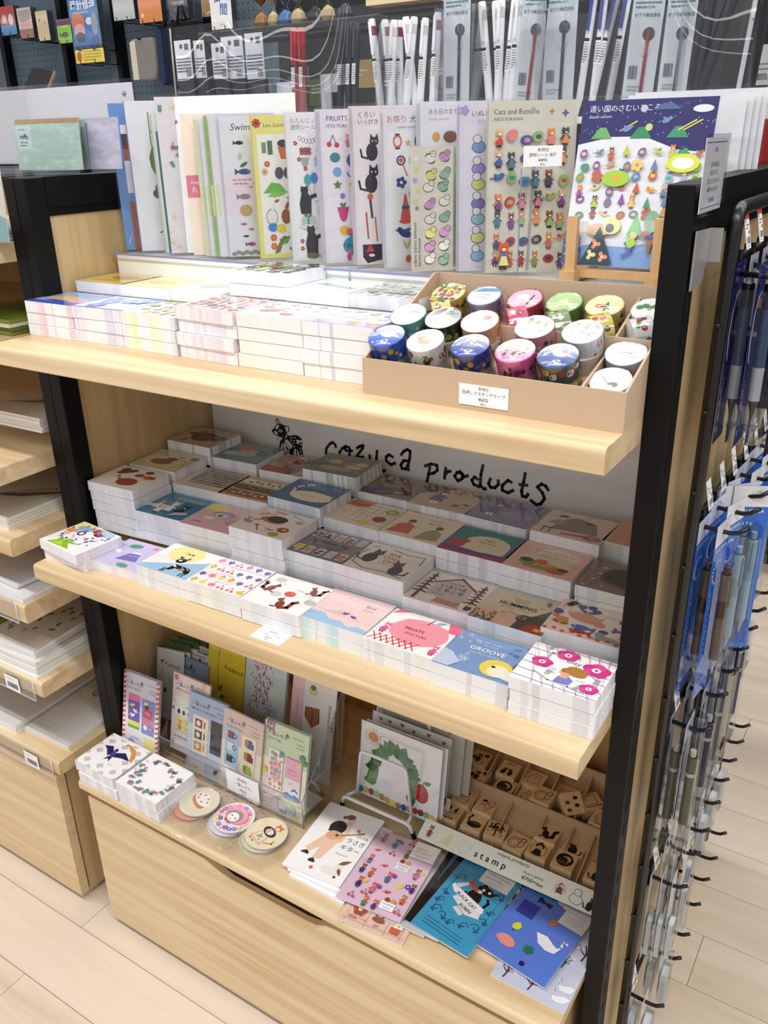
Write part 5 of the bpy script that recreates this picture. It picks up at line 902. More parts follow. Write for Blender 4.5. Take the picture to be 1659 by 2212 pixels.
# coasters in crumpled bags
def crumple(r, seed, h=.004):
    g = random.Random(seed); b = B(); n, rings = 18, 4; vs = [(0, 0, h)]
    for k in range(1, rings+1):
        for j in range(n):
            t = 2*pi*j/n; q = r*(.45+.25*k); sq = max(abs(cos(t)), abs(sin(t))); q = q/(sq if k == rings else 1)*(.82 if k == rings else 1)
            vs.append((q*cos(t)+g.uniform(-.0015, .0015), q*sin(t)+g.uniform(-.0015, .0015), h if k < 2 else h-.0012*(k-1)+g.uniform(-.0012, .0022)))
    fs = [(0, 1+j, 1+(j+1) % n) for j in range(n)]+[(1+(k-1)*n+j, 1+(k-1)*n+(j+1) % n, 1+k*n+(j+1) % n, 1+k*n+j) for k in range(1, rings) for j in range(n)]
    return b.add(vs, fs)
BAG = film('crumpled_bag_film', (.985, .985, .99), .08, .02, .7, .15, .35)
def k_cake(a): a.E(34, 33, 19, 9, 'd8904a', -10, 14); a.E(34, 42, 20, 12, 'fcf8f4', -8, 16); [a.E(34+13*cos(t)-1, 43+7*sin(t), 2.6, 2.3, 'ea8a78', 0, 7) for t in (0, 1, 2, 3, 4, 5)]; [a.E(34+29*cos(t*.4), 34+29*sin(t*.4), 1, .8, 'f8f2dc', 0, 5) for t in range(16)]
def k_girl(a):
    g = random.Random(3)
    for k in range(22): t = k*.29; a.fl(34+27*cos(t), 34+27*sin(t), 4, g.choice(['ee8a6a', 'f0d46a', 'e0608a', '8a7ad0', 'f4b0c4']), 'fff')
    a.E(34, 40, 23, 18, 'f29ab4', 0, 18); a.E(34, 36, 15, 14, '9a9690', 0, 16); a.E(34, 33, 11, 10, 'fbf3ee', 0, 14); a.E(29, 34, 2, 1, '33302e'); a.E(39, 34, 2, 1, '33302e'); a.E(34, 27, 1.6, 1, 'd8607a')
    for k in range(20): a.E(34+g.uniform(-20, 20), 48+g.uniform(-4, 8), .9, None, 'fbe3ea', 0, 5)
    a.leaf(34, 20, 9, 5, 160, 'e0506a'); a.leaf(34, 20, 9, 5, 20, 'e0506a'); a.fl(22, 16, 4, '4a58b8', 'f4f0f0', 4); a.fl(46, 12, 4, '4a58b8', 'f4f0f0', 4)
def k_dress(a): a.P([(18, 12), (50, 10), (46, 32), (24, 34)], 'f0c4b0'); a.P([(24, 16), (44, 15), (42, 30), (26, 31)], 'f2ecc8'); [a.leaf(28+i*2.2, 18+(i % 3)*3, 6, 1.6, 60+i*20, '4f7a3c') for i in range(7)]; a.E(36, 40, 14, 9, '3a3434', -6); a.E(36, 40, 8, 6, 'f6e8e0'); a.L([(32, 46), (34, 34)], 3, 'e9a08a'); a.E(40, 55, 7, 6, 'e8824a'); a.E(40, 53, 4, 3, 'fbf0e6'); a.P([(34, 58), (34, 64), (38, 60)], 'e8824a'); a.P([(46, 58), (47, 64), (42, 60)], 'e8824a'); a.L([(50, 20), (60, 28), (58, 34)], 3, 'e0a06a'); a.leaf(22, 10, 6, 3, 0, '5a9a3c'); a.leaf(30, 9, 6, 3, 0, '5a9a3c')
for ci, (x, y, bg, f, l) in enumerate(((.233, .066, 'ece6cc', k_cake, 'cream coaster with a strawberry cake'), (.309, .068, 'f8eef2', k_girl, 'pink flowered coaster with a grey haired face'), (.377, .069, 'f4ebc8', k_dress, 'cream coaster with a cat in a dress'))):
    for k in range(3):
        g = random.Random(ci*5+k); dx, dy = ((0, 0), (-.006, -.008), (-.010, -.014))[k] if ci == 0 else ((0, 0), (-.004, -.006), (-.008, -.008))[k]
        lab = '%s, topmost of its bagged stack' % l if k == 0 else '%s bagged coaster below the %s' % (('second', 'lowest')[k-1], l)
        t = thing('coaster', lab, 'coaster', (x+dx, y+dy, ZB+.0085-.0042*k), (0, 0, radians(-20+9*k)), 'bagged coasters in front of the sticky note stand')
        R_ = .0345; b = B(); b.lathe([(.0005, 0), (R_, 0), (R_, .0024), (.0005, .0024)], 32, ('c9ccc8', 'b8bcc0', 'ddd8d0')[k]); b.build('disc', PRINT, t)
        a = Art(69, 69, bg, .1); a.b = B(); a.E(34.5, 34.5, 34.2, None, bg if k == 0 else ('e9a58a', 'efe6ea', 'e6dcc0')[ci], 0, 36)
        if k == 0: f(a)
        a.build('print', PRINT, t, (-.0345, -.0345, .0025), None)
        crumple(.047, ci*7+k, .0034).build('crumpled_bag', BAG, t)
# ---------------------------------------------------------------- clear stand of sticky note cards
ns = thing('acrylic_stand', 'clear acrylic two tier stand holding sticky note cards and pads', 'stand', (.21, .115, ZB))
sp = [(0, 0), (0, .057), (.073, .132), (.126, .2), (.136, .2), (.136, .1), (.082, .005), (.082, 0)]
for x in (-.207, .207): B().prism(sp, x-.0011, x+.0011, 'x').build('side_panel', ACRY, ns)
for x in (-.118, .062): B().prism([(.002, .002), (.002, .055), (.06, .115), (.06, .004)], x-.0009, x+.0009, 'x').build('divider', ACRY, ns)
B().box(-.206, 0, .001, .206, .0022, .057).build('front_panel', ACRY, ns)
B().prism([(.05, .002), (.0522, .002), (.0922, .17), (.09, .17)], -.206, .206, 'x').build('mid_panel', ACRY, ns)
B().prism([(.1, .02), (.102, .02), (.137, .2), (.135, .2)], -.206, .206, 'x').build('back_panel', ACRY, ns)
B().box(-.206, .002, 0, .206, .082, .002).build('bottom_panel', ACRY, ns)
for x in (-.207, .207):
    b = B(); b.tube([(x, 0, .002), (x, 0, .057), (x, .073, .132), (x, .126, .2)], .0009, 5); b.build('cut_edge', ACRE, ns)
b = B(); b.tube([(-.207, 0, .0575), (.207, 0, .0575)], .0008, 5); b.build('cut_edge', ACRE, ns)
def fusen(bg, name, nc, strips, base=None, hole=True):
    def f(w, h):
        a = Art(w, h, bg, .4); a.R(0, 0, w, h*.66, base or 'f6f0ea'); a.P([(0, h*.6), (w, h*.6), (w, h*.7), (0, h*.7)], bg)
        a.T(8, h-22, 8, '一葉ふせん', '33333a', 0, 'l', .006); a.T(10, h-14, 3, 'いちよう', '55555a', 0); a.T(8, h-31, 6.4, name, nc, 0, 'l', .004); a.T(w-34, h-14, 4, 'cozyca products', '66666c', 0, sh=.1, sx=.9); a.T(w-24, h-23, 4, '4 patterns', '44444a', 0); a.T(w-26, h-29, 4, '×15 sheets', '44444a', 0)
        if hole: a.E(w*.52, h-15, 3.6, None, '4a4a50'); a.E(w*.52+.8, h-15.6, 2.8, None, '8a8a90')
        strips(a, w, h); return a
    return f
def strip_(a, x, y, w, h, c): a.R(x+.8, y-1, x+w+1, y+h-1, 'b9b4b0'); a.R(x, y, x+w, y+h, c)
def st1(a, w, h):
    for i in range(16):
        y = i*9.6; [a.P([(x, y), (x+7, y+2), (x+7, y+6), (x, y+4)], c) or a.P([(x, y+4), (x+7, y+6), (x+7, y+9), (x, y+7)], c2) for x, c, c2 in ((0, 'd8483c', '4a6ac0'), (w-7, 'd8483c', '4a6ac0'))]
    strip_(a, 14, 44, 28, 66, '5a52b4'); a.R(14, 44, 42, 58, 'e9df6a'); a.R(14, 44, 42, 49, '6fae4a'); a.R(14, 98, 42, 110, 'd86a98'); a.bird(24, 88, 5, 'e8d44a'); a.bird(32, 78, 5, 'f0f0f4', -1); a.bird(24, 68, 6, 'f0f0f4'); a.heart(20, 66, 3, 'd8483c')
    strip_(a, 48, 42, 30, 66, '7a86d0'); a.R(48, 60, 78, 72, 'd87aa0'); a.R(54, 74, 72, 90, 'd8383c'); a.T(55, 80, 7, '手紙', 'f6d0cc', 0); a.E(58, 100, 5, 4, 'f2dc6a'); a.E(60, 94, 5, 4, '26263a'); a.E(58, 54, 5, 5, 'f6f0f0'); a.star(70, 54, 4, 'e8c84a'); a.R(56, 10, 84, 34, 'f3e6a0'); a.T(20, 24, 5, '<LOWERS>', '8a6ac0', 0); a.E(24, 16, 8, 6, 'b8a8dc')
def st2(a, w, h):
    a.R(10, 44, 62, 106, 'e6eadc'); a.R(10, 72, 62, 84, 'f6f4ea'); [a.E(18+i*12, 77, 4, 5, ('3a4a6a', '4a4a52', 'd89a6a', 'b8703c')[i]) for i in range(4)]; a.T(34, 88, 6, 'Jardin', '55604a', 0, sh=.2); strip_(a, 10, 40, 54, 28, 'f3e49a'); a.beast(22, 42, 20, 'd89a4a', 'd8a05a'); a.L([(38, 60), (50, 54), (60, 60)], .8, '8fae6a'); a.T(36, 46, 4, 'Happiness', 'd8687a', 0)
    [a.E(12+k*6, 28, 2, 1.6, ('d86a5a', '8fae6a', '55607a')[k % 3]) for k in range(8)]; a.T(44, 8, 12, '3', '55555c', 0); a.star(4, 80, 5, '6f8ad0'); a.fl(8, h-8, 5, 'd8607a', 'f0c0c8'); a.fl(w-16, h-6, 5, 'e8c84a', 'f6e6a0'); a.fl(6, 12, 5, 'f0b060', 'f8e6c0')
def st3(a, w, h):
    strip_(a, 12, 36, 36, 74, 'f2e8d2'); [(a.R(17, y, 34, y+16, c), a.E(25, y+8, 5, 5, 'f2e8d2'), a.R(38, y+2, 41, y+14, c)) for y, c in ((88, '8a3438'), (66, '4a3430'), (44, 'd8885a'))]; strip_(a, 54, 50, 26, 62, '33363c'); a.R(54, 50, 80, 56, '5a5c60'); a.leaf(66, 10, 18, 8, 60, '4a5a44'); a.R(10, 6, 44, 26, 'f4f0ee'); a.T(14, 9, 6, 'coffee', '8a6a5a', 0); a.R(54, 22, 82, 34, 'd0d4da')
def st4(a, w, h):
    strip_(a, 8, 46, 30, 70, 'a8cdee'); [(a.R(13, y, 27, y+14, c), a.ring(29, y+7, 4, 1.6, d)) for y, c, d in ((96, '8a4a3a', '33302c'), (74, 'ece9dc', '33302c'), (52, '2f4a30', '2f4a30'))]; a.T(12, 90, 3, 'my favorite cup', '7a9ac0', 0)
    strip_(a, 46, 40, 32, 74, 'f3eccc')
    for y, c in ((94, '4a5298'), (70, '8a3440'), (46, '9ac24a')):
        a.P([(52, y+12), (60, y+16), (60, y-2), (53, y+2)], 'b08a54'); [a.E(63+(i % 3)*4, y+2+(i//3)*5, 3.4, 3.2, c, 0, 8) for i in range(8)]
    [a.E(44+i*12, 24-(i % 2)*8, 4, 3, c) for i, c in enumerate(('c08a6a', '5a60a8', '8a5a44'))]; a.R(6, 24, 20, 44, 'f6f2ee'); a.R(22, 20, 40, 42, 'bcd0ee')
def st5(a, w, h):
    a.mix(2, h-18, 20, h, 3, 2, ['b07ab0', '9a5a9a'], 2, 'l', 5); strip_(a, 14, 40, 30, 72, 'fbf8f6'); a.E(30, 76, 12, 20, 'f2c0d0'); a.mix(15, 42, 43, 110, 3, 7, ['f0c84a', 'e86a8a', '8ac0a0', 'c08ad0', 'f0a078'], 5, 'ofh', 4); a.R(36, 104, 44, 112, '4aa8a8')
    strip_(a, 50, 36, 32, 72, 'f6f4f4'); a.R(50, 72, 82, 108, 'f2b4cc'); a.T(55, 86, 6, 'NEKO', '8a5a7a', 0); a.T(55, 80, 4, 'ITOI YUKI', '8a5a7a', 0); a.E(76, 100, 3.5, None, 'f0d44a'); a.heart(62, 64, 1.6, 'd8404a'); a.P([(50, 36), (82, 36), (82, 44), (74, 47), (66, 44), (58, 47), (50, 44)], '5a9ad0'); a.L([(66, 52), (72, 56), (78, 52)], 3, '6a6ac8'); a.E(82, 116, 6, 5, '5aa078'); a.E(88, 108, 5, 4, '5aa078'); a.R(10, 8, 40, 28, 'f8dce4'); a.R(44, 6, 58, 24, 'f0f0f6'); a.R(44, 6, 58, 12, '8a9ad0'); a.E(70, 16, 7, 9, 'bcdcd4'); a.E(8, 70, 5, None, 'f0d84a'); a.star(80, 8, 4, 'f0e08a')
def notes(x, y, yaw, z, w, h, art, label, n, glab, lean=13):
    sheet(x, y, yaw, w, h, art, label, n, .0042, lean, z, 'sticky notes', 'sticky_note_card', False, 'sticky note cards in the clear stand', .8, glab, 0)
notes(.004, .100, 2, .350, 88, 150, fusen('c9cad6', 'TADA REIKO', 'a83a44', st1, 'f4f1f4'), 'pale blue sticky note card with red and blue airmail stripes', 4, 'airmail striped sticky note card')
notes(.097, .133, -1, .362, 90, 148, fusen('e9d6d4', 'AIKO FUKAWA', '44444a', st2, 'f8ece8'), 'pale pink sticky note card with a tiger strip', 2, 'pale pink tiger sticky note card')
notes(.147, .1195, 0, .345, 90, 150, fusen('a9bcd8', 'MARIKO FUKUOKA', '33343c', st3, 'cfdcec'), 'blue grey sticky note card with coffee label strip', 3, 'blue grey coffee sticky note card')
notes(.228, .1185, -3, .345, 92, 148, fusen('dcc6be', 'modern flower', '55505a', st4, 'f6e6da'), 'beige sticky note card with three mugs and fruit baskets', 2, 'beige mug sticky note card')
notes(.319, .1185, 0, .343, 92, 158, fusen('cfe0c0', 'ITOI YUKI', '33343c', st5, 'f6f4dc'), 'pale green sticky note card with purple plaid corner', 4, 'pale green plaid sticky note card')
price(.254, .1135, .352, 72, 44, ((30, 7.4, '表現社'), (19, 7.4, '一葉ふせん'), (8, 7.4, '¥660'), (2, 4, '(税込)')), 'white price card in the front pocket of the clear stand', (pi/2, 0, 0))
# back tier of the stand
def b_fred(w, h):
    a = Art(w, h, 'e6e4df', .5); a.T(w*.28, h-32, 11, 'Frederick', '33302e', -8, sh=.25, sx=.8); a.L([(w*.2, h-30), (w*.2, h-72)], .8, '5a4a40'); a.heart(w*.2, h-26, 4, 'a83434'); a.leaf(w*.3, h-90, 14, 7, 80, '5f6a54'); return a
def b_swim(w, h):
    a = Art(w, h, '8fa0bc', .5); a.R(0, 0, w, h*.64, 'a9b4d0'); a.T(6, h-24, 15, 'Swimmy', '2c2c38', 0, sh=.25); a.E(w*.5, h-14, 3.4, None, '4a4a54'); g = random.Random(5); a.R(0, h*.42, w, h*.64, 'b8c4c4')
    for k in range(70): t = g.uniform(0, 2*pi); q = g.random()**.5; a.leaf(w*.5+34*q*cos(t), h*.5-6+16*q*sin(t), 5, 2, g.uniform(-30, 30), g.choice(['9a5c74', '7a4660', 'b07088']))
    return a
def b_yel(w, h):
    a = Art(w, h, 'd9c138', .5); a.T(w*.44, h-52, 14, 'Frederick', '2a2420', -3, sh=.25, sx=.85); a.heart(w*.3, h-8, 7, 'b0302a'); a.L([(w*.3, h-14), (w*.28, h-60), (w*.32, h-100)], 1, '4a4030'); a.leaf(w*.32, h-100, 20, 9, 60, '6a6a2e'); a.leaf(w*.34, h-110, 18, 8, 20, '55582a'); return a
def b_coral(w, h):
    a = Art(w, h, 'c9d2cf', .5); g = random.Random(8)
    for k in range(14): a.E(g.uniform(0, w), g.uniform(0, h), 14, 10, g.choice(['d8dcc0', 'b4c0d4', 'c0c4e0', 'd4d8d0']), 0, 9)
    for k in range(330):
        t = g.uniform(0, h); q = 22+6*sin(t/11.); a.z -= .012; a.leaf(w*.42+g.uniform(-q, q), t, 5, 1.8, g.uniform(60, 120), g.choice(['b84a68', 'd08a98', '9a3a5c', 'c86a80', '8a5a70']))
    a.T(6, 26, 15, 'S w i', '2c2c38', 90); return a
def b_washo(w, h):
    a = Art(w, h, 'e4e2dd', .5); a.R(0, 0, 26, h, 'e3bcc0'); a.P([(30, h-62), (60, h-58), (62, h-84), (46, h-98), (30, h-80)], '8a5a40'); [a.L([(36+i*5, h-62), (38+i*4, h-94)], 1.2, 'b88a5a') for i in range(5)]; a.R(44, h-90, 47, h-64, 'a83a2c'); a.E(44, h-30, 10, 8, 'c9cc8a'); a.E(44, h-24, 6, 5, '5a6a2c'); a.E(40, h-124, 14, 10, 'c9d0d6'); a.E(50, h-126, 7, 8, 'e8b0a0')
    a.T(78, h-44, 8, 'WASHOKU', '44444a', -90, sx=1.3); a.T(86, h-74, 6, '一筆箋', '55555a', -90); a.T(12, h-50, 4, 'HIRABAYASHI LANA', '9a6a70', -90); return a
def b_green(w, h):
    a = Art(w, h, 'e2e4da', .5); a.R(0, h-14, w, h, '47603a'); a.star(w-12, h-22, 5, '3a3a34', 4); a.leaf(14, h-26, 20, 7, 20, '55703c'); return a
def b_title(w, h): a = Art(w, h, 'dcdcd2', .5); a.T(4, h-9, 6.5, 'THE VERY HUNGRY', '33332e', 0, 'l', .008); a.E(w*.5, h-14, 3, None, '55554c'); return a
def tier(x, y, z, w, h, art, label, n, glab, yaw=0, cat='letter pad', name='letter_pad'):
    sheet(x, y, yaw, w, h, art, label, n, .006, 13, z, cat, name, False, None, .8, glab, 0)
tier(.006, .186, .36, 62, 142, b_fred, 'white letter pad with script title and red poppy, left rear of the stand', 0, '', 10)
for i in range(3): tier(.011+i*.011, .197+i*.009, .365, 62, 147+i*5, b_green, 'grey white pad with black star corner, %s behind the poppy pad' % ('first', 'second', 'third')[i], 0, '', 10)
tier(.030, .2, .36, 94, 132, b_swim, 'blue letter card with a speckled crimson mound', 0, '')
for i in range(2): tier(.040+i*.006, .212+i*.008, .36, 94, 141+i*8, b_title, 'pale card lettered in capitals, %s behind the crimson mound card' % ('first', 'second')[i], 0, '')
tier(.118, .2, .36, 88, 190, b_yel, 'mustard yellow letter pad with script title and red poppy', 1, 'mustard yellow letter pad')
tier(.208, .2, .36, 92, 190, b_coral, 'pale letter pad with a tall crimson speckled column', 3, 'pale crimson-speckled letter pad')
tier(.314, .2, .36, 92, 190, b_washo, 'white and pink letter pad with a brown soup bowl', 1, 'white and pink soup-bowl letter pad')
# ---------------------------------------------------------------- wire stand with big cards
ws = thing('wire_stand', 'white coated wire stand holding large cards on the base deck', 'stand', (.51, .195, ZB))
def wire(pts, r=.0027, nm='wire', par=None):
    # rounded bends between the given points
    P = [Vector(p) for p in pts]; o = [P[0]]
    for i in range(1, len(P)-1):
        a, b_, c = P[i-1], P[i], P[i+1]; da, dc = (a-b_), (c-b_); ra = min(.008, da.length*.4, dc.length*.4); p0 = b_+da.normalized()*ra; p1 = b_+dc.normalized()*ra
        for t in (0, .25, .5, .75, 1): o.append(p0.lerp(b_, t).lerp(b_.lerp(p1, t), t))
    o.append(P[-1]); b = B(); b.tube(o, r, 8); return b.build(nm, WIRE, par or ws)
wire([(-.071, -.002, .001), (-.064, -.006, .028), (.064, -.006, .028), (.071, -.002, .001)], .0032, 'front_foot')
wire([(-.06, -.004, .028), (-.052, .03, .022), (-.05, .1, .006), (-.05, .13, .001)], .0028, 'rail'); wire([(.06, -.004, .028), (.052, .03, .022), (.05, .1, .006), (.05, .13, .001)], .0028, 'rail')
wire([(-.049, .012, .024), (-.032, .004, .128), (.053, .004, .128), (.058, .012, .024)], .0028, 'front_loop'); wire([(-.05, .075, .012), (-.05, .085, .16), (.05, .085, .16), (.05, .075, .012)], .0026, 'back_loop')
for s_ in (-1, 1): 
    b = B(); b.tube([(.071*s_, -.002, .0005), (.0685*s_, -.0032, .012)], .0038, 8); b.build('rubber_tip', BLK, ws)
def k_arch(w, h):
    # plain stand-in: an arch of leaves, a red fruit, a row of dots and a sun, about the size and colours of the print
    a = Art(w, h, 'f2f2f0', .6); g = random.Random(4)
    for k in range(16): t = 2*pi*k/16; a.L([(24+11*cos(t), h-24+10*sin(t)), (24+17*cos(t), h-24+16*sin(t))], 1.2, 'b08a3c')
    a.E(24, h-24, 9.5, 9, 'd8782c', 0, 14)
    for k in range(44): t = pi*(1.06-k/43*1.12); a.leaf(66+30*cos(t)+g.uniform(-2, 2), 44+52*sin(t)+g.uniform(-3, 3), 25, 17, math.degrees(t)+g.uniform(-70, 70), g.choice(['2f6a34', '3f8040', '57903a', '2a7a5a', '1f5230']))
    a.E(120, 46, 13, 17, 'b8321f', 8, 18); a.L([(121, 60), (124, 70)], 1.6, '6a4a30'); a.leaf(124, 66, 14, 7, 20, '5f9a3c')
    cs = ['3f7ab8', 'd8b03c', 'a02438', 'b8cc5a', 'c0823c', 'd8a05a', 'e8dc3a', 'a87a5a', '3a4aa0', 'c08a4a', 'c83a24', '7a3444', '8ab84a', 'e0b84a', 'b08a4a']
    for k, c in enumerate(cs): a.E(5+k*10.6, 9+2.4*sin(k*.7), 5.6, 6, c, 0, 10)
    return a
def k_heart(w, h):
    a = Art(w, h, 'ecebe8', .6)
    for x, y in ((16, 10), (34, 10), (58, 8), (80, 12), (108, 8), (136, 12), (46, 24), (94, 24)): a.heart(x, h-y, 4, '8a6a34')
    a.E(66, h-24, 20, 6, '9a3434'); return a
def k_trees(w, h):
    a = Art(w, h, 'e3dfcb', .6)
    for x, y, c in ((34, 16, '8a8a84'), (62, 14, 'a0a098'), (86, 26, '33363f'), (140, 30, '4a4e58')): a.P([(x-4, h-y-18), (x+4, h-y-18), (x, h-y)], c)
    [a.L([(100+i*8, h-40), (106+i*8, h-28)], .6, 'c0bca4') for i in range(6)]; return a
def card(x, y, z, w, h, art, label, yaw, lean, cat='greeting card', bag=True): return sheet(x, y, yaw, w, h, art, label, 0, .003, lean, z, cat, 'greeting_card', bag)
card(.4585, .214, .362, 152, 138, k_arch, 'white card with green leaf arch and coloured dots, front of wire stand', 0, 8)
card(.464, .221, .359, 152, 140, k_arch, 'leaf arch card just behind the front one in the wire stand', 0, 8)
card(.478, .235, .345, 140, 50, k_arch, 'leaf arch card lying low behind the front foot of the wire stand', 0, 14)
card(.459, .243, .350, 150, 148, k_heart, 'white card with scattered brown hearts behind the leaf arch card', 0, 9)
card(.452, .268, .345, 168, 190, k_trees, 'tall cream card with small dark fir trees in the wire stand', 0, 9)
card(.462, .276, .345, 170, 186, lambda w, h: Art(w, h, 'd8d4be', .6), 'blank cream card edge behind the fir tree card', 0, 9)
# ---------------------------------------------------------------- notebooks lying on the deck
def book(x, y, rot, z, w, h, art, label, t=.003, bag=True, group=None, cat='notebook', name='notebook', bgc='f4f4f4'):
    k = thing(name, label, cat, (x, y, z), (0, 0, radians(rot)), group)
    B().box(.0003, .0003, 0, w/1000-.0003, h/1000-.0003, t-.0004, bgc).build('page_block', EDGE, k); art(w, h).build('cover', PRINT, k, (0, 0, t))
    if bag:
        b = B(); W, H = w/1000+.004, h/1000+.004; b.add([(-.004, -.004, t+.0024), (W, -.004, t+.0024), (W, H, t+.0022), (-.004, H, t+.0022)], [(0, 1, 2, 3)]); b.build('clear_bag', FILM, k)
    return k
def n_gui(w, h):
    a = Art(w, h, 'fafafa', .3); a.P([(36, 78), (52, 84), (56, 96), (46, 118), (58, 124), (64, 100), (62, 78), (30, 50), (20, 34), (26, 56)], 'f1cdb4')
    a.P([(14, 46), (26, 40), (40, 70), (52, 72), (60, 88), (34, 92)], 'f1cdb4'); a.P([(34, 30), (48, 34), (56, 70), (44, 76), (36, 60)], 'f1cdb4'); a.E(41, 104, 14, 15, '2e2c34', -20, 16); a.P([(28, 92), (54, 90), (52, 112), (40, 118)], '2e2c34'); a.E(42, 86, 12, 10, 'e2b08a', 15, 14); a.E(50, 88, 9, 8, 'e2b08a', 15); a.L([(54, 90), (82, 106)], 2.4, 'a0704e'); a.L([(80, 105), (86, 109)], 4, 'a0704e'); a.E(48, 88, 3, 3, '6a4a3a')
    a.E(54, 128, 7.5, 7, 'f6d8c6'); a.E(50, 132, 8, 6, '8a6450', 20); a.E(41, 128, 3.4, None, '8a6450'); a.P([(12, 36), (20, 42), (26, 38), (26, 34), (14, 34)], '2c2a2e'); a.P([(32, 28), (38, 32), (44, 26), (42, 23), (32, 23)], '2c2a2e')
    a.T(66, 82, 12, 'ラさぎ', '55555a', 0, sx=.95); a.T(64, 66, 12, 'ギター', '55555a', 0, sx=.95); a.T(78, 98, 5, 'はがき箋', '77777c', 0); a.T(64, 54, 5, 'illustration', '8a8a8e', 0); a.fl(76, 110, 3.4, 'c85a5a', 'e0a090'); a.fl(44, 14, 3.4, 'c85a5a', 'e0a090')
    a.E(72, 20, 15, 8, 'f0ece4'); a.E(82, 30, 7, 7, 'f0ece4'); a.leaf(80, 36, 22, 7, 40, '8a6450'); a.leaf(84, 30, 16, 6, -60, '8a6450'); a.E(86, 12, 2.4, None, '5a4438'); return a
def n_pink(w, h):
    a = Art(w, h, 'f0cfe6', .3); g = random.Random(5)
    cells = [(14, 132, 'k'), (36, 128, 'd'), (60, 138, 'c'), (16, 106, 'b'), (40, 108, 'c'), (62, 116, 'k'), (14, 84, 'k'), (40, 82, 'b'), (66, 92, 'T'), (92, 86, 'd'), (12, 62, 'k'), (28, 60, 'k'), (56, 62, 'd'), (78, 56, 'o'), (98, 58, 'k'), (20, 36, 'd'), (44, 34, 'd'), (66, 38, 'b'), (94, 34, 'k'), (78, 16, 'T'), (20, 10, 'c'), (44, 8, 'k'), (60, 8, 'k'), (96, 10, 'c'), (36, 22, 'c')]
    for x, y, k in cells:
        if k == 'k': a.beast(x, y-8, 20, g.choice(['3f6a9a', '3a3f90', 'd86a5a', '4a8a4a', 'e07030']), g.choice(['d8602c', '8a5a3c', 'c88a4a']))
        elif k == 'd': a.beast(x, y-9, 23, g.choice(['e07a9a', '2f3a8a', '3f7ac0']), g.choice(['e8603c', '7a6a5a'])); a.E(x+7, y+8, 4, None, g.choice(['8a5ab0', 'f0e05a']))
        elif k == 'c': a.cherry(x, y, 3.6, 'd84a6a')
        elif k == 'b': a.bird(x, y, 4, 'e05a5a')
        elif k == 'o': a.E(x, y, 5, 5, 'f0e46a'); a.fl(x+12, y+4, 5, '7a4ab0', 'f0e8f6')
        else: a.R(x-11, y-8, x+11, y+6, 'fbfafa'); a.T(x, y, 5.4, 'THANK', '3a5ab0', 0, 'c', .004); a.T(x, y-6, 5.4, 'YOU!', '3a5ab0', 0, 'c', .004); a.E(x-5, y+10, 4, 4, '9a4a2c'); a.E(x+5, y+10, 4, 4, 'e09a4a')
    a.T(4, 76, 5, 'HAPPY', 'd88ab0', 0); a.R(w-40, h-34, w, h, 'f6f4f2'); a.T(w-36, h-14, 4, 'collect your Joy', '66666a', 0, sx=.8); a.T(w-34, h-21, 3.6, 'AIKO FUKAWA', '66666a', 0); a.lines(w-30, h-27, 18, 2, 4, '9a9a9e', .6); return a
def n_orange(w, h):
    a = Art(w, h, 'f6d3c2', .3)
    for x in (8, 40, 72, w-8): [a.R(x-.4, 3+i*3, x+.4, 4.6+i*3, 'c0644a') for i in range(40)]
    for i in range(26): a.R(4+i*4, 7, 6+i*4, 7.8, 'c0644a')
    a.fl(24, 28, 11, 'a8503a', 'f2e6b0', 6); a.T(12, 10, 7, '2026', 'a8503a', 0, 'l', .006); a.T(28, 12, 3.4, 'FLOWER', 'c08068', 0); a.E(56, 22, 10, 4, '9a5a44'); a.E(56, 27, 7, 6, '9a5a44'); a.E(56, 30, 5, 2.6, 'f0e0c8'); a.T(52, 9, 6, '2杯', 'a8503a', 0); a.R(78, 10, w-12, 20, 'c8684a'); a.P([(80, 20), (88, 34), (94, 24), (96, 20)], 'f4efe8'); a.E(88, 24, 2, None, 'e0a040'); return a
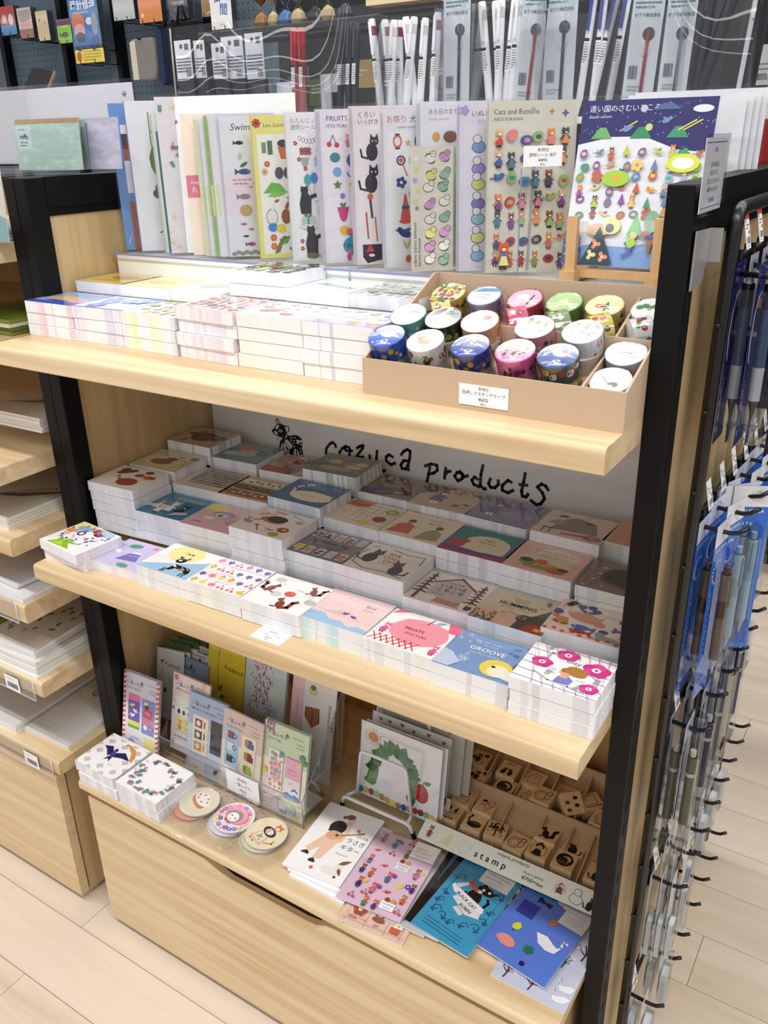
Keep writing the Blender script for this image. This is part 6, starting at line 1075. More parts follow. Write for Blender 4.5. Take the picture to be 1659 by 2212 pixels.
def n_cat(w, h):
    a = Art(w, h, '3fa0cc', .3); a.R(0, 0, 10, h, '16161a'); C = '1f5a7c'
    a.L([(20, 40), (20, 128)], .8, C); a.L([(96, 40), (96, 120)], .8, C)
    def swirl(x, y, r, f):
        pts = [(x+f*r*(1-.09*k)*cos(k*.7), y+r*(1-.09*k)*sin(k*.7)) for k in range(10)]; a.L(pts, 1.3, C)
    for x, y, r, f in ((24, 112, 7, 1), (92, 114, 7, -1), (26, 44, 8, 1), (90, 46, 8, -1), (40, 38, 7, -1), (74, 40, 7, 1), (22, 60, 6, 1), (94, 62, 6, -1), (84, 128, 6, 1), (56, 34, 6, 1), (20, 76, 5, -1), (96, 80, 5, 1)): swirl(x, y, r, f); a.leaf(x, y-r, 10, 4, 90+f*60, C)
    a.E(60, 88, 12, 17, '141418', 0, 16); a.E(70, 110, 14, 8, '141418', -10, 12); a.P([(60, 114), (64, 126), (70, 116)], '141418'); a.P([(80, 112), (92, 116), (82, 106)], '141418'); a.L([(70, 78), (80, 78), (84, 92), (80, 98)], 4, '141418'); a.L([(50, 78), (42, 86), (46, 92)], 4, '141418'); a.E(66, 110, 2.4, None, 'fff'); a.E(76, 110, 2.4, None, 'fff'); a.E(62, 104, 5, 3, 'f4f4f4'); a.P([(38, 110), (58, 100), (62, 104), (44, 116)], 'd8584a'); a.P([(26, 98), (40, 110), (44, 106), (34, 94)], 'e9edf0'); a.L([(78, 104), (92, 100)], .5, '141418'); a.L([(78, 106), (92, 106)], .5, '141418')
    a.P([(22, 92), (30, 84), (78, 66), (86, 72), (84, 80), (32, 94), (24, 98)], 'f1f1f2'); a.P([(34, 74), (66, 56), (86, 60), (84, 70), (40, 82)], 'e6e7ea'); a.P([(44, 58), (60, 50), (64, 56), (50, 64)], 'dfe0e4'); a.T(54, 77, 7.4, 'BLACK CAT', '18181c', -17, 'c', .02); a.T(60, 63.5, 7.4, 'ROBIN', '18181c', -14, 'c', .02)
    for y in (10, 16, 22): a.L([(22, y+3), (86, y-3+(22-y)*.1)], .9, C)
    a.R(w-56, h-34, w-8, h-2, 'f4f4f4'); a.T(w-50, h-14, 5, 'KURONEKO NOTE BOOK', '44444a', 0, sx=.62); a.T(w-50, h-21, 4, '[BLACK CAT ROBIN]', '44444a', 0, sx=.75); a.lines(w-44, h-27, 24, 2, 4, '8a8a8e', .6); return a
def n_stripe(w, h):
    a = Art(w, h, 'f4ecc9', .3)
    for i in range(-3, 14): a.P([(0, i*24), (w, i*24-80), (w, i*24-68), (0, i*24+12)], '17171c')
    return a
def n_swan(w, h):
    a = Art(w, h, '5b82dd', .3); a.R(w-38, h-42, w, h-4, 'f2f3f6'); a.T(w-34, h-18, 5.4, 'Life Objects', 'b0b4c4', 0); a.lines(w-30, h-25, 22, 3, 5, '9a9eac', .7); a.T(w-32, h-10, 3, 'スタンダード', 'a8acba', 0); a.swan(76, 62, 20, 'f6f6f8'); a.E(106, 76, 1, None, 'd8a030')
    a.P([(32, 122), (50, 128), (48, 120), (60, 116), (50, 112), (34, 112)], '1f2540') if 0 else a.P([(30, 126), (40, 121), (52, 122), (51, 113), (41, 117), (29, 114)], '1f2540'); a.E(58, 134, 6, 4.4, 'f0ecdc', -10); a.E(68, 131, 6, 4.4, 'f0ecdc', -10)
    for j in range(5):
        for i in range(5): a.E(16+i*5.2, 84+j*5.2, 3.2, None, '2c3fae', 0, 8)
    a.P([(24, 62), (30, 68), (36, 62), (34, 55), (28, 52), (23, 56)], 'e6e04a'); a.leaf(28, 54, 6, 3, 270, '3f6a3c'); a.E(30, 30, 14, 9, 'f0998f', -8, 14); a.P([(14, 30), (18, 36), (18, 24)], 'f0998f')
    a.star(62, 36, 9, '1f7a4a', 8, .6); a.E(66, 12, 4, None, '1c2450'); a.E(67, 96, 5, 7, 'd8743c', -20); return a
def n_snow(w, h):
    a = Art(w, h, 'cfd4e6', .3)
    def tr(x, y, s):
        a.L([(x, y), (x+s*.1, y+s*.5), (x-s*.1, y+s)], s*.09, '5a3a32')
        for dx, dy in ((.5, .6), (-.4, .7), (.5, 1.0), (-.5, 1.0), (.2, 1.2)): a.L([(x, y+s*.4), (x+s*dx, y+s*dy)], s*.04, '5a3a32'); a.E(x+s*dx, y+s*dy, s*.09, s*.06, 'f8f8fa')
    tr(w*.9, h*.5, 26); tr(w*.86, h*.78, 22); tr(16, 6, 24); tr(52, 6, 22); tr(w*.72, h*.36, 20); a.swan(96, 34, 12, 'f8f9fb', -1); a.swan(94, 16, 12, 'f8f9fb', -1); return a
book(.456, .026, -1, ZB, 103, 148, lambda w, h: Art(w, h, 'f6f6f6', .3), 'lowest white notebook under the guitar player', .004, False)
book(.450, .030, 1.5, ZB+.0045, 103, 148, lambda w, h: Art(w, h, 'f7f7f7', .3), 'middle white notebook under the guitar player', .004, False)
book(.4395, .0305, 5.5, ZB+.009, 103, 149, n_gui, 'white notebook with a guitar player and a hare on the cover', .004, False)
book(.566, -.001, 6, ZB, 104, 148, n_orange, 'peach stamp patterned sheet pack sticking out under the pink notebook', .0025, True, None, 'paper pack', 'paper_pack')
book(.586, .03, 3, ZB+.003, 104, 148, lambda w, h: Art(w, h, 'f3d8cc', .3), 'peach paper pack whose top edge shows behind the pink notebook', .002, True, None, 'paper pack', 'paper_pack')
book(.607, .035, 2, ZB+.0055, 104, 146, lambda w, h: Art(w, h, 'dcdde6', .3).lines(52, h-8, 48, 2, 5, '33343a', 2), 'pale lilac paper pack with a black printed strip behind the pink notebook', .001, True, None, 'paper pack', 'paper_pack')
book(.545, .0255, 5.5, ZB+.0075, 106, 148, n_pink, 'pink notebook with rows of tiny dressed cats and thank you signs', .003)
book(.651, .044, 2, ZB+.004, 106, 152, n_cat, 'light blue notebook with black spine lying under the other one', .003)
book(.653, .044, -4.5, ZB+.0075, 106, 155, n_cat, 'light blue notebook with a black cat and banner, topmost', .003)
book(.794, .034, -1, ZB, 106, 168, n_snow, 'pale lilac paper pack with bare trees and white swans', .003, True, None, 'paper pack', 'paper_pack')
book(.735, .064, -4, ZB+.0035, 96, 142, n_stripe, 'notebook with slanting black and cream stripes', .0025)
book(.7585, .062, -7.6, ZB+.007, 108, 144, n_swan, 'blue notebook with a white swan and a pink lemon', .003)
price(.436, .013, Z2+.0006, 50, 30, ((20, 5, '表現社'), (13.4, 5, 'ブロックメモ'), (7, 5, '¥605'), (2.4, 3, '(税込)')), 'white price card lying on the front edge of the middle shelf', (0, 0, radians(1)))
# ---------------------------------------------------------------- stamps in their kraft tray
ty = thing('stamp_tray', 'stepped kraft tray of wooden rubber stamps on the base deck', 'tray', (.592, .217, ZB))
kbox(ty, .29, (.024, (.082, .063), (.17, .095)), KRAFT2, .0024, (.052, .11, .168, .214, .248), (.052, .108, .16, .21, .25))
a = Art(290, 34, 'e6ebdc', .3)
a.beast(16, 6, 22, '9a4a5a', 'a05060'); a.cat(48, 12, 7, 'e2d9a8'); a.E(78, 15, 9, 10, 'c9ccc4'); a.E(78, 15, 8.2, 9.2, 'e6ebdc'); a.T(96, 9, 15, 's t a m p', '26262a', 0, 'l', .014, 0, 1.0); a.T(128, 26, 8, 'cozyca products', '3a3a3c', 0, 'l', 0, .1); a.T(176, 16, 5, 'Made in JAPAN', '4a4a4c', 0); a.T(176, 7, 8, '¥700+tax', '33333a', 0, 'l', .008, 0, 1.1)
a.E(234, 16, 9, 9, 'd8c8bc'); a.doll(234, 6, 20, '7a4a3a', '5a3a34'); a.E(260, 12, 10, 8, '55585a'); a.E(260, 12, 9.2, 7.2, 'e6ebdc'); a.E(260, 22, 6, 5.4, '55585a'); a.E(260, 22, 5.3, 4.7, 'e6ebdc'); a.cat(281, 10, 7, '1c1c20')
o = a.build('label_strip', MATTE, ty, (0, -.034, .017), (radians(24), 0, 0))
def stamp(x, y, z, rz, motif, label, tilt=0, w=33, d=36, h=.021):
    t = thing('rubber_stamp', label, 'stamp', (x, y, z), (radians(tilt), 0, radians(rz)), 'wooden rubber stamps in the kraft tray')
    W, D = w/2000, d/2000; B().box(-W, -D, .004, W, D, h).build('wood_block', BEECH, t); B().box(-W+.001, -D+.001, 0, W-.001, D-.001, .004, 'c9c4b8').build('rubber_face', MATTE, t)
    a = Art(w, d, 'fff', .1); a.b = B(); motif(a); a.build('ink_print', MATTE, t, (-W, -D, h+.00005))
INK = '241c18'; OUT = '5a4030'
def i_thank(a): a.ring(16, 13, 0.1, .1, INK); a.L([(4, 6), (29, 6), (29, 20), (4, 20), (4, 6)], .7, INK); a.T(16.5, 14, 5.6, 'THANK', INK, 0, 'c', .012); a.T(16.5, 8, 5.6, 'YOU!', INK, 0, 'c', .012); a.cat(10, 23, 4, INK, tail=False); a.cat(22, 23, 4, INK, tail=False); [a.R(7+i*5, 2, 10+i*5, 5, INK) for i in range(4)]
def i_swan(a): a.E(18, 12, 12, 7, INK, 8, 14); a.L([(8, 14), (5, 22), (9, 29), (5, 30)], 2.6, INK); [a.L([(14+i*4, 14), (20+i*3, 16)], .5, 'b8976c') for i in range(3)]
def i_tree(a):
    g = random.Random(2); a.L([(16, 4), (16, 16)], 2.4, INK)
    for k in range(40): t = g.uniform(0, 6.3); q = g.random()**.5; a.leaf(16+11*q*cos(t), 22+9*q*sin(t), 5, 2.4, g.uniform(0, 360), INK)
    a.ring(4, 12, 1.4, .6, OUT); a.ring(27, 8, 1.4, .6, OUT); a.ring(6, 30, 1.4, .6, OUT)
def i_watch(a): a.ring(13, 15, 10, 1.2, OUT, 11); a.ring(13, 15, 7, .6, OUT, 8); [a.R(13+5.6*cos(t*.52)-.5, 15+6.4*sin(t*.52)-.5, 13+5.6*cos(t*.52)+.5, 15+6.4*sin(t*.52)+.5, OUT) for t in range(12)]; a.arc(24, 26, 4, -60, 200, 1.4, OUT); a.E(24, 16, 4, 7, OUT); a.E(24, 16, 3, 6, 'd0ac80')
def i_girl(a): a.E(16, 24, 7, 6, INK); a.E(16, 21, 4.4, 4.4, 'd0ac80'); a.P([(8, 4), (24, 4), (20, 17), (12, 17)], INK); a.ring(16, 16, 13, .8, OUT); a.E(16, 31, 3, 2, INK)
def i_round(a): a.E(16, 18, 13, 13, INK, 0, 18); a.E(18, 20, 7, 6, 'c9a478'); a.E(15, 17, 6, 6, INK); [a.L([(8+i*4, 10), (10+i*4, 14)], .8, 'c9a478') for i in range(4)]
def i_robin(a): a.cat(16, 11, 9, INK, 1, 'e0c8a0')
def i_bear(a): a.ring(16, 12, 11, .9, OUT, 8); a.ring(16, 24, 6, .9, OUT); a.ring(11, 29, 2, .8, OUT); a.ring(21, 29, 2, .8, OUT); a.L([(8, 12), (24, 12)], .8, OUT); a.ring(6, 32, 2, .7, OUT)
def i_angel(a): a.ring(20, 18, 6, .9, OUT); a.ring(24, 24, 5, .9, OUT, 7); a.ring(12, 24, 5, 1, OUT); a.E(11, 27, 4, 3, INK); a.L([(6, 14), (10, 18)], .8, OUT); a.L([(20, 12), (18, 5), (24, 8), (28, 4)], .9, OUT)
def i_squir(a): a.squir(13, 14, 10, INK, -1)
def i_ears(a): a.cat(16, 6, 10, INK, -1, 'd0ac80')
def i_flower(a): a.beast(14, 5, 24, INK, INK); a.E(25, 27, 4.4, None, INK); a.ring(25, 27, 2, .6, 'd0ac80'); a.E(6, 16, 4, 5, INK); a.ring(25, 8, 3, .8, OUT)
def i_happy(a): a.T(16, 28, 5.6, 'HAPPY', INK, 0, 'c', .01); a.cat(10, 8, 6, INK, 1, 'd0ac80', False); a.cat(22, 8, 6, INK, -1, 'd0ac80', False)
def i_fox(a): a.L([(8, 6), (6, 18), (12, 26), (14, 32), (18, 27), (24, 30), (24, 22), (26, 8), (8, 6)], .9, OUT); a.ring(16, 22, 3, .7, OUT); a.L([(4, 24), (7, 30)], .8, OUT)
def i_mug(a): [a.E(8+(i % 2)*14, 8+i*6, 4, 3, INK if i % 2 else OUT) for i in range(4)]
def i_rect(a): a.L([(5, 5), (24, 5), (24, 28), (5, 28), (5, 5)], .9, OUT); a.L([(28, 6), (28, 28)], 2, OUT); a.star(28, 31, 3, OUT)
def i_chick(a): a.ring(16, 16, 10, .9, OUT, 13); a.ring(16, 11, 6, .7, OUT); a.E(13, 22, .8, None, INK); a.E(19, 22, .8, None, INK)
def i_face(a): a.L([(6, 6), (8, 26), (14, 20), (20, 22), (28, 30), (27, 8)], .9, OUT)
for x, mo, l in ((.6215, i_thank, 'stamp lettered as a thank you sign'), (.6635, i_swan, 'stamp with a solid black swan, front row'), (.7735, i_girl, 'stamp with a girl with a bun in a ring'), (.8155, i_round, 'stamp with a round curled black animal'), (.8665, i_robin, 'stamp with a black cat by the post')): stamp(x, .2435, .3535, 0, mo, l)
stamp(.7005, .246, .353, 8, i_tree, 'stamp with a black berry tree'); stamp(.7385, .2405, .352, -6, i_watch, 'stamp with a pocket watch in the front compartment')
stamp(.6265, .2785, .360, 0, i_bear, 'stamp with an outlined bear behind the thank you stamp'); stamp(.666, .279, .360, 0, i_angel, 'stamp with an outlined winged child'); stamp(.7755, .2755, .360, 0, i_squir, 'stamp with a black squirrel'); stamp(.8185, .2785, .354, 0, i_ears, 'stamp with black cat ears behind the round animal stamp'); stamp(.7185, .281, .342, 0, i_swan, 'stamp with a black swan lying low in an empty cell')
stamp(.6185, .352, .384, 0, i_flower, 'stamp with a flower holding animal, rear left cell'); stamp(.632, .3175, .378, 0, i_flower, 'lower stamp with a flower holding animal against the mid wall'); stamp(.672, .3515, .384, 0, i_happy, 'stamp lettered happy over two cats'); stamp(.680, .318, .376, 0, i_round, 'stamp with a girl and flowers below the happy stamp'); stamp(.718, .3515, .384, 0, i_fox, 'stamp with an outlined fox and sparks'); stamp(.7205, .318, .374, 0, i_fox, 'lower outlined fox stamp partly hidden by a watch stamp')
stamp(.7465, .3215, .386, -3, i_watch, 'stamp with a pocket watch leaning over the mid wall'); stamp(.7705, .352, .378, 0, i_face, 'stamp with a faint cat face'); stamp(.7875, .332, .392, 42, i_mug, 'tilted stamp with small cups showing its pale side', 28); stamp(.814, .347, .386, -45, i_rect, 'turned stamp with a framed rectangle'); stamp(.8435, .3225, .384, -4, i_chick, 'stamp with an outlined chick at the right end')
# ---------------------------------------------------------------- right end: wire grid, hooks, pens
PENG = 'carded pens on the right end grid'
RZ = {'A': 1.25, 'B': .967, 'C': .705, 'D': .42, 'E': .215}
def gx(z): return .9375+.0075*max(0, min(1.1, (z-.29)/1.01))
gr = thing('wire_grid', 'black steel tube frame with cross bars hung on the right end panel', 'display grid', (.94, .2, .05))
def gtube(pts, r, nm, n=8):
    b = B(); b.tube([(gx(z)-.94, y-.2, z-.05) for y, z in pts], r, n); return b.build(nm, BWIRE, gr)
def corner(y0, z0, y1, z1, yc, zc, n=6): return [((1-t)**2*y0+2*t*(1-t)*yc+t*t*y1, (1-t)**2*z0+2*t*(1-t)*zc+t*t*z1) for t in [i/n for i in range(n+1)]]
gtube([(.192, .06), (.192, 1.28)]+corner(.192, 1.285, .215, 1.308, .192, 1.308)+[(.72, 1.308)]+corner(.72, 1.308, .74, 1.285, .74, 1.308)+[(.74, .06)], .0072, 'frame_tube', 10)
for k, z in RZ.items():
    for dz in (.012, -.012): gtube([(.192, z+dz), (.74, z+dz)], .0028, 'cross_bar', 6)
b = B()
for i in range(13):
    z = 1.2-i*.09; b.tube([(gx(z)-.94+.001, .186-.2, z-.05), (gx(z)-.94-.004, .183-.2, z-.05)], .0025, 6)
tag(b.build('rivet', BWIRE, gr), kind='stuff')
br = thing('hang_bracket', 'bent steel bracket joining the grid frame to the right post', 'bracket', (.927, .14, 1.25))
B().prism([(-.022, .045), (.034, .043), (.034, .012), (.03, .008), (.022, .008), (.022, .0), (.016, -.006), (-.022, -.008)], 0, .0016, 'x').build('plate', STEEL, br)
B().box(0, .034, .012, .012, .0356, .043).build('lug', STEEL, br)
def ticket_art(c=None):
    a = Art(20, 34, 'f3f3f4', .4)
    if c: a.R(0, 28, 20, 34, c)
    a.R(2, 25, 5, 27.5, '222'); a.lines(4, 22, 12, 2, 3, '44444a', 1.2, 4); a.R(13, 14, 17, 17, '55505a'); a.bar(3, 5, 14, 6.5, '222', 5); a.lines(5, 2.4, 9, 1, 2, '555', .8); return a
def hook(z, y, red=None, label=''):
    h = thing('peg_hook', label, 'hook', (gx(z), y, z), (0, 0, 0), 'black prong hooks on the right end grid')
    b = B(); b.tube([(.002, 0, -.004), (.034, 0, -.006), (.043, 0, -.004), (.0525, 0, .004)], .0028, 8); b.build('prong', BWIRE, h)
    b = B(); b.box(-.005, -.007, -.017, .0045, .007, .018); b.build('clip', BWIRE, h)
    a = ticket_art(red); a.build('price_ticket', MATTE, h, (.0108, -.012, .02), (radians(78), 0, radians(90)))
    return h
ORD = ['first', 'second', 'third', 'fourth', 'fifth', 'sixth', 'seventh', 'eighth', 'ninth']
ROWN = {'A': 'top row', 'B': 'second row', 'C': 'third row', 'D': 'fourth row', 'E': 'lowest row'}
YS_ = {'A': [.222, .285, .35], 'B': [.232, .295, .355, .42, .485, .55, .615], 'C': [.215, .298, .362, .425, .488, .55, .615], 'D': [.24, .31, .362, .43, .49, .545, .6, .65], 'E': [.208, .30, .35, .418, .478, .532, .60]}
for k in 'ABCDE':
    for i, y in enumerate(YS_[k]): hook(RZ[k], y, 'c8482e' if k == 'A' else None, '%s black prong hook from the right post, %s' % (ORD[i], ROWN[k]))
CLR = film('clear_blister', (.96, .97, .98), .05, .02, .25, .25)
def pen(par, cols, L_, x, y, z0, r=.0052, clip='c9ccd0', tipc='c0c2c6'):
    """an upright pen: segments bottom to top as (length share, colour)"""
    b = B(); z = z0; prof = [(.0008, z), (r*.42, z+.010), (r*.9, z+.022)]; b.lathe(prof, 12, tipc, Matrix.Translation((x, y, 0))); z += .022
    for s, c in cols: b.lathe([(r, z), (r, z+s*L_)], 12, c, Matrix.Translation((x, y, 0))); z += s*L_
    b.lathe([(r*.62, z), (r*.62, z+.009), (.0005, z+.0095)], 10, clip, Matrix.Translation((x, y, 0)))
    b.box(x+r, y-.0018, z-.042, x+r+.0016, y+.0018, z-.004, clip); return b.build('pen', PLAST, par)
def blister(par, x0, x1, w, z0, z1): 
    b = B(); b.prism([(-w/2, z0), (w/2, z0), (w/2, z1), (-w/2, z1)], x0, x1, 'x'); b.f = b.f[1:]; b.sm = b.sm[1:]; b.build('clear_blister', CLR, par)
RYZ = (pi/2, 0, pi/2)
def carded(label, w, h, art, up=.014, rot=0, build=None):
    t = thing('carded_pen', label, 'pen', (0, 0, 0), (0, 0, rot), PENG)
    art(w, h).build('backing_card', PRINT, t, (0, -w/2000, up-h/1000), RYZ)
    if build: build(t)
    return t
def a_switch(w, h):
    a = Art(w, h, '1b1f6e', .5); a.E(w*.5, h-12, 5, 2.6, '0a0a10'); a.T(w-6, h-8, 4, 'uni', 'e9e9f0', 0, 'r'); a.L([(w*.7, h-30), (w*.4, h-34), (w*.22, h-50), (w*.16, h-74), (w*.24, h-92), (w*.3, h-98)], 4.6, 'e6e8ee'); a.T(14, 36, 9, 'SWITCH', 'b9bcd8', 90); a.T(8, 40, 6, '700 mm', 'e9e9f4', 90, 'l', .01); a.R(3, 22, 14, 34, '2f9a7a'); a.ring(8, 14, 3, 1, 'e9e9f4'); return a
def a_kuru(w, h):
    a = Art(w, h, '1f6fd8', .5); a.R(0, h-28, w, h, 'f2f3f5'); a.E(w*.5, h-14, 3, 3, '55555a'); a.T(w*.62, h-9, 4, 'uni', 'd8302c', 0); a.T(w*.5, h-36, 6.2, 'KURUTOGA', 'f4f6fa', 0, 'c', .01); a.arc(w*.45, h-64, 14, 60, 320, 3.2, 'f2f4f8', 14)
    for i, ch in enumerate('芯が回ってトガりつづける。'): a.T(6, h-92-i*8.2, 5.6, ch, 'e9eefa', 0)
    a.ring(8, 8, 3, 1.2, 'e9eefa'); return a
def a_zent(w, h):
    a = Art(w, h, 'd6dbe6', .5); a.R(0, 0, w*.5, h, '38436a'); a.R(0, h-26, w, h, 'c4cde0'); a.E(w*.5, h-10, 3, 3, '55555a'); a.T(4, 30, 5, 'ZENTO', 'e9e9f0', 90); return a
def a_plain(c, c2):
    def f(w, h): a = Art(w, h, c, .5); a.E(w*.5, h-8, 2.6, None, '66666c'); a.R(0, h-30, w, h-14, c2); a.lines(3, h*.5, w-6, 4, 6, '77777e', 1.2); return a
    return f
def mk(kind, c1, c2, label):
    if kind == 'switch': return carded(label, 44, 186, a_switch, build=lambda t: (pen(t, ((.3, 'b9bec6'), (.06, '3a4a6a'), (.44, '2f4468'), (.2, '16181e')), .118, .0085, .004, -.148, .0062, 'aab0b8', '4a3a30'), blister(t, .0006, .0165, .024, -.155, -.012)))
    if kind == 'kuru': return carded(label, 46, 232, a_kuru, build=lambda t: (pen(t, ((.5, c1), (.2, c2), (.3, c1)), .115, .009, .006, -.190, .0062, c2), blister(t, .0006, .018, .026, -.20, -.035)))
    if kind == 'zent': return carded(label, 40, 205, a_zent, build=lambda t: (pen(t, ((.72, c1), (.05, 'c9c9c4'), (.23, c1)), .108, .0085, .003, -.172, .0062, c2, 'b9b6a8'), blister(t, .0006, .017, .034, -.19, .008)))
    if kind == 'lead':
        def bl(t):
            b = B(); b.prism([(-.0085, -.142), (.0085, -.142), (.0085, -.075), (.0065, -.07), (-.0065, -.07), (-.0085, -.075)], .002, .0085, 'x', 'dfe3e4'); b.box(.0086, -.0025, -.138, .009, .0025, -.072, 'f4f5f6'); b.box(.0086, -.0085, -.094, .0089, -.0025, -.076, c1); b.box(.0086, .0025, -.094, .0089, .0085, -.076, c1); b.box(.0086, -.0085, -.138, .0089, -.0035, -.126, c2); b.build('lead_case', PLAST, t); blister(t, .0006, .013, .024, -.146, -.064)
        return carded(label, 26, 165, a_plain('dfe2e8', 'eceef2'), build=bl)
    def cl(t):
        b = B(); b.prism([(-.011, -.09), (.011, -.09), (.011, -.032), (-.011, -.032)], .002, .011, 'x', c1); b.box(.0018, -.0112, -.044, .0113, .0112, -.034, c2); b.build('case_body', PLAST, t); blister(t, .0006, .014, .028, -.096, -.024)
    return carded(label, 30, 112, a_plain('e6e8ea', 'f2f3f4'), build=cl)
PROT = {}
def hang(row, hi, slots, kind, c1, c2, desc, rot=0, skew=0):
    """the same article several times along one hook, outermost last"""
    z, y = RZ[row], YS_[row][hi]
    for s in range(slots):
        x = gx(z)+.006+s*(.042/max(1, slots)); key = (kind, c1, c2)
        lab = '%s, %s hook of the %s%s' % (desc, ORD[hi], ROWN[row], '' if slots == 1 else ', %s' % (['innermost', 'outermost'] if slots == 2 else ['innermost', 'middle', 'outermost'])[s])
        if key not in PROT: t = PROT[key] = mk(kind, c1, c2, lab)
        else: t = dup(PROT[key], label=lab)
        t.location = (x, y+skew*s, z-.006); t.rotation_euler = (0, 0, radians(rot*(s+1)/slots))
hang('A', 0, 2, 'switch', '', '', 'navy carded pen'); hang('A', 1, 2, 'zent', '1c1d22', 'f08a4a', 'black carded pen'); hang('A', 2, 1, 'zent', '1c1d22', 'f08a4a', 'black carded pen')
hang('B', 0, 2, 'kuru', '6a5a4a', '3a302c', 'bright blue card with brown pencil', -6); hang('B', 1, 2, 'kuru', 'a9c8d8', '8fb4c8', 'bright blue card with pale blue pencil', -14); hang('B', 2, 3, 'kuru', 'a9c8d8', '8fb4c8', 'bright blue card with pale blue pencil', -62)
hang('B', 3, 2, 'kuru', 'c9d2d8', 'b0b8c0', 'bright blue card with grey pencil', -10); hang('B', 4, 2, 'kuru', 'a9c8d8', '8fb4c8', 'blue card with pale pencil', -8); hang('B', 5, 1, 'kuru', '6a5a4a', '3a302c', 'blue card with brown pencil', -6)
hang('C', 0, 2, 'zent', '4f5a3c', 'd8d4c0', 'bagged olive pen'); hang('C', 1, 2, 'zent', '2f3a58', 'c9ccd4', 'bagged navy pen'); hang('C', 2, 2, 'zent', '55585e', 'b0b4ba', 'bagged grey pen'); hang('C', 3, 2, 'zent', 'd8d2bc', 'c9c2a8', 'bagged cream pen'); hang('C', 4, 2, 'zent', '3a4470', 'c9ccd4', 'bagged blue pen'); hang('C', 5, 2, 'case', 'cfe2ea', 'e4eef2', 'pale blue case'); hang('C', 6, 1, 'case', 'cfe2ea', 'e4eef2', 'pale blue case')
hang('D', 0, 3, 'lead', '3f9a7a', '6fb08a', 'lead case with green label', 0, .004); hang('D', 1, 3, 'lead', 'b83a52', 'e6e8ea', 'lead case with red label', 0, .004); hang('D', 2, 2, 'lead', '3a50b8', 'e6e8ea', 'lead case with blue label', 0, .004); hang('D', 3, 2, 'case', 'dfe4e6', 'f4f5f6', 'clear white case'); hang('D', 4, 2, 'case', 'e9ecee', 'f6f6f8', 'white eraser pack'); hang('D', 5, 2, 'case', 'dfe4e6', 'f4f5f6', 'clear white case'); hang('D', 6, 1, 'case', 'e9ecee', 'f6f6f8', 'white eraser pack')
hang('E', 0, 2, 'case', 'dfe4e6', 'f4f5f6', 'clear white case'); hang('E', 1, 2, 'case', 'dfe4e6', 'f4f5f6', 'clear white case'); hang('E', 2, 1, 'case', 'e9ecee', 'f6f6f8', 'white eraser pack')
# notice holder on the right rail
nh = thing('notice_holder', 'clear holder with a printed notice hanging over the right top rail', 'notice', (.9295, .106, 1.309))
a = Art(80, 62, 'eef0f6', .5); a.L([(4, 4), (76, 4)], .8, '3a4a8a'); a.L([(4, 58), (76, 58)], .8, '3a4a8a')
for y_, t_ in ((50, 'お願い'), (38, '店内の商品は'), (31, '袋をあけずに'), (24, 'ご覧くださいますよう'), (17, 'お願いいたします'), (8, '文具売場')): a.T(40, y_, 5, t_, '55585e', 0, 'c', .004)
a.build('notice', MATTE, nh, (0, .003, .001), RYZ); B().box(.0006, 0, -.002, .0016, .087, .066).build('sleeve', ACRY, nh)
# ---------------------------------------------------------------- left unit: letter paper on its shelves
def pack(x1, y0, z, w, d, n, cols, art, label, rot=0, t=.0035, cat='letter paper', name='letter_pack', lowlab=None):
    """a pile of flat packs whose right front corner is given; top one printed"""
    g = random.Random(int(abs(x1)*1e4+z*1e3))
    for k in range(n):
        zz = z+t*(n-1-k); lab = label if k == 0 else '%s pack down under the %s' % (['', 'second', 'third', 'fourth', 'fifth', 'sixth'][k], lowlab or label)
        p = thing(name, lab, cat, (x1-w/1000+g.uniform(-.002, .002)*(k > 0), y0+g.uniform(-.002, .002)*(k > 0), zz), (0, 0, radians(rot)))
        B().box(0, 0, 0, w/1000, d/1000, t-.0006, cols[k % len(cols)]).build('sheets', EDGE, p)
        if k == 0:
            (art(w, d) if art else Art(w, d, cols[0])).build('cover', PRINT, p, (0, 0, t-.0002))
            q = B(); q.add([(-.002, -.003, t+.0008), (w/1000+.003, -.003, t+.0008), (w/1000+.003, d/1000+.002, t+.0016), (-.002, d/1000+.002, t+.0016)], [(0, 1, 2, 3)]); q.build('clear_bag', FILM, p)
def l_vine(w, d):
    a = Art(w, d, 'efede6'); g = random.Random(3)
    for k in range(26): a.sprig(w*.3+g.uniform(-50, 90), d*.15+k*d*.03+g.uniform(-8, 8), 14, g.uniform(20, 140), g.choice(['7a7a64', '9a9478', '5c5e50']), 3)
    for k in range(3): a.E(w*.55+k*16, d*.86, 6, 8, '4a443c', 20)
    for i in range(4): a.L([(w*.35, d*.4+i*9), (w*.75, d*.44+i*9)], .5, 'c9c4b8')
    return a
def l_brush(w, d): 
    a = Art(w, d, 'e9e8e2'); a.P([(0, d*.2), (w*.6, d*.36), (w, d*.62), (w, d*.66), (w*.5, d*.42)], '6a6660')
    for k in range(14): a.leaf(w*(.3+.05*k), d*(.34+.025*k), 16, 3, 40+k*9, '7a776e')
    return a
def l_script(w, d): a = Art(w, d, 'f2f1ee'); a.T(w*.4, d*.62, 22, '自分紙', '3a3a34', 90, sh=.2); a.R(0, d*.72, w, d, 'e4e0d8'); a.L([(8, 22), (60, 22), (60, 34), (8, 34), (8, 22)], .7, 'd8a0a0'); [a.L([(8+i*8.6, 22), (8+i*8.6, 34)], .5, 'd8a0a0') for i in range(7)]; return a
def l_dots(w, d): 
    a = Art(w, d, 'efefec')
    for k in range(12): a.E(w*.3+k*7, d*.45+k*4, 3, 2, '9a8a7a', 30)
    for k in range(10): a.L([(w*.2+k*9, d*.7), (w*.24+k*9, d*.74)], 1, '8a8478')
    return a
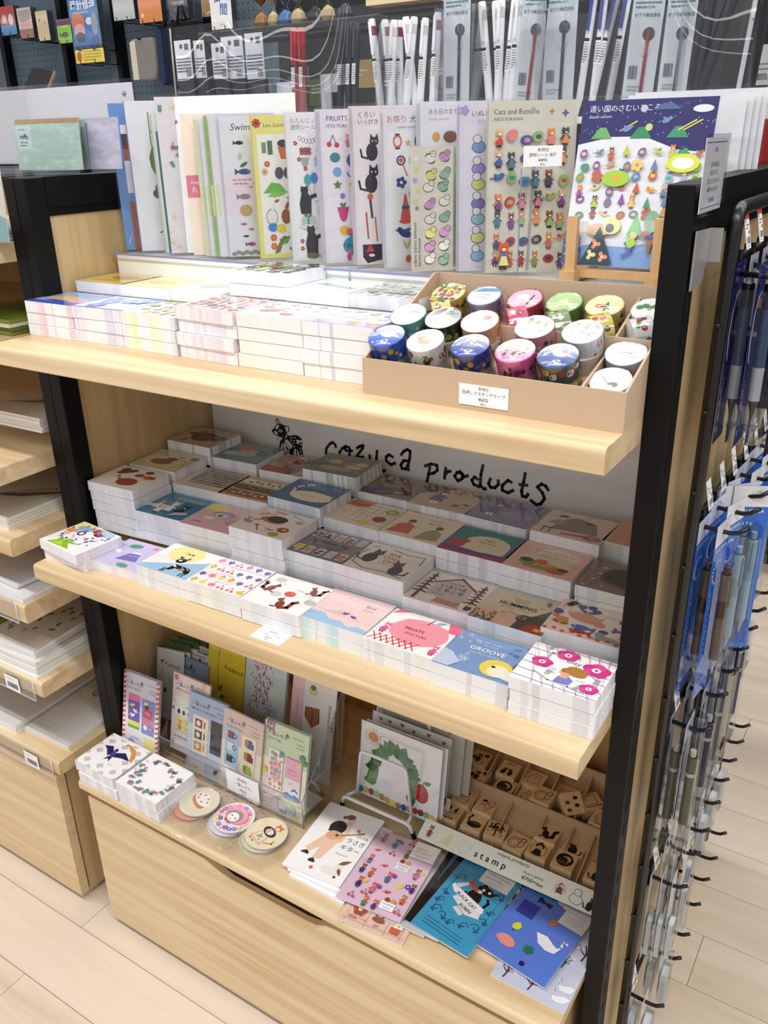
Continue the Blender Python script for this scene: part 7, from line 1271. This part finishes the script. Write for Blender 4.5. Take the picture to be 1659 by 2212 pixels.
def l_mist(w, d): a = Art(w, d, 'f3f3f4'); a.P([(w*.2, d*.2), (w*.6, d*.55), (w*.9, d*.8), (w*.5, d*.9)], 'cfd6ea'); return a
def l_green(w, d): a = Art(w, d, '86a83c'); a.E(w*.4, d*.4, 40, 30, '6f9430'); a.E(w*.7, d*.7, 30, 40, 'a0bc5a'); return a
pack(-.062, .028, .356, 118, 210, 2, ['f4f4f2', 'ecebe6'], l_script, 'white envelope pack with brush script on the left deck', 3, .005, lowlab='brush script envelope pack')
pack(-.187, .010, .356, 140, 220, 3, ['f6f6f4', 'eeeeea'], l_dots, 'white letter pack at the left edge of the left deck', 2, .006, lowlab='deck edge letter pack')
pack(-.068, .006, .527, 150, 215, 6, ['f3f2ee', 'eef0e6', 'f6f5f0'], None, 'pale green edged letter pack pile on the lowest left shelf', 1, .0052, lowlab='pale green edged pack')
pack(-.080, .010, .5585, 130, 200, 2, ['f4f2ec', 'e6e6e2'], l_vine, 'cream letter pack with thin brown vines on the lowest left shelf', 4, .007, lowlab='brown vine letter pack')
pack(-.222, .004, .527, 120, 215, 4, ['8fa0dc', 'dfe4f4', 'b9c4ea'], l_green, 'green and blue letter pack at the left of the lowest left shelf', 0, .007, lowlab='green and blue letter pack')
pack(-.055, .004, .681, 150, 215, 2, ['fafafa', 'ececea'], l_mist, 'white letter pack with faint blue mist on the third left shelf', 0, .005, lowlab='faint blue mist letter pack')
pack(-.090, .03, .6925, 120, 190, 2, ['e9eaf0', 'e2e4e8'], None, 'pale bagged pack on top of the blue mist pack', -4, .004, lowlab='pale bagged pack')
pack(-.084, .024, .801, 150, 205, 4, ['eceade', 'dfe0d4', 'e9e8e0'], l_brush, 'grey green letter pack with a brush stroke on the second left shelf', 0, .0055, lowlab='brush stroke letter pack')
pack(-.064, .100, .948, 150, 190, 5, ['efe6d0', 'f2f2ee', 'e8e6de'], l_brush, 'pale letter pile with dark sprig behind the left post', 2, .005, lowlab='dark sprig letter pile')
pack(-.056, .08, 1.112, 150, 190, 4, ['8a9440', 'e2e4c8', '6f7a3a'], l_green, 'olive green letter pile seen past the left end of the top shelf', 0, .006, lowlab='olive letter pile')
board('shelf_board', -.95, -.05, 1.083, 1.111, .432, 'pale wood shelf board of the left unit level with the main top shelf')
pack(-.066, .06, 1.248, 150, 190, 3, ['f1f1f3', 'd9cfe0', 'e9e6ea'], None, 'white and lilac letter pile on the uppermost left shelf', 0, .005, lowlab='white and lilac pile')
def lstrip(z, zt, x1, label, tick=None):
    # clear ticket rail clipped on a shelf front
    r = thing('ticket_rail', label, 'ticket rail', (-.2, -.0022, z))
    h = zt-z; B().box(-.3, -.0012, 0, x1+.2, -.0002, h).build('clear_strip', ACRY, r); b = B(); b.tube([(x1+.2, -.0008, 0), (x1+.2, -.0008, h)], .0009, 5); b.tube([(-.3, -.0008, 0), (x1+.2, -.0008, 0)], .0009, 5); b.build('strip_edge', mat('acrylic_rim', 'dfe0e8', .2), r)
    if tick:
        a = Art(40, 30, 'f4f4f5', .3); a.T(4, 22, 3.4, '箋・封筒セット', '44444a', 0, 'l'); a.bar(5, 5, 30, 11, '222', 4); a.build('price_ticket', MATTE, r, (tick+.2, -.0016, .001), (pi/2, 0, 0))
lstrip(.318, .3585, -.067, 'clear ticket rail with a barcode ticket on the left deck', -.146); lstrip(.487, .529, -.069, 'clear ticket rail on the lowest left shelf', -.150); lstrip(.645, .688, -.068, 'clear ticket rail on the third left shelf')
# standing on top of the left unit
tbd = board('top_board', -.95, -.05, 1.336, 1.340, .42, 'thin clear topped board across the left unit', 'shelf', ACRY, .115)
wb = thing('white_board', 'wide white screwed panel standing on the left unit behind the mint card', 'panel', (-.62, .40, 1.3405))
B().box(0, 0, 0, .54, .006, .128, 'e9e8f2').build('panel', PRINT, wb); b = B(); b.lathe([(.0005, .004), (.003, .003), (.0045, 0)], 12, 'b0b0a8', Matrix.Translation((.525, -.0001, .112)) @ Matrix.Rotation(pi/2, 4, 'X')); b.build('screw', STEEL, wb); B().box(-.002, -.004, -.0002, .546, -.002, .134).build('clear_front', ACRY, wb); B().box(-.002, -.004, 0, .546, .008, .003).build('foot_rail', BLK, wb)
def m_mint(w, h):
    a = Art(w, h, 'bfe0d4', .6); a.R(4, h-34, 34, h-2, 'd8ecec'); a.lines(7, h-8, 22, 1, 3, '66706c', 1.2); a.T(19, h-20, 9, 'miffy', '1c1c20', 0, 'c', .02); a.lines(10, h-26, 16, 2, 4, '55605c', 1.2)
    for y in (10, 19, 28): a.L([(20, y), (w-8, y)], .5, 'dff0e8')
    return a
sheet(-.118, .190, 6, 132, 64, m_mint, 'mint green lined card in a bag on top of the left unit', 0, lean=3, z=1.3405, cat='card', name='letter_set')
for i, (c, n_) in enumerate((('c9a876', 'tan'), ('a9cdd6', 'pale blue'), ('d9d6ee', 'lilac'))): sheet(-.128+i*.03*(i == 2), .200+i*.010, 6, 132, 71-i*3+(5 if i == 2 else 0), lambda w, h, c=c: Art(w, h, c, .6), '%s card edge just behind the mint green card' % n_, 0, lean=3, z=1.3405, cat='card', name='letter_set')
def m_mtn(w, h): a = Art(w, h, 'f3f1ea', .6); a.P([(0, 0), (w, 0), (w, h*.22), (w*.66, h*.34), (w*.3, h*.22), (0, h*.3)], '9cc9cc'); a.star(w*.86, h*.42, 7, 'e9c84a', 5); a.R(0, h*.62, w*.7, h*.72, 'c09a5a'); return a
sheet(-.165, .058, 8, 150, 145, m_mtn, 'white sheet with a teal mountain on the uppermost left shelf', 0, lean=4, z=1.249, cat='letter paper', name='letter_set')
# ---------------------------------------------------------------- pen bin on the rear half of the unit
tag(B().box(-.19, .446, 1.388, .895, .72, 1.396).build('rear_shelf', mat('rear_shelf_white', 'd8d8da', .5)), 'white rear shelf behind the sticker sheets holding the pens', 'shelf')
bin_ = thing('pen_bin', 'clear acrylic pen bin with partitions behind the sticker sheets', 'bin', (.35, .52, 1.396))
def warped(x0, x1, z0, z1, y, nx=64, nz=14):
    # front sheet of the bin, gently bowed the way thin clear sheet hangs
    b = B(); vs = []
    for j in range(nz+1):
        for i in range(nx+1):
            u, v = i/nx, j/nz; x = x0+(x1-x0)*u
            vs.append((x, y+.010*sin(u*6.3+.5)*v*v+.0022*sin(u*19+v*2.2)*v+.0016*sin(u*41+1.3)*v*v, z0+(z1-z0)*v))
    n = nx+1; b.add(vs, [(j*n+i, j*n+i+1, (j+1)*n+i+1, (j+1)*n+i) for j in range(nz) for i in range(nx)], 'fff', None, True); return b
GL = film('glossy_clear_sheet', (.97, .975, .985), .015, .07, 0, .2)
warped(-.444, .52, 0, .162, 0).build('front_sheet', GL, bin_)
B().box(-.446, .14, 0, .52, .142, .162).build('back_sheet', ACRY, bin_)
for k, x in enumerate((-.445, -.39, -.335, -.285, -.2, -.16, -.115, -.03, .075, .135, .235, .335, .43, .519)): B().box(x-.0008, .012, 0, x+.0008, .14, .15).build('partition', ACRY, bin_)
b = B(); b.tube([(-.445, -.001, 0), (-.445, .002, .16)], .0016, 6); b.build('corner_edge', mat('grey_cut_edge', '9a968f', .3), bin_)
PB = 'loose pens in the clear bin'
def bpen(x, y, lean, L_, body, top, clip, label, r=.0058, z=1.397, bar=True):
    t = thing('pen', label, 'pen', (x, y, z), (radians(-4), radians(lean), 0), PB)
    b = B(); b.lathe([(.0008, 0), (r*.5, .012), (r, .024), (r, L_*.84)], 12, body); b.build('barrel', PLAST, t)
    b = B(); b.lathe([(r*1.02, L_*.84), (r*1.02, L_*.93), (r*.9, L_), (.0005, L_+.001)], 12, top, None, [top, clip, clip]); b.box(-.002, -r-.0035, L_*.66, .002, -r-.001, L_*.97, clip); b.build('cap', PLAST, t)
    if bar:
        a = Art(7, 34, 'fafafa', .05); a.R(0, 30, 7, 34, '222'); a.lines(1, 26, 5, 8, 3.2, '44444a', 1.3, 7); a.build('label', MATTE, t, (-.0035, -r-.0002, L_*.4), (pi/2, 0, 0))
W1 = 'f3f4f6'
for k, (x, ln, cap, clip) in enumerate([(.283, -9, '8a1c22', W1), (.300, -8, '8a1c22', W1), (.318, -3, '8a1c22', W1), (.325, 2, 'cfcfcc', W1), (.338, -10, 'cfcfcc', W1), (.347, 7, 'cfcfcc', W1), (.361, 5, 'cfcfcc', W1), (.374, 3, 'cfcfcc', W1), (.388, 2, '8a1c22', W1), (.402, 1, '8a1c22', W1)]):
    bpen(x-sin(radians(ln))*.15, .572+.012*(k % 3), ln, .151-.002*(k % 4), W1, cap, clip, 'white pen with %s collar, %s of ten left of the tall refill bags' % ('red' if cap[0] == '8' else 'grey', ORD[k] if k < 9 else 'last'))
for k, (x, ln) in enumerate(((.477, -9), (.493, -7), (.508, -1), (.524, 3), (.537, 2))): bpen(x-sin(radians(ln))*.155, .568+.012*(k % 2), ln, .158, W1, 'cfccc4', W1, 'white pen with beige collar, %s of five between refill bags' % ORD[k])
for k, (x, ln, c) in enumerate(((.640, 4, W1), (.655, 2, W1), (.672, 10, 'e6e6ea'), (.688, 6, W1))): bpen(x-sin(radians(ln))*.15, .585, ln, .165, c, 'e9ebf2', '3a4a9a', 'slim white pen with blue clip, %s of four' % ORD[k], .005)
for k, (x, ln) in enumerate(((.800, 2), (.835, 14), (.868, 3))): bpen(x-sin(radians(ln))*.17, .575, ln, .178, '1a1b1f', '1a1b1f', '2a2b30', 'thick black pen at the right end of the bin, %s' % ['left', 'slanting', 'right'][k], .0085, 1.397, False)
for k, x in enumerate((.845, .884)): bpen(x, .60, 3, .165, 'dcdce0', 'f4f4f6', W1, 'pale pen among the black pens, %s one' % ['left', 'right'][k], .006, 1.397, False)
for k, x in enumerate((.127, .143)): bpen(x, .575, 0, .148, 'b02428', 'd8343a', 'c82c30', 'red pen with white label, %s of two' % ['left', 'right'][k])
for k, x in enumerate((.220, .236, .248)): bpen(x, .575, 2, .147, '22242a', '2c3038', '3a3f4a', 'black pen left of the white pens, %s of three' % ORD[k])
def refill(x, w, h, core, label, lean=0, y=.556):
    t = thing('refill_pack', label, 'pen refill', (x, y, 1.398), (0, radians(lean), 0), 'bagged refills in the clear bin')
    a = Art(w, h, 'e4e9ec', .3); a.R(0, h-34, w, h, 'cfe6ea'); a.lines(4, h-8, w-8, 5, 5, '55606a', 1.8, 3); a.T(w*.5, h-38, 5, 'ゼブラ株式会社', '33363c', 0, 'c', .01); a.E(w*.62, h-58, 8, 8, '3a3f4a'); a.E(w*.56, h-76, 8, 8, 'dfe3e6'); a.R(0, 0, w, 22, '9ccfd2'); a.bar(5, 44, 12, 16, '222', 6); a.lines(6, 34, 20, 2, 4, '88909a', 1.4)
    a.build('card', PRINT, t, (0, .004, 0), (pi/2, 0, 0)); b = B(); b.tube([(w*.0006, .0018, .02), (w*.00062, .0018, h*.00066)], .0022, 8, core); b.build('refill_core', PLAST, t)
    b = B(); n = 6; vs = [(u*w/1000*1.06-.001, -.001-.0014*sin(u*9+v*5), v*h/1000*1.02) for v in [j/n for j in range(n+1)] for u in [i/n for i in range(n+1)]]; b.add(vs, [(j*(n+1)+i, j*(n+1)+i+1, (j+1)*(n+1)+i+1, (j+1)*(n+1)+i) for j in range(n) for i in range(n)], 'fff', None, True); b.build('clear_bag', GL, t)
refill(.424, 44, 178, '2a2c32', 'bagged refill with a dark core, leftmost'); refill(.538, 38, 172, 'b02c28', 'bagged refill with a red core left of the slim pens', 5); refill(.585, 46, 170, '2c3038', 'bagged refill with a dark core left of the slim pens'); refill(.700, 42, 155, 'a82c2c', 'bagged refill with a red core right of the slim pens', 3); refill(.748, 38, 152, '3a3f48', 'bagged refill with a grey core near the black pens', 2)
for k, (x, w, h, z) in enumerate(((-.141, 40, 62, 1.481), (-.100, 26, 60, 1.481), (-.052, 34, 56, 1.477), (-.034, 50, 66, 1.476), (.026, 40, 70, 1.473))):
    t = thing('header_card_pack', 'black pack with white barcode header card, %s from the left in the bin' % ORD[k], 'refill pack', (x, .575+.006*(k % 2), 1.398))
    a = Art(w, h, 'dfe1e4', .3); a.E(w*.4, h-10, 4, 4, '44464c'); a.R(w*.6, h-16, w*.85, h-6, '55585e'); a.lines(2, h*.5, w-5, 5, 5, '44464c', 2.2, 5); a.bar(w*.62, 3, w*.3, 12, '222', 3); a.build('header_card', PRINT, t, (0, 0, z-1.398), (pi/2, 0, 0)); B().box(.001, .001, 0, w/1000-.001, .009, z-1.398, '1c1d22').build('pouch', PLAST, t)
for k, (x, z, w, h) in enumerate(((.07, 1.40, 44, 70), (.165, 1.40, 40, 78), (.188, 1.40, 26, 50))):
    t = thing('sample_card', 'blank pale sample card standing in the bin, %s of three' % ORD[k], 'card', (x, .60, z-.003)); Art(w, h, ['dcdde8', 'e9e9ee', 'dfe3ea'][k], .5).build('card', PRINT, t, None, (pi/2, 0, 0))
# ---------------------------------------------------------------- far wall of the shop
PEG = mat('peg_board_paint', '62737f', .6, 0, .3)
fw = B(); fw.box(-4, 2.2, 0, -1.2, 2.23, 2.6); o = tag(fw.build('wall_back', PEG), kind='structure')
hb = B()
for j in range(18):
    for i in range(70): x, z = -3.1+i*.026, 1.46+j*.026; hb.add([(x-.0028, 2.1994, z-.0028), (x+.0028, 2.1994, z-.0028), (x+.0028, 2.1994, z+.0028), (x-.0028, 2.1994, z+.0028)], [(0, 1, 2, 3)], '2f3a42')
tag(hb.build('peg_hole', MATTE, o), kind='stuff')
db = B().box(-1.2, 2.2, 0, 3.2, 2.23, 2.6); tag(db.build('wall_back_dark', mat('dark_fixture', '17181c', .6)), kind='structure')
for k, x in enumerate((-2.83, -2.40, -2.06, -1.545)):
    g_ = thing('wall_upright', 'grey and black wall upright, %s from the left' % ORD[k], 'upright', (x, 2.19, 0)); B().box(-.028, -.03, 0, .012, .008, 2.5).build('grey_flange', mat('grey_flange_paint', '56646e', .5), g_); B().box(.012, -.032, 0, .04, .008, 2.5).build('black_channel', BLK, g_)
def bgbox(n, x0, x1, z0, z1, y, art, label, cat='book', side='30343a', t=.03, hk=True):
    o = thing(n, label, cat, (x0, y, z0)); w, h = (x1-x0)*1000, (z1-z0)*1000
    B().box(0, .0006, 0, w/1000, t, h/1000, side).build('body', MATTE, o); a = Art(w, h, 'fff', .2); art(a, w, h); a.build('front', PRINT, o, None, (pi/2, 0, 0))
    if hk:
        b = B(); [b.tube([(w/1000*s, .11, -.005), (w/1000*s, -.012, -.006), (w/1000*s, -.016, .01)], .0022, 5) for s in (.25, .75)]; b.build('shelf_peg', BWIRE, o)
def g_red(a, w, h): a.R(0, h*.34, w, h, 'b83028'); a.R(0, 0, w, h*.34, '4a8ac8'); a.E(w*.3, h*.52, w*.16, h*.2, 'e6c9c8'); a.E(w*.72, h*.52, w*.16, h*.2, 'e6d4d2'); a.R(0, h*.34, w*.4, h*.42, '5a3a78')
def g_pink(a, w, h): a.R(0, 0, w, h, 'd0c0b8'); a.R(0, 0, w, h*.3, 'a8705c'); a.E(w*.35, h*.5, w*.2, h*.14, 'e09aa4'); a.E(w*.7, h*.5, w*.2, h*.14, 'dfa0a4'); a.lines(8, h-14, w-16, 6, 7, '6a5a50', 2.4)
def g_beige(a, w, h): a.R(0, 0, w, h, 'd9bf92'); a.star(w*.3, h*.7, 8, '6a3a2c', 6); a.star(w*.7, h*.6, 5, '6a3a2c', 6)
def g_green(a, w, h): a.R(0, 0, w, h*.74, '8fc434'); a.R(0, h*.74, w, h, '5a2a5a'); a.fish(w*.5, h*.34, w*.26, '3a5420'); a.E(w*.5, h*.68, w*.3, 4, 'b8dc6a')
def g_blue(a, w, h):
    a.R(0, 0, w, h, '3c78ba'); a.T(w*.5, h-52, 40, '時計修理', 'f0f4f8', 0, 'c', .02, 0, .95); a.lines(20, h-66, w-40, 1, 3, 'dfe8f2', 3); a.E(w*.28, h*.5, 40, 34, 'd8744a'); a.E(w*.3, h*.34, 34, 26, 'e0a8b4'); a.E(w*.3, h*.22, 28, 18, '4a4a54'); a.E(w*.66, h*.5, 20, 14, 'dfe6ee'); a.E(w*.84, h*.44, 20, 40, '9aa4b0'); a.ring(w*.8, h*.14, 14, 4, 'd87a5a'); a.R(0, 0, w, h*.06, '2f3a6a')
def g_yel(a, w, h): a.R(0, 0, w, h, 'f0d83a'); a.E(w*.14, h*.5, w*.09, h*.36, 'b8562c'); a.lines(w*.3, h*.8, w*.6, 4, h*.2, '8a7a30', 2.6)
def g_grey(a, w, h): a.R(0, 0, w, h, 'bfc4c2'); a.R(w*.8, h*.06, w*.86, h*.1, '77')if False else a.R(w*.8, h*.06, w*.84, h*.09, '777777')
def g_or(a, w, h): a.R(0, 0, w, h*.62, 'dd8440'); a.R(0, h*.62, w, h, 'eceae6'); a.P([(w*.3, h), (w*.66, h), (w*.6, h*.66), (w*.4, h*.66)], '2a2a2e'); a.T(w*.1, h*.72, 22, '革', '2a2a2e', 0); a.E(w*.16, h*.2, 7, 7, 'f0e2d0')
def g_dark(a, w, h): a.R(0, 0, w, h*.72, '4a484c'); a.R(0, h*.72, w, h, 'c9b88a'); a.T(w*.5, h*.4, 13, '大切な道具', 'dfdfe2', 0, 'c'); a.lines(w*.24, h*.28, w*.5, 2, 7, '9a9a9e', 2)
def g_kraft(a, w, h): a.R(0, 0, w, h, '9a7448'); a.T(w*.34, h*.4, 46, 'Y', 'e9e2d4', -6, 'l', .02); a.L([(w*.3, h*.1), (w*.8, h*.2)], 3, 'e9e2d4')
def g_ji(a, w, h): a.R(0, 0, w, h, 'ecebe8'); a.T(w*.2, h*.62, 40, '時', '3a62b0', -4, 'l', .02); a.T(w*.42, h*.36, 40, '間', '3a62b0', -4, 'l', .02); a.leaf(w*.4, h*.1, 18, 6, 10, 'e0a83c')
for n, x0, x1, z0, z1, f, l, c in (('picture_book', -2.638, -2.532, 1.817, 1.927, g_red, 'red and blue book on the far left of the peg wall', 'book'), ('picture_book', -2.514, -2.420, 1.797, 1.912, g_pink, 'pinkish grey book on the peg wall', 'book'), ('kraft_card', -2.393, -2.317, 1.780, 1.891, g_beige, 'tan card with brown stars on the peg wall', 'card'), ('green_pack', -2.266, -2.172, 1.762, 1.851, g_green, 'lime green pack with a fish on the peg wall', 'pack'),
    ('blue_pack', -2.177, -2.001, 1.734, 1.930, g_blue, 'large blue pack with white characters on the peg wall', 'pack'), ('yellow_box', -2.175, -1.998, 1.681, 1.732, g_yel, 'flat yellow box below the blue pack', 'box'), ('grey_case', -1.911, -1.790, 1.820, 1.935, g_grey, 'plain grey case on the peg wall', 'case'), ('orange_case', -1.768, -1.642, 1.801, 1.930, g_or, 'orange and white case on the peg wall', 'case'),
    ('dark_case', -1.603, -1.504, 1.799, 1.925, g_dark, 'dark grey case with pale characters on the peg wall', 'case'), ('kraft_case', -1.434, -1.346, 1.797, 1.910, g_kraft, 'brown kraft case with white strokes on the peg wall', 'case'), ('time_sign', -1.363, -1.261, 1.747, 1.885, g_ji, 'white sign card with blue characters above the pen bin', 'sign')):
    bgbox(n, x0, x1, z0, z1, 2.02 if n == 'time_sign' else 2.05, f, l, c)
board('wall_shelf', -2.78, -2.2, 1.54, 1.558, 2.2, 'grey wall shelf under the leather sleeve', 'shelf', PEG, 1.97)
sl = thing('leather_sleeve', 'dark brown leather sleeve leaning before the peg wall', 'sleeve', (-2.56, 2.02, 1.56), (radians(-14), 0, 0)); B().prism([(0, 0), (.17, 0), (.235, .105), (.10, .125), (.085, .122)], 0, .012, 'y').build('sleeve', mat('dark_leather', '2a2422', .5), sl); B().prism([(.172, 0), (.18, 0), (.242, .105), (.236, .106)], 0, .011, 'y').build('piping', KRAFT, sl)
def pouch(x0, x1, z0, z1, y, c, c2, label, loop=True, strap=None):
    o = thing('pouch', label, 'pouch', ((x0+x1)/2, y, z0)); w, h = (x1-x0)/2, z1-z0; b = B(); n = 12
    prof = [(-.8, 0), (.8, 0), (1, .3), (1, .75), (.82, 1), (-.82, 1), (-1, .75), (-1, .3)]
    m_ = mat('pouch_cloth_'+c, c, .85, 0, .2)
    for s, th in ((1, .035),): b.prism([(u*w, v*h) for u, v in prof], -th/2, th/2, 'y')
    hk = B(); hk.tube([(0, .11 if y > 2.08 else .16, h*.98), (0, -.03, h*.97), (0, -.036, h*1.0)], .003, 6); hk.build('wall_peg', BWIRE, o)
    ob = b.build('body', m_, o); bv = ob.modifiers.new('soft', 'BEVEL'); bv.width = .012; bv.segments = 3
    b = B(); b.prism([(-w*.86, h*.04), (-w*.4, h*.04), (-w*.42, h*.96), (-w*.84, h*.92)], -.0195, -.0178, 'y'); b.build('side_panel', mat('pouch_trim_'+c2, c2, .85), o)
    if loop: b = B(); b.tube([(-w*.3, 0, h*.97), (-w*.12, 0, h+.05), (w*.1, 0, h+.05), (w*.34, 0, h*.97)], .005, 8); b.build('hang_loop', m_, o)
    if strap: b = B(); b.tube([(w*.62, -.022, h*.5), (w*.5, -.024, h*.28), (w*.56, -.022, h*.08)], .004, 6, strap); b.build('pull_strap', PLAST, o)
pouch(-1.875, -1.728, 1.60, 1.755, 2.09, '8a8480', 'd8d0bc', 'grey and cream pencil pouch hanging before the peg wall', False); pouch(-1.720, -1.585, 1.58, 1.79, 2.09, '1c2740', '223050', 'navy pouch with a hanging loop'); pouch(-1.612, -1.452, 1.56, 1.79, 2.04, '0f1013', '16171b', 'black pouch with an orange strap', True, 'd8582a')
# hourglasses on a dark shelf behind the pens
SHW = board('shelf_board', -.95, 1.6, 1.655, 1.675, 1.72, 'dark wood shelf board of hourglasses behind the pen bin', 'shelf', mat('dark_shelf', '201d1c', .5), 1.5)
for k, (x, s, b_) in enumerate(((-.76, 'a5702c', 1), (-.715, 'c9b183', .8), (-.668, '4a78b0', 1), (-.622, 'c9b183', 1), (-.56, '2a2a30', 1), (-.515, 'c9b183', .9), (-.455, '3a3a44', 1))):
    hg = thing('hourglass', '%s hourglass from the left, %s sand' % (ORD[k], {'a5': 'amber', 'c9': 'tan', '4a': 'blue', '2a': 'black', '3a': 'dark grey'}[s[:2]]), 'hourglass', (x, 1.58, 1.676)); r = .026*b_
    b = B(); b.lathe([(.0005, 0), (r*.8, .002), (r, .016), (r*.8, .034), (r*.16, .055), (r*.8, .078), (r, .095), (r*.8, .112), (.0005, .114)], 16, 'fff'); b.build('glass_bulb', CLR, hg); b = B(); b.lathe([(.0005, .001), (r*.76, .003), (r*.94, .016), (r*.7, .033), (.0005, .045)], 14, s); b.lathe([(.0005, .06), (r*.76, .079), (r*.8, .084), (.0005, .085)], 14, s); b.build('sand', MATTE, hg)
tag(B().box(-.30, 1.45, 1.688, -.10, 1.56, 1.712).build('wood_block', WX), 'pale wood block on the shelf of hourglasses', 'block')
for k, (x, z, c) in enumerate(((-.30, 1.46, '5a7a2c'), (-.16, 1.50, 'b89a5a'), (-.05, 1.47, '4a4038'), (.1, 1.49, '6a5a48'))): bgbox('display_box', x-.25, x-.16, z, z+.07, 1.52, lambda a, w, h, c=c: a.R(0, 0, w, h, c).lines(8, h*.6, w*.6, 2, 10, 'e0dcd0', 4), 'small %s box far behind the pen bin' % ['green', 'tan', 'dark brown', 'grey brown'][k], 'box', '2a2a2c', .05, False)
board('shelf_board', -.95, 1.6, 1.43, 1.455, 1.72, 'lower dark shelf board of boxes behind the pen bin', 'shelf', mat('dark_shelf2', '241f1c', .5), 1.5)
# right of the pen bin
o = thing('belt_bag', 'red fabric bag behind the right end of the unit', 'bag', (.80, 1.1, 1.306)); b = B(); b.prism([(-.045, 0), (.04, 0), (.055, .05), (.04, .10), (-.03, .11), (-.052, .06)], -.03, .03, 'y'); q = b.build('body', RED, o); m_ = q.modifiers.new('soft', 'BEVEL'); m_.width = .015; m_.segments = 3; b = B(); b.tube([(.02, -.031, .005), (.034, -.034, .05), (.02, -.031, .1)], .003, 6, '5a0e10'); b.build('zip_seam', METC, o)
o = thing('shoulder_bag', 'black fabric bag hanging behind the right end of the pen bin', 'bag', (.80, 1.15, 1.50)); b = B(); b.prism([(-.05, 0), (.08, 0), (.08, .1), (-.04, .1)], -.03, .03, 'y'); q = b.build('body', mat('black_cloth', '0d0d10', .85), o); m_ = q.modifiers.new('soft', 'BEVEL'); m_.width = .012; m_.segments = 3; b = B(); b.tube([(-.03, 0, .1), (0, 0, .16), (.05, 0, .1)], .004, 6, '101014'); b.build('strap', PLAST, o)
bgbox('swing_tag', .764, .803, 1.445, 1.508, 1.06, lambda a, w, h: a.R(0, 0, w, h, 'eeeef0').lines(6, h*.5, w-12, 3, 8, '88888c', 3).bar(8, 8, 20, 8), 'white swing tag at the right edge behind the pens', 'tag', 'd8d8da', .002, False)
bgbox('yellow_tag', .782, .812, 1.398, 1.428, 1.07, lambda a, w, h: a.R(0, 0, w, h, 'c9c02c').lines(5, h*.6, w-10, 2, 7, '6a6420', 3), 'small yellow tag above the red bag', 'tag', '8a8420', .002, False)
tag(B().box(.62, 1.02, 1.29, 1.4, 1.3, 1.304).build('shelf_board', mat('dark_shelf3', '2c2826', .5)), 'dark shelf board under the red bag', 'shelf')
